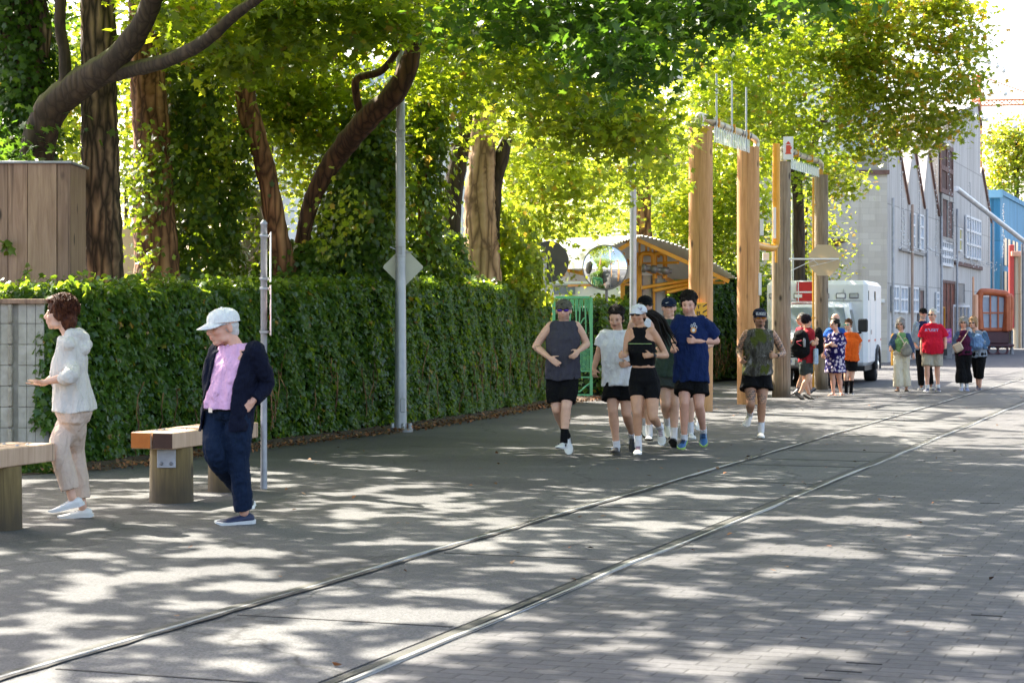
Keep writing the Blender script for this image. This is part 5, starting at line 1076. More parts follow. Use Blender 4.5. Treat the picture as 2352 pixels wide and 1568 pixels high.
def cloth(name, c, pat=None, rough=.85, st=(3, 3, 1.2)):
    m, t, bs = newmat(name); v = coord(t); lo = tuple(x*.93 for x in c)
    col = ramp(t, noise(t, v, 60, 3), [(.3, lo), (.7, c)])
    if pat == 'camo':
        vv = coord(t, (1, 1, .45)); col = ramp(t, noise(t, vv, 9, 5, .62, .6), [(.30, (.02, .018, .014)), (.42, (.055, .048, .038)), (.5, (.13, .12, .10)), (.55, (.05, .045, .038)), (.62, (.30, .28, .25)), (.75, (.05, .045, .035))])
        col = mix(t, col, (.075, .085, .018), ramp(t, noise(t, coord(t, (1, 1, .7)), 5.5, 3), [(.54, (0, 0, 0)), (.60, (1, 1, 1))]))
    if pat == 'capcamo': col = ramp(t, noise(t, coord(t, (1, 1, 1)), 20, 4), [(.35, (.03, .03, .024)), (.5, (.13, .12, .09)), (.6, (.07, .07, .05)), (.7, (.18, .16, .12))])
    if pat == 'floral':
        vo = t.nodes.new('ShaderNodeTexVoronoi'); vo.inputs['Scale'].default_value = 15; nz = t.nodes.new('ShaderNodeTexNoise'); nz.inputs['Scale'].default_value = 22; t.links.new(v, nz.inputs['Vector']); t.links.new(mix(t, v, nz.outputs['Color'], .05), vo.inputs['Vector'])
        col = ramp(t, vo.outputs['Distance'], [(.30, (.66, .60, .66)), (.40, (.45, .38, .56)), (.46, (.02, .016, .12)), (.6, (.015, .012, .09))])
    t.links.new(col, bs.inputs['Base Color']); bs.inputs['Roughness'].default_value = rough; bs.inputs['Specular IOR Level'].default_value = .12
    bump(t, noise(t, coord(t, st), 6, 4, .5, .8), bs, .8, .045); return m
def hairmat(name, c, hi=None):
    m, t, bs = newmat(name); v = coord(t, (1, 1, .35)); hi = hi or tuple(min(1, x*2.2+.01) for x in c)
    t.links.new(ramp(t, noise(t, v, 60, 4), [(.40, c), (.85, hi)]), bs.inputs['Base Color']); bs.inputs['Roughness'].default_value = .6; bs.inputs['Specular IOR Level'].default_value = .15
    bump(t, noise(t, v, 90, 3), bs, .8, .006); return m
def capsule(b, pts, rad, n=12):
    pts = [Vector(p) for p in pts]; q, r = smoothpath(pts, rad, 4) if len(pts) > 2 else (pts, list(rad))
    b.tube(q, r, n, True); b.ball(q[0], r[0], n, 6); b.ball(q[-1], r[-1], n, 6)
def loft(b, rings, n=20, power=2.3):
    """rings: (centre, right, forward, half width, half depth)"""
    vs = []
    for c, rt, fw, w_, d_ in rings:
        for k in range(n):
            a = 2*math.pi*k/n; ca, sa = math.cos(a), math.sin(a); e = 2/power
            vs.append(c+rt*(w_*math.copysign(abs(ca)**e, ca))+fw*(d_*math.copysign(abs(sa)**e, sa)))
    m = len(rings)
    b.add(vs, [(i*n+k, i*n+(k+1) % n, (i+1)*n+(k+1) % n, (i+1)*n+k) for i in range(m-1) for k in range(n)], True)
    b.add(vs[:n], [tuple(reversed(range(n)))]); b.add(vs[-n:], [tuple(range(n))])
def fx(b):  # make sure faces point outwards for the fuser
    return b
def hand(b, W, Kn, thumb, palm, curl, k=1.0):
    """W wrist, Kn point the knuckles head for, thumb side vector, palm normal (the side fingers close to)"""
    x = (Kn-W).normalized(); n = (palm-x*palm.dot(x)).normalized(); l = n.cross(x); l = l if l.dot(thumb) > 0 else -l
    capsule(b, [W, W+x*.03*k], [.024*k, .025*k])
    for s in (-1, 0, 1): capsule(b, [W+x*.025*k+l*s*.018*k, W+x*.080*k+l*s*.026*k], [.0155*k, .0135*k], 10)
    cu = {'fist': (1.25, 1.5, 1.0), 'half': (.75, .9, .5), 'relax': (.45, .5, .3), 'open': (.10, .15, .1)}[curl]
    for i, (off, L) in enumerate(((.030, .070), (.010, .078), (-.010, .073), (-.030, .058))):
        p = W+x*.084*k+l*off*k; a = -.05+.04*i; pts = [p]; d = x+l*off*1.2
        for j, f in enumerate((.45, .32, .26)):
            a += cu[j]*(1+.08*i); dd = (x*math.cos(a)+n*math.sin(a)+l*off*1.5).normalized(); pts.append(pts[-1]+dd*L*k*f*1.08)
        for j in range(3): capsule(b, [pts[j], pts[j+1]], [.0088*k-.0006*j, .0082*k-.0008*j], 8)
    p = W+x*.028*k+l*.026*k+n*.006; q = p+(x*.62+l*.75+n*.25).normalized()*.042*k; r_ = q+(x*.9+l*(.25 if curl != 'open' else .6)+n*(.5 if curl == 'fist' else .2)).normalized()*.032*k
    capsule(b, [p, q], [.0135*k, .0105*k], 8); capsule(b, [q, r_], [.0105*k, .0085*k], 8)
class Fr:
    """local frame: right, forward, up"""
    def __init__(s, o, yaw, pitch=0, roll=0, k=1.0):
        y = R(yaw); s.o = Vector(o); fw = Vector((math.sin(y), -math.cos(y), 0)); rt = Vector((math.cos(y), math.sin(y), 0)); p = R(pitch)
        s.f = fw*math.cos(p)-ZU*math.sin(p); s.u = ZU*math.cos(p)+fw*math.sin(p); s.r = rt; s.k = k
        if roll: c, q = math.cos(R(roll)), math.sin(R(roll)); s.r, s.u = s.r*c+s.u*q, s.u*c-s.r*q
    def __call__(s, x, y, z): return s.o+(s.r*x+s.f*y+s.u*z)*s.k
    def inv(s, co): q = co-np.array(s.o); return np.stack([q@np.array(s.r), q@np.array(s.f), q@np.array(s.u)], 1)/s.k
def ell(b, F, c, r, n=16, m=10):
    vs = []
    for i in range(m+1):
        th = math.pi*i/m
        for k in range(n): a = 2*math.pi*k/n; vs.append(F(c[0]+r[0]*math.sin(th)*math.cos(a), c[1]+r[1]*math.sin(th)*math.sin(a), c[2]+r[2]*math.cos(th)))
    b.add(vs, [(i*n+k, (i+1)*n+k, (i+1)*n+(k+1) % n, i*n+(k+1) % n) for i in range(m) for k in range(n)], True)
def head_shape(b, F, male=True):
    ell(b, F, (0, -.012, .030), (.074, .095, .088)); ell(b, F, (0, .022, -.025), (.060, .066, .082)); ell(b, F, (0, .052, -.088), (.030 if male else .024, .026, .022))
    for s in (-1, 1):
        ell(b, F, (s*.036, .058, -.022), (.024, .026, .028)); ell(b, F, (s*.028, .076, .026), (.022, .012, .010)); ell(b, F, (s*.044, .012, -.070), (.018, .036, .024)); ell(b, F, (s*.076, -.012, -.008), (.009, .020, .031)); ell(b, F, (s*.011, .098, -.030), (.010, .010, .009))
    capsule(b, [F(0, .080, .018), F(0, .104, -.022)], [.010*F.k, .0125*F.k], 10)
    ell(b, F, (0, .083, -.052), (.023, .012, .007)); ell(b, F, (0, .081, -.066), (.020, .012, .008)); ell(b, F, (0, .080, -.045), (.018, .012, .012))
def foot_frame(A, T, rt, K=None):
    """ankle and toe to (origin at heel bottom, forward, up, side)"""
    at = (T-A).normalized(); s = rt-at*rt.dot(at); s = s.normalized(); up0 = s.cross(at); 
    up0 = up0 if up0.dot(A-T+ZU*.01) > -9 else up0
    ang = math.atan2(.075, .195)
    # rotate at by ang around s so that the sole direction lies below
    f = (Matrix.Rotation(ang, 3, s)@at); g = (Matrix.Rotation(-ang, 3, s)@at)
    uf, ug = s.cross(f), s.cross(g)
    uf = uf if uf.dot(A-T) > 0 else -uf; ug = ug if ug.dot(A-T) > 0 else -ug
    w_ = (K-A).normalized() if K is not None else ZU
    return (f, uf) if w_.dot(uf) > w_.dot(ug) else (g, ug)
def shoe(t, A, T, rt, mat, solemat, k=1.0, name='shoe', lace=None, side=None, high=.075, K=None):
    f, u = foot_frame(A, T, rt, K); s = f.cross(u); H = A-f*.075*k-u*.085*k
    def pt(x, y, z): return H+(f*x+s*y+u*z)*k
    secs = [(0, .026, .012, high-.012), (.02, .035, .010, high+.004), (.06, .036, .010, high+.006), (.11, .037, .010, high-.010), (.15, .041, .010, .056), (.20, .048, .012, .045), (.24, .046, .014, .038), (.27, .036, .018, .032), (.288, .016, .024, .030)]
    b = MB(); n = 14; vs = []
    for x, w_, zb, zt in secs:
        for q in range(n): a = 2*math.pi*q/n; z = (zb+zt)/2+math.sin(a)*(zt-zb)/2; vs.append(pt(x, math.cos(a)*w_*(1 if math.sin(a) < .2 else .78), z))
    b.add(vs, [(i*n+q, i*n+(q+1) % n, (i+1)*n+(q+1) % n, (i+1)*n+q) for i in range(len(secs)-1) for q in range(n)], True); b.add(vs[:n], [tuple(range(n))]); b.add(vs[-n:], [tuple(range(n))])
    so = b.build(name, mat, t)
    b = MB(); vs = []
    for x, w_, zb, zt in ((-.012, .024, .004, .034), (.02, .037, -.003, .032), (.08, .037, .001, .029), (.14, .041, .0, .027), (.21, .051, .0, .027), (.26, .042, .006, .029), (.294, .018, .017, .031)):
        vs += [pt(x, -w_, zb), pt(x, w_, zb), pt(x, w_*1.02, zt), pt(x, -w_*1.02, zt)]
    b.add(vs, [(4*i+j, 4*i+(j+1) % 4, 4*i+4+(j+1) % 4, 4*i+4+j) for i in range(6) for j in range(4)]+[(3, 2, 1, 0), (24, 25, 26, 27)]); b.build('sole', solemat, so)
    if lace: b = MB(); [b.box(pt(.115+.02*i, 0, .068-.006*i), (.05*k, .008*k, .006*k), (s, f, u)) for i in range(4)]; b.build('laces', lace, so)
    if side:
        b = MB()
        for sg in (-1, 1):
            for i in range(3): b.box(pt(.115+.022*i, sg*.041, .036), (.004*k, .010*k, .036*k), (s, (f+u*.4).normalized(), (u-f*.4).normalized()))
        b.build('stripes', side, so)
    return so
def lerp(a, b, t): return a+(b-a)*t
def drape(me, pel, up, rt, fw, L):
    """hanging folds that deepen towards the hem, and a hem that is not level"""
    n = len(me.vertices); co = np.empty(n*3); me.vertices.foreach_get('co', co); co = co.reshape(-1, 3); q = co-np.array(pel); h = q@np.array(up); x = q@np.array(rt); y = q@np.array(fw)
    a = np.arctan2(y, x); f = np.clip(1-(h+.02)/(L*.85), 0, 1)*(np.hypot(x, y) < .30); ph = random.uniform(0, 6)
    r = f**1.2*(.011*np.sin(a*5+ph+h*7)+.007*np.sin(a*11-ph*2+h*13)); rr = np.hypot(x, y)+1e-6
    co += (np.outer(x/rr, np.array(rt))+np.outer(y/rr, np.array(fw)))*r[:, None]; co += np.outer(np.clip(f-.75, 0, 1)*4*(.012*np.sin(a*2+ph)+.006*np.sin(a*5+ph)), np.array(up))
    me.vertices.foreach_set('co', co.reshape(-1)); me.update()
def person(label, crop, Y, J, L, group=None, sex='m', k=1.0, ty=0, hy=None, hp=0, hr=0, hk=None, vox=None, bulk=1.0, belly=0.0):
    """J: joint positions in crop pixels (x, y, metres towards the camera); L: looks"""
    cx0, cy0, cs = crop; rtv = Vector((math.cos(R(ty)), math.sin(R(ty)), 0)); fwv = Vector((math.sin(R(ty)), -math.cos(R(ty)), 0))
    def pj(v, d=0): x, y = (cx0+v[0]*cs)*.9408, (cy0+v[1]*cs)*.9408; return P(x, y, Y-(v[2] if len(v) > 2 else d))
    sw = .19*k*(1 if sex == 'm' else .9)
    fl = 1 if ty > -90 or True else -1
    D = {}
    for key, v in J.items():
        d = 0; sg = -1 if key.endswith('L') else 1
        if key[0] == 's': d = -math.sin(R(ty))*sw*sg
        elif key[0] in 'p': d = -math.sin(R(ty))*.09*k*sg
        D[key] = pj(v, d)
    hy = ty if hy is None else hy; hk = hk or k*(1.06 if sex == 'm' else 1.02)*(.95 if Y > 30 else 1); vox = vox or (.0075 if Y < 20 else .009 if Y < 30 else .013)
    base = min(D['tL'].z, D['tR'].z); t = thing('person', label, 'person', (D['n'].x, Y, 0), group); F = Fr(D['h'], hy, hp, hr, hk)
    m = 1.0 if sex == 'm' else .87; q = bulk; tone = tuple(x*1.12 for x in L['skin']); b = MB(); pel = (D['pL']+D['pR'])/2; nk = D['n']
    sc = (D['sL']+D['sR'])/2; sh = (D['sR']-D['sL']).length/2; upv = (nk-pel).normalized()
    head_shape(b, F, sex == 'm'); capsule(b, [F(0, -.025, -.045), nk+fwv*-.01, nk-upv*.05], [.053*m*k, .056*m*k*q**.3, .07*m*k])
    def ring(f, w_, d_, fwd=0): return (lerp(sc, pel, f)+fwv*fwd, rtv, fwv, w_*k, d_*k)
    sw_ = min(max(sh/k, .13), .20)
    tors = [(nk+fwv*-.005+upv*.012, rtv, fwv, .062*m*k, .055*m*k), (sc+upv*.042*k, rtv, fwv, sw_*.62*k, .072*k), (sc+upv*.018*k, rtv, fwv, sw_*.96*k, .084*k), ring(.05, sw_*.92, .088), ring(.22, (.165*q)*m, .112*q, .005), ring(.42, .158*m*q, .118*q, .010+(.014 if sex == 'f' else 0)), ring(.65, .140*m*q+belly*.3, .105*q+belly*.6, belly*.5+.005), ring(.85, .150*m*q+belly*.2, .110*q+belly*.5, belly*.4), ring(1.0, .165*(.96 if sex == 'f' else 1)*q, .115*q), ring(1.16, .12, .09)]
    loft(b, tors)
    for s in 'LR':
        A, E, W = D['s'+s], D['e'+s], D['w'+s]; cap = A+(sc-A)*.12
        capsule(b, [cap, lerp(A, E, .35), E], [.058*m*k*q**.5, .051*m*k*q**.5, .041*m*k*q**.5]); fm = lerp(E, W, .3)
        capsule(b, [E, fm, W], [.041*m*k, .043*m*k*q**.5, .026*m*k])
        side = 1 if s == 'R' else -1; toward = (sc-W); palm = L.get('palm'+s); th = Vector(L.get('thumb'+s, (0, -.2, 1)))
        hand(b, W, D['f'+s], th, Vector(palm) if palm else Vector((toward.x, .25, 0)), L.get('curl'+s, 'half'), k*(.95 if sex == 'm' else .86))
        Pp, K_, A_, T = D['p'+s], D['k'+s], D['a'+s], D['t'+s]
        capsule(b, [Pp, lerp(Pp, K_, .4), lerp(Pp, K_, .85), K_], [.086*k*q**.6, .081*k*q**.6, .062*k, .056*k*m**.3]); cb = (fwv*-1)*.012
        capsule(b, [K_, lerp(K_, A_, .32)+cb, lerp(K_, A_, .7), A_], [.054*k*m**.3, .057*k*m**.3, .040*k*m**.3, .035*k*m**.3])
        if L.get('bare'):
            f, u = foot_frame(A_, T, rtv, K_); capsule(b, [A_, A_-u*.045*k+f*.03, A_-u*.062*k+f*.17*k], [.034*k, .034*k, .022*k])
    me = voxmesh(b, vox*k, 3); me.materials.append(SKIN)
    n = len(me.vertices); co = np.empty(n*3); me.vertices.foreach_get('co', co); co = co.reshape(-1, 3); hc = F.inv(co)
    col = np.tile(np.array(tone), (n, 1)); inh = (np.abs(hc[:, 2]) < .14) & (np.abs(hc[:, 0]) < .1) & (np.abs(hc[:, 1]) < .13)
    def paint(mask, c, a=1.0): a_ = (mask*a)[:, None]; col[:] = col*(1-a_)+np.array(c)*a_
    def soft(c, r): dd = np.sqrt((((hc-np.array(c))/np.array(r))**2).sum(1)); return np.clip(1.5-dd*1.0, 0, 1)*inh
    for s in (-1, 1): paint(soft((s*.04, .07, -.03), (.022, .03, .02)), (tone[0]*1.02, tone[1]*.78, tone[2]*.72), .5)
    paint(soft((0, .1, -.03), (.016, .02, .014)), (tone[0]*1.0, tone[1]*.78, tone[2]*.72), .5)
    if L.get('beard'): c, a = L['beard']; paint(np.clip((-.040-hc[:, 2]+.25*(np.abs(hc[:, 0])-.02))/.015, 0, 1)*(hc[:, 1] > .0)*(hc[:, 2] > -.13)*inh, c, a)
    if L.get('goatee'): paint(soft((0, .085, -.092), (.026, .04, .020)), L['goatee'], .95)
    if L.get('tache'): paint(soft((0, .095, -.0445), (.028, .02, .0075)), L['tache'], .95)
    paint(soft((0, .095, -.059), (.019, .02, .0062)), (tone[0]*.85, tone[1]*.50, tone[2]*.50), .8)
    bc = L.get('brow', tuple(x*.25 for x in tone))
    for s in (-1, 1): paint(soft((s*.031, .085, .030), (.017, .02, .0042)), bc, .75); paint(soft((s*.031, .08, .009), (.016, .02, .006)), tuple(x*.62 for x in tone), .5)
    for (jp, rad, am) in L.get('tattoo', ()):
        c = np.array(pj(jp)); dd = np.linalg.norm((co-c), axis=1)/rad; nz = np.sin(co[:, 0]*140)*np.sin(co[:, 2]*95+co[:, 0]*60)+.6*np.sin(co[:, 2]*210+1)
        paint(((dd < 1)*(nz > L.get('tatd', -.1))).astype(float), (.035, .045, .045), am)
    for sock in 'LR':
        pass
    at = me.attributes.new('Col', 'FLOAT_COLOR', 'POINT'); at.data.foreach_set('color', np.c_[np.clip(col, 0, 1), np.ones(n)].reshape(-1)); link('body', me, t)
    # ---- eyes or glasses
    if not L.get('shades'):
        for s in (-1, 1):
            b = MB(); ell(b, F, (s*.031, .0795, .008), (.0125, .008, .0048 if not L.get('down') else .003), 10, 6); b.build('eye', L.get('eyem') or M['eye'], t)
    if L.get('shades'):
        c = L['shades']; b = MB()
        for s in (-1, 1): ell(b, F, (s*.033, .092, .008), (.029, .012, .0175), 12, 8)
        sg = b.build('sunglasses', c, t); b = MB(); b.box(F(0, .105, .013), (.02*hk, .006, .006), (F.r, F.f, F.u))
        for s in (-1, 1): b.tube([F(s*.060, .092, .014), F(s*.076, .05, .012), F(s*.081, -.01, .010)], .0035*hk, 6)
        b.build('temples', M['black'], sg)
    # ---- hair
    h = L.get('hair')
    if h:
        st, hm = h[0], h[1]; b = MB()
        if L.get('cap'): st = 'under'
        if st == 'short': ell(b, F, (0, -.030, .048), (.081, .098, .088)); ell(b, F, (0, -.06, -.01), (.070, .055, .07)); [ell(b, F, (s*.066, -.005, .02), (.016, .035, .035)) for s in (-1, 1)]; cl = 50; cr = .016
        if st == 'curly': ell(b, F, (0, -.032, .075), (.094, .110, .092)); ell(b, F, (0, -.062, .0), (.076, .055, .07)); [ell(b, F, (s*.070, -.012, .02), (.018, .036, .045)) for s in (-1, 1)]; cl = 150; cr = .019
        if st == 'fringe': ell(b, F, (0, -.030, .054), (.083, .100, .086)); ell(b, F, (0, -.06, -.01), (.070, .055, .075)); ell(b, F, (0, .045, .092), (.058, .034, .026)); [ell(b, F, (s*.070, -.008, .02), (.014, .032, .045)) for s in (-1, 1)]; cl = 70; cr = .016
        if st == 'bob': ell(b, F, (0, -.025, .040), (.098, .108, .098)); ell(b, F, (0, -.055, -.04), (.098, .062, .10)); [ell(b, F, (s*.086, .0, -.02), (.026, .045, .075)) for s in (-1, 1)]; cl = 150; cr = .022
        if st == 'under': ell(b, F, (0, -.03, .0), (.079, .080, .050)); ell(b, F, (0, -.055, -.035), (.066, .05, .05)); cl = 0; cr = .012
        if st == 'tied': ell(b, F, (0, -.022, .038), (.081, .098, .088)); ell(b, F, (0, -.115, .0), (.045, .045, .06)); cl = 30; cr = .014
        if st == 'wavy': ell(b, F, (0, -.030, .060), (.098, .118, .100)); ell(b, F, (0, .045, .112), (.062, .058, .036)); ell(b, F, (0, -.080, -.03), (.084, .062, .105)); [ell(b, F, (s*.072, -.012, .012), (.022, .045, .055)) for s in (-1, 1)]; cl = 210; cr = .018
        rs = random.Random(len(label))
        for _ in range(cl):
            a = rs.uniform(0, 6.283); e = rs.uniform(-.15 if st in ('bob', 'wavy') else .15, 1.45); rr = (.080, .100, .088)
            p = (math.cos(a)*math.cos(e)*rr[0], -.025+math.sin(a)*math.cos(e)*rr[1], .045+math.sin(e)*rr[2])
            if p[1] > .03 and p[2] < .10: continue
            ell(b, F, p, (cr*rs.uniform(.7, 1.2),)*3, 8, 6)
        hme = voxmesh(b, vox*.9, 1, ((.03, .020 if st in ('wavy', 'curly', 'bob') else .010),)); hme.materials.append(hm); link('hair', hme, t)
        if st in ('wavy', 'curly', 'bob', 'fringe'):
            b = MB(); rr = {'wavy': (.104, .124, .108), 'curly': (.098, .114, .100), 'bob': (.104, .114, .104), 'fringe': (.086, .103, .090)}[st]
            for _ in range(420 if Y < 30 else 120):
                a = rs.uniform(0, 6.283); e = rs.uniform(-.5 if st in ('wavy', 'bob') else .1, 1.5); q_ = Vector((math.cos(a)*math.cos(e)*rr[0], -.032+math.sin(a)*math.cos(e)*rr[1], .060+math.sin(e)*rr[2]))
                if q_.y > .02 and q_.z < .10: continue
                nn = Vector((q_.x, q_.y+.03, q_.z-.06)).normalized(); s1 = Vector((rs.gauss(0, 1), rs.gauss(0, 1), rs.gauss(0, 1))); s1 = (s1-nn*s1.dot(nn)).normalized(); ln = rs.uniform(.010, .020)
                b.tube([F(*(q_-s1*ln-nn*.006)), F(*(q_+nn*rs.uniform(.003, .012))), F(*(q_+s1*ln-nn*.004))], .0032*F.k, 4, False)
            b.build('hair_strands', hm, t)
    if L.get('pony'):
        b = MB(); pp = [pj(v) for v in L['pony']]
        for i in range(34):
            o = Vector((random.gauss(0, .022), random.gauss(0, .02), random.gauss(0, .022))); w1 = random.uniform(.6, 1.5)
            q_, r_ = smoothpath([pp[0]+o*.3]+[p+o*(1.0+.5*j)*w1 for j, p in enumerate(pp[1:])], [.012, .014]+[.010]*(len(pp)-3)+[.002], 4); b.tube(q_, r_, 6)
        b.build('ponytail', L['hair'][1], t)
    # ---- headwear
    if L.get('cap'):
        cm, bill = L['cap'][0], L['cap'][1]; b = MB(); vs = []; n_ = 22; mm = 9
        for i in range(mm+1):
            th = R(90)*i/mm
            for kq in range(n_): a = 2*math.pi*kq/n_; vs.append(F(math.cos(a)*math.sin(th)*.087, -.014+math.sin(a)*math.sin(th)*.108, .040+math.cos(th)**.8*.080))
        vs += [F(math.cos(2*math.pi*q_/n_)*.088, -.014+math.sin(2*math.pi*q_/n_)*.109, .030+.008*math.sin(2*math.pi*q_/n_)) for q_ in range(n_)]
        b.add(vs, [(i*n_+q_, (i+1)*n_+q_, (i+1)*n_+(q_+1) % n_, i*n_+(q_+1) % n_) for i in range(mm+1) for q_ in range(n_)], True); b.ball(F(0, -.014, .119), .008*hk, 8, 4)
        cp_ = b.build('cap', cm, t)
        if bill:
            b = MB(); vs = []; n2 = 12; bl = .075 if bill is True else bill; dr = L.get('billdrop', .022)
            for i in range(n2+1):
                a = math.pi*i/n2; x = math.cos(a); y = math.sin(a)
                vs += [F(x*.078, -.014+.105*max(y, .0)+.0, .043-.018*x*x), F(x*.080, .06+y*(bl+.035)*.95, .042-.022*x*x-dr*y)]
            vs += [v-F.u*.005 for v in vs]; o_ = 2*(n2+1)
            b.add(vs, [(2*i, 2*i+2, 2*i+3, 2*i+1) for i in range(n2)]+[(o_+2*i+1, o_+2*i+3, o_+2*i+2, o_+2*i) for i in range(n2)]+[(2*i+1, 2*i+3, o_+2*i+3, o_+2*i+1) for i in range(n2)], True); b.build('bill', L.get('billm', cm), cp_)
        if L.get('capmark'): L['capmark'](F, cp_)
    if L.get('beanie'): b = MB(); ell(b, F, (0, -.03, .045), (.096, .115, .10)); ell(b, F, (0, -.045, .01), (.09, .10, .07)); hm_ = voxmesh(b, vox, 2, ((.05, .012),)); hm_.materials.append(L['beanie']); link('beanie', hm_, t)
    # ---- top
    TP = L.get('top')
    if TP:
        inf = TP.get('inf', .012); hem = TP.get('hem', 1.0); b = MB(); slv = TP.get('sleeve', .5); sl = TP.get('shoulder', .95 if slv else .9)
        rs_ = [(nk+upv*(.02-TP.get('neck', .30)*.06)*k, rtv, fwv, TP.get('nw', .074)*k*m, .072*k*m), (sc+upv*.060*k, rtv, fwv, sw_*.70*sl*k, .084*k), (sc+upv*.038*k, rtv, fwv, sw_*1.06*sl*k, .094*k), (sc+upv*.005*k, rtv, fwv, sw_*1.13*sl*k, .098*k), ring(.10, sw_*sl*1.06, .102+inf*.5), ring(.22, .170*m*q+inf, .118*q+inf, .005), ring(.42, .166*m*q+inf, .124*q+inf, .010+(.016 if sex == 'f' else 0)), ring(.65, .150*m*q+inf*TP.get('loose', 1.6)+belly*.3, .112*q+inf*1.5+belly*.6, belly*.5+.005)]
        if hem > .8: rs_.append(ring(.85, .158*m*q+inf*TP.get('loose', 1.6)+belly*.2, .118*q+inf*1.6+belly*.5+TP.get('deep', 0), belly*.4))
        w_h = (.164 if sex == 'm' else .162)*q+inf*TP.get('loose', 1.6)*.9
        rs_.append(ring(hem, w_h if hem > .8 else .140*m*q+inf, (.122*q+inf*1.6+belly*.4+TP.get('deep', 0)) if hem > .8 else .108*q+inf, belly*.3)); loft(b, rs_)
        for s in 'LR':
            if slv:
                A, E, W = D['s'+s], D['e'+s], D['w'+s]; cap = A+(sc-A)*.15; r0 = .062*m*k*q**.5+inf*.25; r1 = (.056 if slv < 1 else .050)*m*k*q**.5+inf*TP.get('sflare', .9)
                if slv <= 1: b.tube([cap, lerp(A, E, slv*.5), lerp(A, E, slv)], [r0, (r0+r1)/2, r1], 14); b.ball(cap, r0, 12, 8)
                else: q2, r2 = smoothpath([cap, lerp(A, E, .5), E, lerp(E, W, slv-1)], [r0, (r0+r1)/2, r1, r1*.80], 4); b.tube(q2, r2, 14); b.ball(cap, r0, 12, 8)
        if TP.get('hood'): [b.ball(nk-fwv*a_+rtv*x_+ZU*z_, (.06, .06, .05), 10, 8) for a_, x_, z_ in ((.07, -.05, .02), (.07, .05, .02), (.11, 0, -.01), (.13, 0, -.06), (.12, .04, -.10), (.04, -.07, .02), (.04, .07, .02))]
        tm = voxmesh(b, vox*k*1.05, 3, ((.16*k, .028*TP.get('wr', 1)), (.06*k, .015*TP.get('wr', 1)))); drape(tm, pel, upv, rtv, fwv, (sc-pel).length); tm.materials.append(TP['m']); to = link(TP.get('name', 'shirt'), tm, t)
        if TP.get('collar'):
            b = MB(); cc = lerp(nk, sc, .18)+fwv*.015; b.tube([cc+rtv*math.cos(R(a))*.072*k*m+fwv*math.sin(R(a))*.066*k*m-ZU*.030*max(0, math.sin(R(a))) for a in range(0, 361, 20)], .010, 8, False); b.build('collar', TP['collar'], to)
    JK = L.get('jacket')
    if JK:
        inf = JK.get('inf', .03); b = MB(); gap = JK.get('gap', 40); hem = JK.get('hem', 1.0); go = JK.get('go', 0)
        defs = [(-.02, sw_*.70, .092), (.03, sw_*1.05, .118), (.22, .195*m*q, .148*q), (.42, .195*m*q, .155*q), (.65, .170*m*q+inf*.5, .135*q+inf*.5+belly*.6), (hem, .182*q+inf*.6, .145*q+inf*.6)]
        vs = []; n_ = 26
        for f_, w_, d_ in defs:
            c_ = lerp(sc, pel, f_) if f_ > 0 else lerp(nk, sc, .5)
            for sgn_ in (1, 0):
                for kq in range(n_+1):
                    a = R(90+go+gap+(360-2*gap)*kq/n_); e_ = 2/2.3; ca, sa = math.cos(a), math.sin(a); th_ = .018 if sgn_ == 0 else 0
                    vs.append(c_+rtv*(w_*k-th_)*math.copysign(abs(ca)**e_, ca)+fwv*(d_*k-th_)*math.copysign(abs(sa)**e_, sa))
        st_ = 2*(n_+1); mm = len(defs); fs = []
        for i in range(mm-1):
            for kq in range(n_):
                fs.append((i*st_+kq, i*st_+kq+1, (i+1)*st_+kq+1, (i+1)*st_+kq)); o2 = n_+1; fs.append((i*st_+o2+kq+1, i*st_+o2+kq, (i+1)*st_+o2+kq, (i+1)*st_+o2+kq+1))
            fs.append((i*st_, (i+1)*st_, (i+1)*st_+n_+1, i*st_+n_+1)); fs.append((i*st_+n_, i*st_+2*n_+1, (i+1)*st_+2*n_+1, (i+1)*st_+n_))
        for kq in range(n_): fs.append((kq, kq+n_+1, kq+n_+2, kq+1)); e2 = (mm-1)*st_; fs.append((e2+kq, e2+kq+1, e2+kq+n_+2, e2+kq+n_+1))
        b.add(vs, fs)
        for s in 'LR':
            A, E, W = D['s'+s], D['e'+s], D['w'+s]; cap = A+(sc-A)*.10; sv = JK.get('sleeve', 1.95); r0 = .080*m*k*q**.5; q2, r2 = smoothpath([cap, lerp(A, E, .5), E, lerp(E, W, sv-1)], [r0, .070*m*k*q**.5, .068*m*k*q**.5, .050*k*m], 4); b.tube(q2, r2, 14); b.ball(cap, r0, 12, 8)
        jm = voxmesh(b, vox*k*1.05, 3, ((.14*k, .030), (.05*k, .012))); jm.materials.append(JK['m']); link('jacket', jm, t)
    # ---- bottoms
    BT = L.get('bottom')
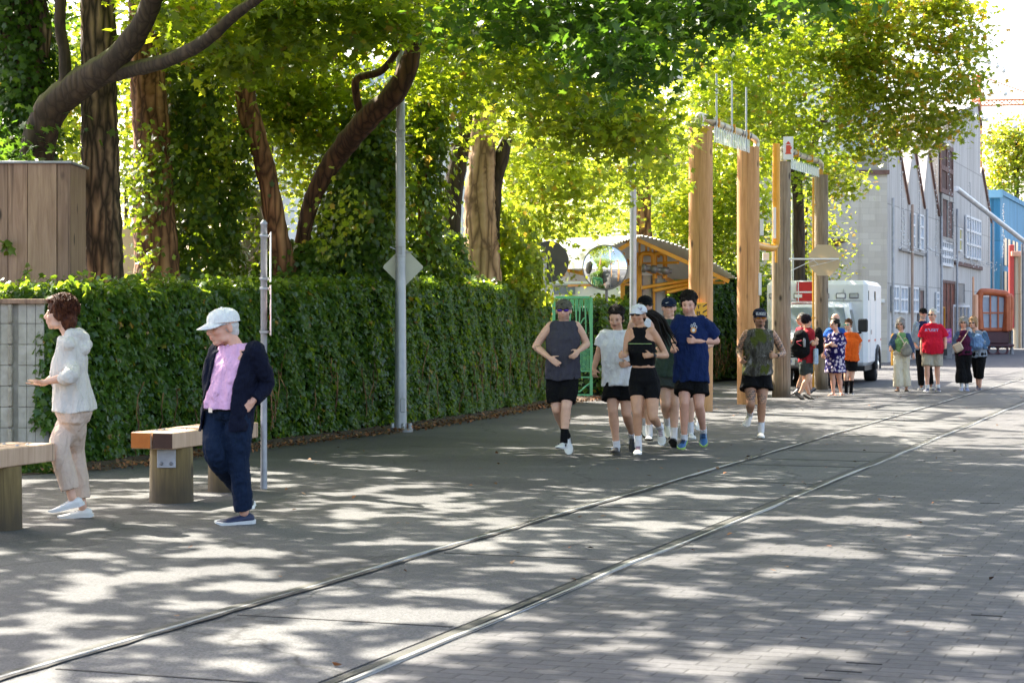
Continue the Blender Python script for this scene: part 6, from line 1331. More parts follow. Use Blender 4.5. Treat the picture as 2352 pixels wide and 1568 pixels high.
    if BT:
        b = MB(); inf = BT.get('inf', .014); ln = BT.get('len', .7); loft(b, [(lerp(sc, pel, BT.get('rise', .82)), rtv, fwv, (.152*m*q+inf*.3+belly*.2)*k, (.112*q+inf*.3+belly*.6)*k), ring(1.0, .172*q*(.98 if sex == 'f' else 1)+inf*.5, .132*q+inf*.5+belly*.3), ring(1.14, .160*q+inf*.4, .11*q)])
        for s in 'LR':
            Pp, K_, A_ = D['p'+s], D['k'+s], D['a'+s]; r0 = .090*k*q**.6+inf*.5
            if ln <= 1: b.tube([lerp(Pp, K_, -.02), lerp(Pp, K_, ln*.5), lerp(Pp, K_, ln)], [r0, .090*k*q**.6+inf, (.090-.030*ln)*k*q**.6+inf*BT.get('flare', 1.5)], 16)
            else:
                fl_ = BT.get('flare', 1.2); q2, r2 = smoothpath([Pp, lerp(Pp, K_, .5), K_, lerp(K_, A_, .5), lerp(K_, A_, ln-1)], [r0, .080*k+inf, .062*k+inf, .055*k+inf*fl_, .046*k+inf*fl_], 4); b.tube(q2, r2, 16)
            b.ball(Pp, r0*.92, 12, 8)
        b.ball(pel-upv*.02, (.12*k, .125*k, .10*k))
        bm = voxmesh(b, vox*k*1.05, 3, ((.10*k, .014*BT.get('wr', 1)), (.04*k, .006*BT.get('wr', 1)))); bm.materials.append(BT['m']); link(BT.get('name', 'shorts'), bm, t)
    SK = L.get('skirt')
    if SK:
        b = MB(); hz = pj(SK['hem']).z; top = lerp(sc, pel, SK.get('top', .62)); kc = (D['kL']+D['kR'])/2; mid = Vector((pel.x, pel.y, pel.z-.12)); bt = Vector((lerp(pel, kc, .8).x, lerp(pel, kc, .8).y, hz))
        loft(b, [(top, rtv, fwv, .165*k*q, .14*k*q), (lerp(top, pel, .5)+fwv*belly*.4, rtv, fwv, .175*k*q, (.150*q+belly*.5)*k), (pel, rtv, fwv, .20*k, .155*k), (mid, rtv, fwv, .21*k, .17*k), (lerp(mid, bt, .6), rtv, fwv, SK['w']*.95*k, .19*k), (bt, rtv, fwv, SK['w']*k, .20*k)], 24, 2.1)
        bm = voxmesh(b, vox, 2, ((.09, .030), (.04, .010))); bm.materials.append(SK['m']); link(SK.get('name', 'skirt'), bm, t)
    # ---- feet
    for s in 'LR':
        K_, A_, T = D['k'+s], D['a'+s], D['t'+s]
        if L.get('sock'): c = L['sock']; f1 = L.get('sockh', .3); b = MB(); b.tube([lerp(A_, K_, f1), lerp(A_, K_, f1*.5), A_+(A_-K_).normalized()*.03], [(.044 if f1 < .5 else .062)*k*m**.3, .042*k*m**.3, .042*k*m**.3], 14); b.build('sock', c, t)
        if L.get('shoe'):
            sp_ = L['shoe']; shoe(t, A_, T, rtv, sp_[0], sp_[1], k*(1.0 if sex == 'm' else .92), 'shoe', sp_[2] if len(sp_) > 2 else None, sp_[3] if len(sp_) > 3 else None, K=K_)
        if L.get('sandal'):
            f, u = foot_frame(A_, T, rtv, K_); sx = f.cross(u); H = A_-f*.06*k-u*.078*k; b = MB(); b.box(H+f*.115*k, (.085*k, .25*k, .018), (sx, f, u), .008); so_ = b.build('sandal', L['sandal'], t)
            b = MB(); b.tube([H+f*.17*k+sx*x_*k+u*(.05-.9*x_*x_*14)*k for x_ in (-.045, -.02, 0, .02, .045)], .008, 6); b.tube([A_-f*.04+sx*.04, A_+f*.03+u*-.01, A_-f*.04-sx*.04], .007, 6); b.build('strap', L['sandal'], so_)
    for s, c in L.get('watch', ()):
        E, W = D['e'+s], D['w'+s]; q_ = lerp(E, W, .93); ax = (W-E).normalized(); b = MB(); b.lathe(q_-ax*.010, [(.030*k, 0), (.0325*k, .010), (.030*k, .020)], 14, ax); nn = (-YF-ax*(-YF).dot(ax)).normalized(); b.lathe(q_+nn*.026*k, [(.019, -.004), (.020, .010), (.017, .013)], 14, nn); b.build('watch', c, t)
    return t, D, F, dict(rt=rtv, fw=fwv, sc=sc, pel=pel, pj=pj, nk=nk)
M['eye'] = mottled('eye', (.02, .012, .010), (.20, .17, .15), 160, .2, 0, 0)
# ================================================================ people: each one as posed in the street
CA, CB, CC, CD = (0, 650, .4464), (1280, 680, .2934), (1760, 720, .2423), (2100, 640, .2296)
FAIR, TAN, MED, PINK = (.60, .36, .25), (.48, .26, .155), (.56, .32, .21), (.60, .33, .235)
C = {}
def cl(n, c, pat=None, **kw): C[n] = cloth('cloth_'+n, c, pat, **kw); return C[n]
BLK = cl('black', (.006, .006, .007)); WHT = cl('white', (.80, .80, .82)); SOCKW = cl('sock_white', (.75, .74, .76)); SHW = plain('shoe_white', (.78, .78, .76), .5); SOLEW = plain('sole_white', (.72, .72, .70), .6)
SOLEK = plain('sole_black', (.03, .028, .026), .7); SHK = plain('shoe_black', (.015, .015, .017), .5); SHB = plain('shoe_blue', (.03, .12, .30), .5); SOLEG = plain('sole_lime', (.35, .55, .12), .5); SHN = plain('shoe_navy', (.012, .02, .06), .6)
LENS = plain('lens_dark', (.02, .018, .022), .08, 0, .8); LENSP = plain('lens_purple', (.10, .04, .38), .1, .6); LENSO = plain('lens_orange', (.75, .30, .03), .1, .7); LENSG = plain('lens_green', (.10, .45, .42), .1, .7)
HB = hairmat('hair_black', (.007, .005, .004), (.028, .020, .014)); HBR = hairmat('hair_brown', (.05, .022, .010), (.20, .095, .04)); HW = hairmat('hair_white', (.48, .46, .43), (.70, .68, .65)); HG = hairmat('hair_grey', (.20, .18, .17), (.50, .48, .45)); HRED = hairmat('hair_auburn', (.030, .008, .004), (.16, .05, .018)); HLB = hairmat('hair_light', (.30, .17, .08), (.55, .38, .22))
FG = 'runners jogging in a group'
# ---- walking woman, profile to the left
person('woman in a cream hoodie and beige trousers striding past the benches', CA, 15.35,
  dict(h=(322, 268), n=(372, 385), sL=(395, 425), sR=(372, 425), eR=(330, 585, -.30), wR=(240, 640, -.20), fR=(165, 645, -.16), eL=(388, 600, .26), wL=(245, 632, .20), fL=(150, 630, .16),
       pL=(408, 800), pR=(400, 800), kL=(325, 985, .10), aL=(395, 1265, .12), tL=(270, 1352, .12), kR=(405, 1010, -.10), aR=(452, 1318, -.10), tR=(322, 1378, -.10)),
  dict(skin=FAIR, curlL='open', curlR='open', palmL=(0, 0, 1), palmR=(0, 0, 1), thumbL=(0, -1, .2), thumbR=(0, 1, .2), hair=('wavy', HRED), top=dict(m=cl('hoodie', (.64, .60, .54)), sleeve=1.35, inf=.020, hem=.98, loose=2.2, deep=.012, hood=True, wr=.5, name='hoodie', neck=.2),
       bottom=dict(m=cl('beige', (.62, .48, .38)), len=1.84, inf=.020, flare=1.3, wr=.6, name='trousers'), shoe=(SHW, SOLEW, SHW)), ty=-88, hy=-88, hp=-4, sex='f', k=.98)
# ---- old man with white cap
t, D, F, X = person('stooping old man in a white cap, navy jacket and pink shirt, hands in his pockets', CA, 15.0,
  dict(h=(1215, 332), n=(1285, 440), sL=(1185, 470), sR=(1400, 465), eL=(1150, 620, -.06), wL=(1150, 735, .02), fL=(1175, 790, .05), eR=(1455, 640, .0), wR=(1385, 735, .10), fR=(1330, 790, .14),
       pL=(1190, 790), pR=(1305, 790), kL=(1178, 1035, .08), aL=(1350, 1262, -.42), tL=(1352, 1330, -.24), kR=(1305, 1060, .04), aR=(1335, 1345, .0), tR=(1242, 1385, .05)),
  dict(skin=PINK, hair=('under', HW), cap=(cl('cap_white', (.78, .77, .75)), .085), billdrop=.03, down=True, curlL='relax', curlR='relax', brow=(.5, .45, .4),
       top=dict(m=cl('pink', (.74, .42, .62)), sleeve=0, inf=.010, hem=.98, loose=1.0, shoulder=.8, collar=cl('pink_collar', (.76, .44, .64)), wr=1.3), jacket=dict(m=cl('navy_jacket', (.007, .009, .022)), gap=38, hem=1.34, go=-8, inf=.045),
       bottom=dict(m=cl('navy_trousers', (.009, .018, .042)), len=1.96, inf=.020, flare=1.0, name='trousers', wr=1.5), shoe=(SHN, SOLEW)), ty=-38, hy=-52, hp=9, k=1.02, belly=.035, hk=1.20)
b = MB(); pc_ = X['pel']+ZU*.012; b.tube([pc_+X['rt']*math.cos(R(a))*.178+X['fw']*(math.sin(R(a))*.150+.012) for a in range(0, 361, 15)], .018, 8, False, flat=.5); bl = b.build('belt', BLK, t); b = MB(); b.box(pc_+X['fw']*.175, (.04, .012, .034), (X['rt'], X['fw'], ZU)); b.build('buckle', M['chrome'], bl)
# ---- runners
def stripes3(m=None): return m or M['black']
person('runner in a charcoal sleeveless top, camouflage cap and purple sunglasses', CB, 22.2,
  dict(h=(328, 265), n=(328, 362), sL=(212, 395), sR=(442, 395), eL=(95, 565, -.02), wL=(205, 655, .20), fL=(275, 705, .24), eR=(520, 545, -.02), wR=(455, 598, .20), fR=(415, 645, .26),
       pL=(258, 830), pR=(375, 830), kL=(268, 1085, .06), aL=(352, 1300, -.38), tL=(372, 1440, -.34), kR=(348, 1075, .16), aR=(330, 1345, .18), tR=(292, 1400, .34)),
  dict(skin=FAIR, cap=(cl('capcamo', (.1, .1, .08), 'capcamo'), .04), billdrop=.012, shades=LENSP, beard=((.24, .15, .10), .5), hair=('under', HBR), curlL='open', curlR='relax', palmL=(.3, .9, -.2), thumbL=(0, -.1, 1),
       top=dict(m=cl('charcoal', (.058, .055, .070)), sleeve=0, inf=.025, hem=1.02, loose=1.5, shoulder=1.0, neck=.22), bottom=dict(m=BLK, len=.80, inf=.024), sock=BLK, sockh=.36, shoe=(SHW, SOLEW, None, M['black']),
       tattoo=(((105, 585, .03), .05, .5), ((372, 1160, .1), .09, .85), ((365, 1240, .1), .07, .85)), tatd=.2), FG, ty=-3, hy=-6, hp=3, bulk=1.0, belly=.01)
person('runner with dark hair and moustache in a white t-shirt and black shorts', CB, 22.7,
  dict(h=(765, 338), n=(780, 440), sL=(662, 470), sR=(880, 468), eL=(618, 625, -.04), wL=(580, 745, -.02), fL=(583, 795, .0), eR=(945, 660, -.06), wR=(866, 712, .14), fR=(808, 716, .22),
       pL=(738, 870), pR=(852, 870), kL=(738, 1105, .10), aL=(768, 1385, .05), tL=(745, 1438, .22), kR=(850, 1120, .08), aR=(898, 1300, -.38), tR=(905, 1400, -.34)),
  dict(skin=MED, hair=('fringe', HB), tache=(.05, .03, .02), down=True, curlR='half', curlL='half', thumbL=(1, -.3, 0), beard=((.28, .17, .12), .25), top=dict(m=WHT, sleeve=.62, inf=.025, hem=1.05, loose=1.6, wr=1.2),
       bottom=dict(m=BLK, len=.60, inf=.028, flare=2.2), sock=SOCKW, sockh=.14, shoe=(SHK, SOLEK, None, M['white_paint']), watch=(('R', M['black']),)), FG, ty=-6, hy=-16, hp=14)
def capfloral(F, p):
    b = MB()
    for i in range(7): b.tube([F(.0+.010*i, .088-.006*i*.5, .058+.012*math.sin(i*2)), F(.012+.010*i, .083-.006*i*.5, .075-.012*math.sin(i*2))], .0025, 5)
    b.build('print', plain('print_purple', (.10, .05, .16)), p)
t, D, F, X = person('woman runner with a long ponytail, white cap and black cropped top', CB, 22.0,
  dict(h=(948, 303), n=(965, 400), sL=(868, 450), sR=(1070, 435), eL=(846, 618, -.02), wL=(838, 642, .22), fL=(790, 642, .30), eR=(1180, 640, -.04), wR=(1062, 638, .17), fR=(985, 642, .22),
       pL=(940, 850), pR=(1060, 850), kL=(938, 1115, .12), aL=(948, 1378, .04), tL=(940, 1462, .2), kR=(1068, 1150, .12), aR=(1128, 1235, -.34), tR=(1145, 1365, -.30)),
  dict(skin=TAN, hair=('short', HB), cap=(cl('cap_white2', (.70, .70, .74)), .045), capmark=capfloral, shades=LENS, curlL='fist', curlR='half', thumbL=(0, 0, 1), pony=((1010, 290, -.1), (1070, 300, -.14), (1125, 350, -.16), (1150, 430, -.14), (1190, 520, -.1)),
       top=dict(m=BLK, sleeve=0, inf=.005, hem=.70, loose=.6, shoulder=.66, neck=1.3, nw=.085, wr=.4), bottom=dict(m=BLK, len=.52, inf=.006, flare=.8, rise=.72, wr=.3), sock=SOCKW, sockh=.30, shoe=(plain('shoe_cream', (.60, .57, .50)), SOLEW, plain('lace_plum', (.20, .08, .14))), watch=(('R', M['black']),)), FG, ty=-12, hy=-26, sex='f', k=1.0, bulk=1.0)
b = MB(); a_ = lerp(X['sc'], X['pel'], .24); b.tube([a_+X['rt']*x_+X['fw']*(.132-.9*x_*x_) for x_ in (-.13, -.08, -.03, .03, .08, .13)], .004, 6); b.build('piping', plain('lime_line', (.35, .50, .20)), t)
person('runner in a dark visor cap almost hidden behind the ponytailed woman', CB, 24.6,
  dict(h=(1008, 225), n=(1000, 325), sL=(895, 372), sR=(1090, 372), eL=(875, 520, -.05), wL=(905, 590, .12), fL=(930, 620, .2), eR=(1110, 510, -.05), wR=(1085, 590, .12), fR=(1060, 600, .2),
       pL=(950, 800), pR=(1050, 800), kL=(965, 1010, .08), aL=(1005, 1195, -.30), tL=(1012, 1290, -.22), kR=(1035, 1020, .08), aR=(1040, 1290, .0), tR=(1035, 1330, .15)),
  dict(skin=FAIR, hair=('short', HBR), cap=(BLK, .05), shades=LENS, top=dict(m=cl('white3', (.70, .70, .72)), sleeve=0, shoulder=.7, inf=.02, hem=1.0), bottom=dict(m=BLK, len=.6, inf=.02), sock=SOCKW, shoe=(SHW, SOLEK)), FG, ty=5, hy=12)
def swoosh(F, p): b = MB(); b.prism([(-.022, .000), (-.012, -.008), (.0, -.006), (.026, .010), (.0, .001), (-.012, -.001)], F(-.012, .092, .058), F.r, F.u, F.f*.004); b.build('mark', M['white_paint'], p)
person('runner in a dark green singlet and navy cap at the back of the group', CB, 23.9,
  dict(h=(1203, 243), n=(1208, 335), sL=(1122, 382), sR=(1300, 375), eL=(1095, 540, -.1), wL=(1118, 585, .1), fL=(1125, 605, .18), eR=(1330, 530, -.1), wR=(1300, 600, .1), fR=(1285, 620, .18),
       pL=(1165, 810), pR=(1255, 810), kL=(1172, 1040, .14), aL=(1190, 1195, -.22), tL=(1192, 1300, -.14), kR=(1250, 1045, .1), aR=(1244, 1330, .05), tR=(1232, 1345, .26)),
  dict(skin=FAIR, hair=('under', HBR), cap=(cl('cap_navy', (.012, .02, .045)), .065), capmark=swoosh, top=dict(m=cl('green_dk', (.050, .080, .062)), sleeve=0, shoulder=.88, inf=.022, hem=1.0, neck=.34, nw=.085), bottom=dict(m=cl('grey_green', (.05, .06, .055)), len=.50, inf=.028, flare=2.0), sock=SOCKW, sockh=.34, shoe=(plain('shoe_cream2', (.60, .58, .48)), SOLEK)), FG, ty=-4, hy=-10)
t, D, F, X = person('curly haired runner in a navy t-shirt with a small chest emblem', CB, 23.0,
  dict(h=(1366, 222), n=(1385, 312), sL=(1275, 350), sR=(1490, 348), eL=(1255, 490, -.06), wL=(1243, 555, .14), fL=(1232, 605, .20), eR=(1600, 520, -.06), wR=(1432, 520, .18), fR=(1370, 515, .24),
       pL=(1335, 830), pR=(1448, 830), kL=(1333, 1035, .14), aL=(1330, 1318, .02), tL=(1300, 1408, .16), kR=(1455, 1055, .10), aR=(1490, 1262, -.24), tR=(1492, 1380, -.14)),
  dict(skin=PINK, hair=('curly', HB), down=True, beard=((.25, .15, .11), .35), curlR='half', curlL='fist', thumbR=(-.2, -.1, 1), top=dict(m=cl('navy_tee', (.010, .022, .085)), sleeve=.80, inf=.031, hem=1.06, loose=1.5, sflare=1.3, wr=1.1), bottom=dict(m=BLK, len=.62, inf=.030, flare=1.8), sock=SOCKW, sockh=.1, shoe=(SHB, SOLEG, M['black']), watch=(('L', M['black']),)), FG, ty=-6, hy=-12, hp=8, bulk=1.0)
def on_chest(pjx, out=.0): return X['pj'](pjx)+X['fw']*out
q0 = on_chest((1408, 428, .185)); b = MB(); b.lathe(q0, [(.034, 0), (.034, .004)], 18, X['fw']); em = b.build('emblem', plain('emblem_orange', (.70, .30, .05)), t); b = MB(); b.lathe(q0+X['fw']*.004, [(.019, 0), (.019, .003)], 14, X['fw']); b.build('disc', M['white_paint'], em)
b = MB()
for dx, dz, rx, rz in ((-.018, .046, .011, .018), (.024, .034, .015, .016), (.010, .068, .010, .014)):
    q = q0+X['rt']*dx+ZU*dz; b.tube([q+X['rt']*math.cos(R(a))*rx+ZU*math.sin(R(a))*rz for a in range(0, 361, 30)], .004, 6, False)
b.build('emblem_rings', plain('emblem_white', (.6, .62, .66)), t)
person('runner mostly hidden behind the navy shirted runner, only elbow and legs showing', CB, 24.8,
  dict(h=(1375, 235), n=(1385, 325), sL=(1300, 370), sR=(1480, 370), eL=(1285, 520, -.05), wL=(1330, 580, .1), fL=(1350, 590, .15), eR=(1555, 545, -.05), wR=(1480, 575, .12), fR=(1440, 580, .2),
       pL=(1345, 800), pR=(1430, 800), kL=(1378, 1010, .08), aL=(1382, 1262, .0), tL=(1400, 1325, .16), kR=(1440, 1000, .08), aR=(1452, 1130, -.34), tR=(1448, 1240, -.26)),
  dict(skin=FAIR, hair=('short', HBR), top=dict(m=cl('grey_tee', (.30, .30, .32)), sleeve=.5, inf=.01, hem=1.0), bottom=dict(m=BLK, len=.55, inf=.02), sock=SOCKW, shoe=(SHW, SOLEW, None, M['black'])), FG, ty=0, hk=.92)
def captext(F, p): text_mesh('SC-BORG', .030, M['white_paint'], p, F(0, .098, .062), F.r, F.u); text_mesh('RUNNING', .026, M['white_paint'], p, F(0, .101, .042), F.r, F.u)
person('tattooed runner with moustache in a camouflage sleeveless shirt, running alone', CC, 25.6,
  dict(h=(393, 232), n=(393, 345), sL=(245, 395), sR=(528, 392), eL=(182, 565, -.04), wL=(196, 625, .16), fL=(212, 672, .24), eR=(628, 590, -.04), wR=(556, 612, .20), fR=(495, 612, .27),
       pL=(295, 810), pR=(428, 810), kL=(300, 1095, .16), aL=(292, 1195, -.30), tL=(248, 1315, -.18), kR=(412, 1090, .08), aR=(405, 1355, .02), tR=(402, 1420, .17)),
  dict(skin=(.40, .21, .125), hair=('short', HB), cap=(cl('cap_navy2', (.010, .014, .035)), .055), capmark=captext, shades=LENSO, tache=(.02, .012, .01), goatee=(.03, .018, .014), beard=((.22, .12, .08), .4), curlL='half', curlR='fist', thumbR=(-.5, 0, 1),
       top=dict(m=cl('camo', (.1, .1, .08), 'camo'), sleeve=0, shoulder=1.0, inf=.025, hem=1.0, loose=1.5, neck=.25), bottom=dict(m=BLK, len=.50, inf=.030, flare=2.2), sock=SOCKW, sockh=.30, shoe=(plain('shoe_cream3', (.62, .60, .54)), SOLEW),
       watch=(('R', M['black']),), tattoo=(((195, 500, .0), .16, .75), ((575, 470, .0), .10, .7), ((610, 570, .05), .11, .7), ((325, 1010, .18), .08, .8), ((405, 1050, .1), .07, .6)), tatd=.0), FG, ty=2, hy=0, hp=2, bulk=1.0)
# ---- walkers beside the ambulance
WG = 'walkers beside the ambulance'
t, D, F, X = person('walker in a dark knitted hat seen from behind with a large black rucksack', CC, 37.6,
  dict(h=(872, 262), n=(868, 330), sL=(868, 385), sR=(905, 375), eL=(880, 480, -.22), wL=(935, 500, -.24), fL=(960, 490, -.24), eR=(930, 495, .22), wR=(955, 480, .22), fR=(968, 455, .22),
       pL=(850, 680), pR=(868, 680), kL=(850, 860, -.06), aL=(888, 1000, -.10), tL=(915, 1038, -.02), kR=(875, 850, .10), aR=(795, 985, .10), tR=(830, 1050, .18)),
  dict(skin=MED, beanie=cl('beanie', (.015, .010, .014)), top=dict(m=cl('red_top', (.32, .02, .03)), sleeve=.9, inf=.02, hem=1.0), bottom=dict(m=cl('dark_shorts', (.05, .06, .058)), len=.62, inf=.03), shoe=(SHK, SOLEK)), WG, ty=100, hy=120, k=.95)
b = MB(); A, E = D['sR'], D['eR']; b.tube([A+(A-E)*.05, lerp(A, E, .9)], [.062, .058], 12); b.ball(A, .060); b.build('sleeve', WHT, t)
def pack(label, ctr, rx, ry, rz, m, extra=True):
    c_ = P((CC[0]+ctr[0]*CC[2])*.9408, (CC[1]+ctr[1]*CC[2])*.9408, ctr[2]); tt = thing('backpack', label, 'backpack', c_, 'rucksacks beside the ambulance'); b = MB()
    b.ball(c_, (rx, ry, rz)); b.ball(c_-ZU*rz*.45, (rx*1.02, ry, rz*.5)); b.ball(c_+ZU*rz*.6, (rx*.8, ry*.8, rz*.45)); b.ball(c_-XR*rx*.6-ZU*rz*.2, (rx*.5, ry*.6, rz*.5))
    me = voxmesh(b, .014, 3, ((.08, .03),)); me.materials.append(m); link('bag', me, tt)
    if extra: b = MB(); b.tube([c_+Vector((-.01, -ry-.01, -.02)), c_+Vector((-.09, -ry-.02, .03)), c_+Vector((-.1, -ry-.02, .06)), c_+Vector((-.0, -ry-.01, .08))], .009, 6); b.build('strap', plain('red_strap', (.55, .03, .06)), tt); b = MB(); b.lathe(c_+Vector((.04, -ry-.02, -.04)), [(.025, 0), (.028, .12), (.015, .16)], 10); b.build('bottle', M['steel_dark'], tt)
pack('large black rucksack with a red strap on the walker in the knitted hat', (805, 500, 37.4), .175, .15, .27, BLK)
person('grey haired walker in glasses and a red and blue jacket behind the knitted hat', CC, 39.4,
  dict(h=(812, 248), n=(828, 320), sL=(800, 365), sR=(812, 365), eL=(755, 470, .2), wL=(715, 470, .2), fL=(700, 470, .2), eR=(760, 480, -.2), wR=(720, 485, -.2), fR=(705, 480, -.2),
       pL=(850, 640), pR=(850, 640), kL=(880, 800, .08), aL=(905, 940, .06), tL=(882, 975, .06), kR=(820, 800, -.08), aR=(775, 925, -.1), tR=(752, 955, -.1)),
  dict(skin=FAIR, hair=('short', HG), shades=LENS, top=dict(m=cl('red_blue', (.32, .03, .05)), sleeve=1.8, inf=.03), bottom=dict(m=cl('dark_shorts2', (.04, .045, .05)), len=.6, inf=.03), shoe=(plain('shoe_grey', (.16, .15, .17)), SOLEK)), WG, ty=-85, hy=-85, k=.97)
pack('black rucksack carried by the grey haired walker', (985, 470, 39.0), .10, .15, .27, BLK, False)
person('bald man in a blue shirt almost hidden behind the woman in the floral dress', CC, 41.3,
  dict(h=(1152, 245), n=(1160, 320), sL=(1075, 370), sR=(1225, 365), eL=(1040, 480), wL=(1030, 590, .05), fL=(1028, 640, .05), eR=(1250, 480), wR=(1240, 560), fR=(1235, 600),
       pL=(1110, 600), pR=(1190, 600), kL=(1115, 760), aL=(1120, 900), tL=(1105, 925, .15), kR=(1200, 760), aR=(1205, 905), tR=(1200, 930, .15)),
  dict(skin=PINK, hair=('under', HG), shades=LENS, top=dict(m=cl('royal', (.02, .10, .42)), sleeve=.6, inf=.03), bottom=dict(m=cl('dark_trouser', (.02, .02, .03)), len=1.9, inf=.02, name='trousers'), shoe=(SHK, SOLEK)), WG, ty=-30, hy=-55)
t, D, F, X = person('woman in a navy and white floral dress with dark tied hair and sandals', CC, 39.6,
  dict(h=(1142, 298), n=(1160, 375), sL=(1098, 415), sR=(1225, 410), eL=(1062, 520, .0), wL=(1085, 500, .2), fL=(1108, 497, .26), eR=(1240, 525, .02), wR=(1150, 512, .22), fR=(1105, 508, .28),
       pL=(1110, 640), pR=(1190, 640), kL=(1125, 830, .04), aL=(1135, 975, .04), tL=(1090, 1012, .10), kR=(1190, 830, -.02), aR=(1212, 975, -.03), tR=(1205, 1012, .1)),
  dict(skin=PINK, bare=True, hair=('tied', HB), shades=LENS, top=dict(m=cl('floral', (.05, .04, .2), 'floral'), sleeve=.75, inf=.024, hem=.78, name='dress_top', neck=.5, nw=.085), skirt=dict(m=C['floral'], hem=(1150, 782), w=.235, name='dress_skirt', top=.42), sandal=plain('sandal_tan', (.25, .12, .07)), curlL='half', curlR='half'), WG, ty=-40, hy=-62, sex='f', k=.97, bulk=1.18, belly=.03)
person('boy in an orange t-shirt, black shorts, knee socks and mirrored green glasses', CC, 40.2,
  dict(h=(1282, 305), n=(1300, 375), sL=(1258, 405), sR=(1368, 405), eL=(1260, 500, -.1), wL=(1255, 570, -.05), fL=(1255, 600, 0), eR=(1405, 505, -.04), wR=(1362, 622, .04), fR=(1340, 650, .1),
       pL=(1280, 665), pR=(1330, 665), kL=(1262, 830, .06), aL=(1262, 975, .0), tL=(1245, 1000, .16), kR=(1318, 830, .02), aR=(1312, 975, .0), tR=(1322, 1002, .16)),
  dict(skin=FAIR, hair=('fringe', HBR), shades=LENSG, top=dict(m=cl('orange', (.72, .12, .015)), sleeve=.68, inf=.026, hem=1.0, loose=1.6), bottom=dict(m=BLK, len=.62, inf=.026), sock=BLK, sockh=.80, shoe=(SHK, SOLEW)), WG, ty=-18, hy=-35, k=.84, hk=.90)
t = thing('tote_bag', 'clear and blue bag hanging beside the knitted hat walker', 'bag', P(0, 0, 37)); q = P((1760+955*.2423)*.9408, (720+620*.2423)*.9408, 37.4); b = MB(); b.box(q, (.09, .10, .30), None, .02); b.build('bag', mottled('bag_blue', (.20, .32, .50), (.45, .55, .66), 14, .4, 0, 0), t)
b = MB(); b.tube([q+ZU*.15, q+ZU*.33+XR*.01], .006, 5); b.build('handle', M['steel_dark'], t)
# ---- group strolling on the tracks
SG = 'strollers by the tracks'
t, D, F, X = person('woman with grey curly hair, denim jacket, green top and wide cream trousers', CD, 41.8,
  dict(h=(428, 665), n=(440, 748), sL=(372, 790), sR=(508, 785), eL=(330, 870, -.02), wL=(322, 905, .06), fL=(320, 935, .08), eR=(545, 900, -.03), wR=(568, 985, .05), fR=(575, 1020, .08),
       pL=(405, 960), pR=(478, 960), kL=(398, 1150, .05), aL=(402, 1335, .04), tL=(385, 1368, .18), kR=(482, 1150, .0), aR=(492, 1330, -.02), tR=(497, 1370, .13)),
  dict(skin=PINK, hair=('bob', HG), shades=LENS, top=dict(m=cl('sage', (.16, .30, .13)), sleeve=0, shoulder=.8, loose=1, inf=.012, hem=1.0), jacket=dict(m=cl('denim', (.055, .095, .17)), gap=52, hem=.86, inf=.02, sleeve=1.85), bottom=dict(m=cl('cream', (.66, .60, .47)), len=1.93, inf=.024, flare=2.2, name='trousers'), shoe=(plain('shoe_brown', (.20, .10, .05)), SOLEK)), SG, ty=-8, hy=-20, sex='f', k=.97, bulk=1.08)
c_ = X['pj']((492, 945, .22)); t = thing('shoulder_bag', 'grey and cream tote bag slung by the woman in the green top', 'bag', c_); b = MB(); b.ball(c_, (.13, .06, .12)); b.ball(c_+ZU*.06, (.10, .05, .10)); me = voxmesh(b, .012, 3, ((.06, .02),)); me.materials.append(mottled('tote', (.10, .10, .09), (.32, .29, .24), 5, .9, 0, .1)); link('bag', me, t)
b = MB(); b.tube([c_+ZU*.08, X['pj']((430, 800, .16)), X['pj']((392, 752, .10))], .014, 6, flat=.4); b.tube([c_+Vector((-.05, 0, .12)), c_+Vector((0, 0, .20)), c_+Vector((.05, 0, .12))], .010, 6); b.build('strap', plain('strap_cream', (.5, .42, .32)), t)
person('bearded man in a black cap, pale denim shirt and black jeans', CD, 42.9,
  dict(h=(672, 545), n=(665, 622), sL=(592, 665), sR=(735, 660), eL=(572, 790, -.02), wL=(588, 880, .06), fL=(600, 900, .1), eR=(760, 790), wR=(765, 890), fR=(765, 915),
       pL=(635, 920), pR=(710, 920), kL=(640, 1120, .05), aL=(652, 1318, .0), tL=(635, 1350, .16), kR=(728, 1120), aR=(752, 1308), tR=(765, 1340, .15)),
  dict(skin=PINK, hair=('under', HW), cap=(BLK, .04), shades=LENS, beard=((.45, .43, .41), .8), top=dict(m=cl('navy_tee2', (.02, .025, .08)), sleeve=0, shoulder=.8, loose=1, inf=.01), jacket=dict(m=cl('pale_denim', (.25, .34, .45)), gap=34, hem=1.05, sleeve=1.75, inf=.03), bottom=dict(m=BLK, len=1.95, inf=.016, name='jeans'), shoe=(plain('shoe_beige', (.34, .30, .25)), SOLEW)), SG, ty=0, hy=8)
t, D, F, X = person('white haired man in a red t-shirt and khaki shorts turning to his left', CD, 41.8,
  dict(h=(768, 562), n=(770, 645), sL=(675, 690), sR=(858, 690), eL=(660, 830, -.02), wL=(652, 935, .02), fL=(652, 970, .04), eR=(903, 820, -.02), wR=(905, 915, .04), fR=(905, 945, .08),
       pL=(722, 950), pR=(815, 950), kL=(712, 1130, .06), aL=(715, 1322, .04), tL=(702, 1368, .17), kR=(820, 1130, .0), aR=(828, 1318, -.04), tR=(832, 1366, .1)),
  dict(skin=PINK, hair=('short', HW), shades=LENS, top=dict(m=cl('red', (.55, .012, .035)), sleeve=.78, inf=.034, hem=1.08, loose=1.6, sflare=1.4), bottom=dict(m=cl('khaki', (.42, .38, .31)), len=.86, inf=.034, flare=1.6), sock=SOCKW, sockh=.12, shoe=(SHN, SOLEW)), SG, ty=-4, hy=-42, belly=.05, bulk=1.06)
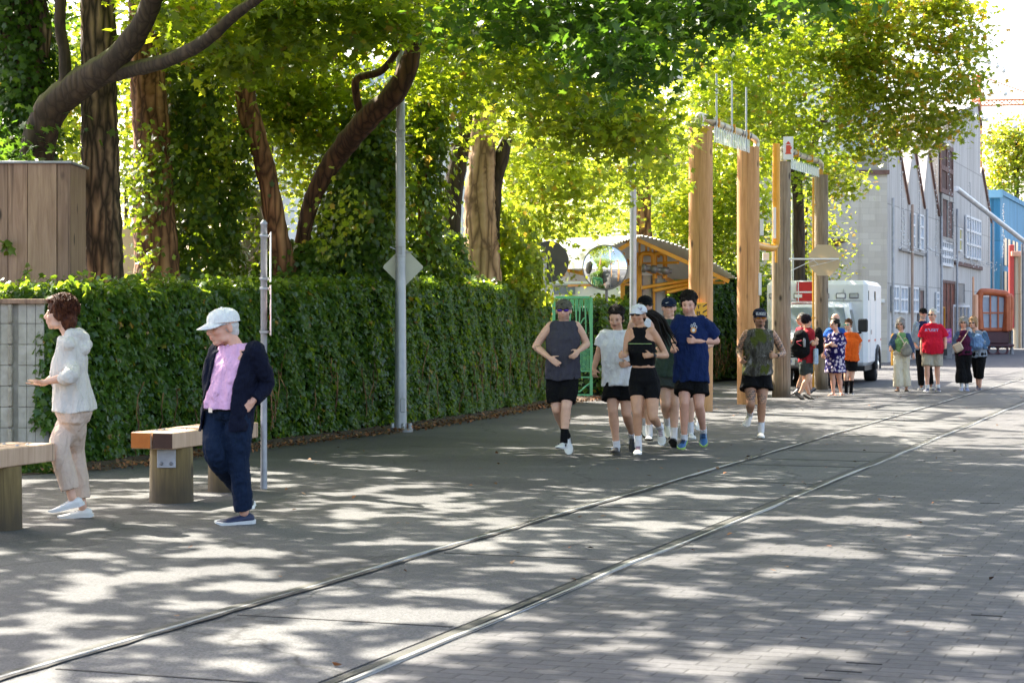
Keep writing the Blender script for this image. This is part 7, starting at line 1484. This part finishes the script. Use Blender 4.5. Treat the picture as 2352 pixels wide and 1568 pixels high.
text_mesh('A\u00b0USEY', .085, plain('print_blue', (.35, .40, .70)), t, X['pj']((760, 722, .215)), X['rt'], ZU, 'print')
q = X['pj']((908, 955, .12)); tt = thing('phone', 'black phone held low by the red shirted man', 'phone', q); b = MB(); b.box(q, (.07, .012, .14), None, .004); b.build('case', M['black'], tt)
t, D, F, X = person('woman with a grey bob, maroon top, denim jacket and long black trousers', CD, 42.2,
  dict(h=(1100, 645), n=(1100, 722), sL=(1035, 765), sR=(1158, 765), eL=(1005, 860, -.02), wL=(1015, 920, .12), fL=(1030, 935, .16), eR=(1185, 870, -.04), wR=(1160, 920, .08), fR=(1145, 930, .12),
       pL=(1065, 960), pR=(1132, 960), kL=(1070, 1130, .04), aL=(1080, 1318, .04), tL=(1072, 1362, .17), kR=(1125, 1130), aR=(1132, 1318, -.02), tR=(1142, 1364, .1)),
  dict(skin=PINK, hair=('bob', HG), shades=LENS, top=dict(m=cl('maroon', (.075, .012, .04)), sleeve=0, shoulder=.8, loose=1, inf=.014, hem=1.15), jacket=dict(m=C['denim'], gap=44, hem=.60, inf=.02, sleeve=1.6), bottom=dict(m=BLK, len=1.80, inf=.035, flare=2.2, name='trousers'), sock=SOCKW, shoe=(plain('shoe_lilac', (.30, .32, .48)), SOLEW)), SG, ty=-6, hy=-18, sex='f', k=.97, bulk=1.08)
c_ = X['pj']((1040, 905, .20)); t = thing('crossbody_bag', 'cream crossbody bag on the woman in the maroon top', 'bag', c_); b = MB(); b.box(c_, (.20, .07, .19), (Vector((.88, 0, .47)), YF, Vector((-.47, 0, .88))), .03); b.build('bag', plain('bag_cream', (.50, .38, .27), .6), t)
b = MB(); b.tube([c_+Vector((.05, 0, .09)), X['pj']((1105, 800, .16)), X['pj']((1162, 708, .06))], .020, 6, flat=.35); b.build('strap', plain('bag_cream2', (.52, .40, .30), .6), t)
t, D, F, X = person('person with light brown hair in a denim jacket carrying a folded blue coat', CD, 42.6,
  dict(h=(1198, 648), n=(1232, 725), sL=(1200, 768), sR=(1325, 765), eL=(1190, 880, .0), wL=(1225, 905, .22), fL=(1265, 890, .28), eR=(1352, 865, .0), wR=(1265, 880, .22), fR=(1225, 875, .28),
       pL=(1225, 980), pR=(1288, 980), kL=(1240, 1140, -.1), aL=(1250, 1300, -.2), tL=(1250, 1345, -.1), kR=(1278, 1140, .08), aR=(1272, 1325, .03), tR=(1262, 1364, .16)),
  dict(skin=PINK, hair=('bob', HLB), shades=LENS, top=dict(m=cl('grey_hood', (.26, .29, .34)), sleeve=0, shoulder=.8, loose=1, inf=.014, hem=1.12), jacket=dict(m=cl('denim2', (.07, .13, .22)), gap=30, hem=.75, inf=.026, sleeve=1.85), bottom=dict(m=BLK, len=1.5, inf=.026, flare=.8, name='trousers'), shoe=(SHN, SOLEW)), SG, ty=-14, hy=-30, sex='f', k=.98, bulk=1.1)
c_ = X['pj']((1215, 890, .26)); t = thing('folded_coat', 'pale blue coat draped over the arms of the last stroller', 'coat', c_); b = MB(); b.ball(c_, (.19, .09, .08)); b.ball(c_+Vector((-.12, 0, -.10)), (.08, .06, .14)); b.ball(c_+Vector((.08, .02, .10)), (.12, .06, .16)); me = voxmesh(b, .012, 2, ((.07, .05), (.03, .02))); me.materials.append(cl('blue_coat', (.16, .26, .44))); link('coat', me, t)
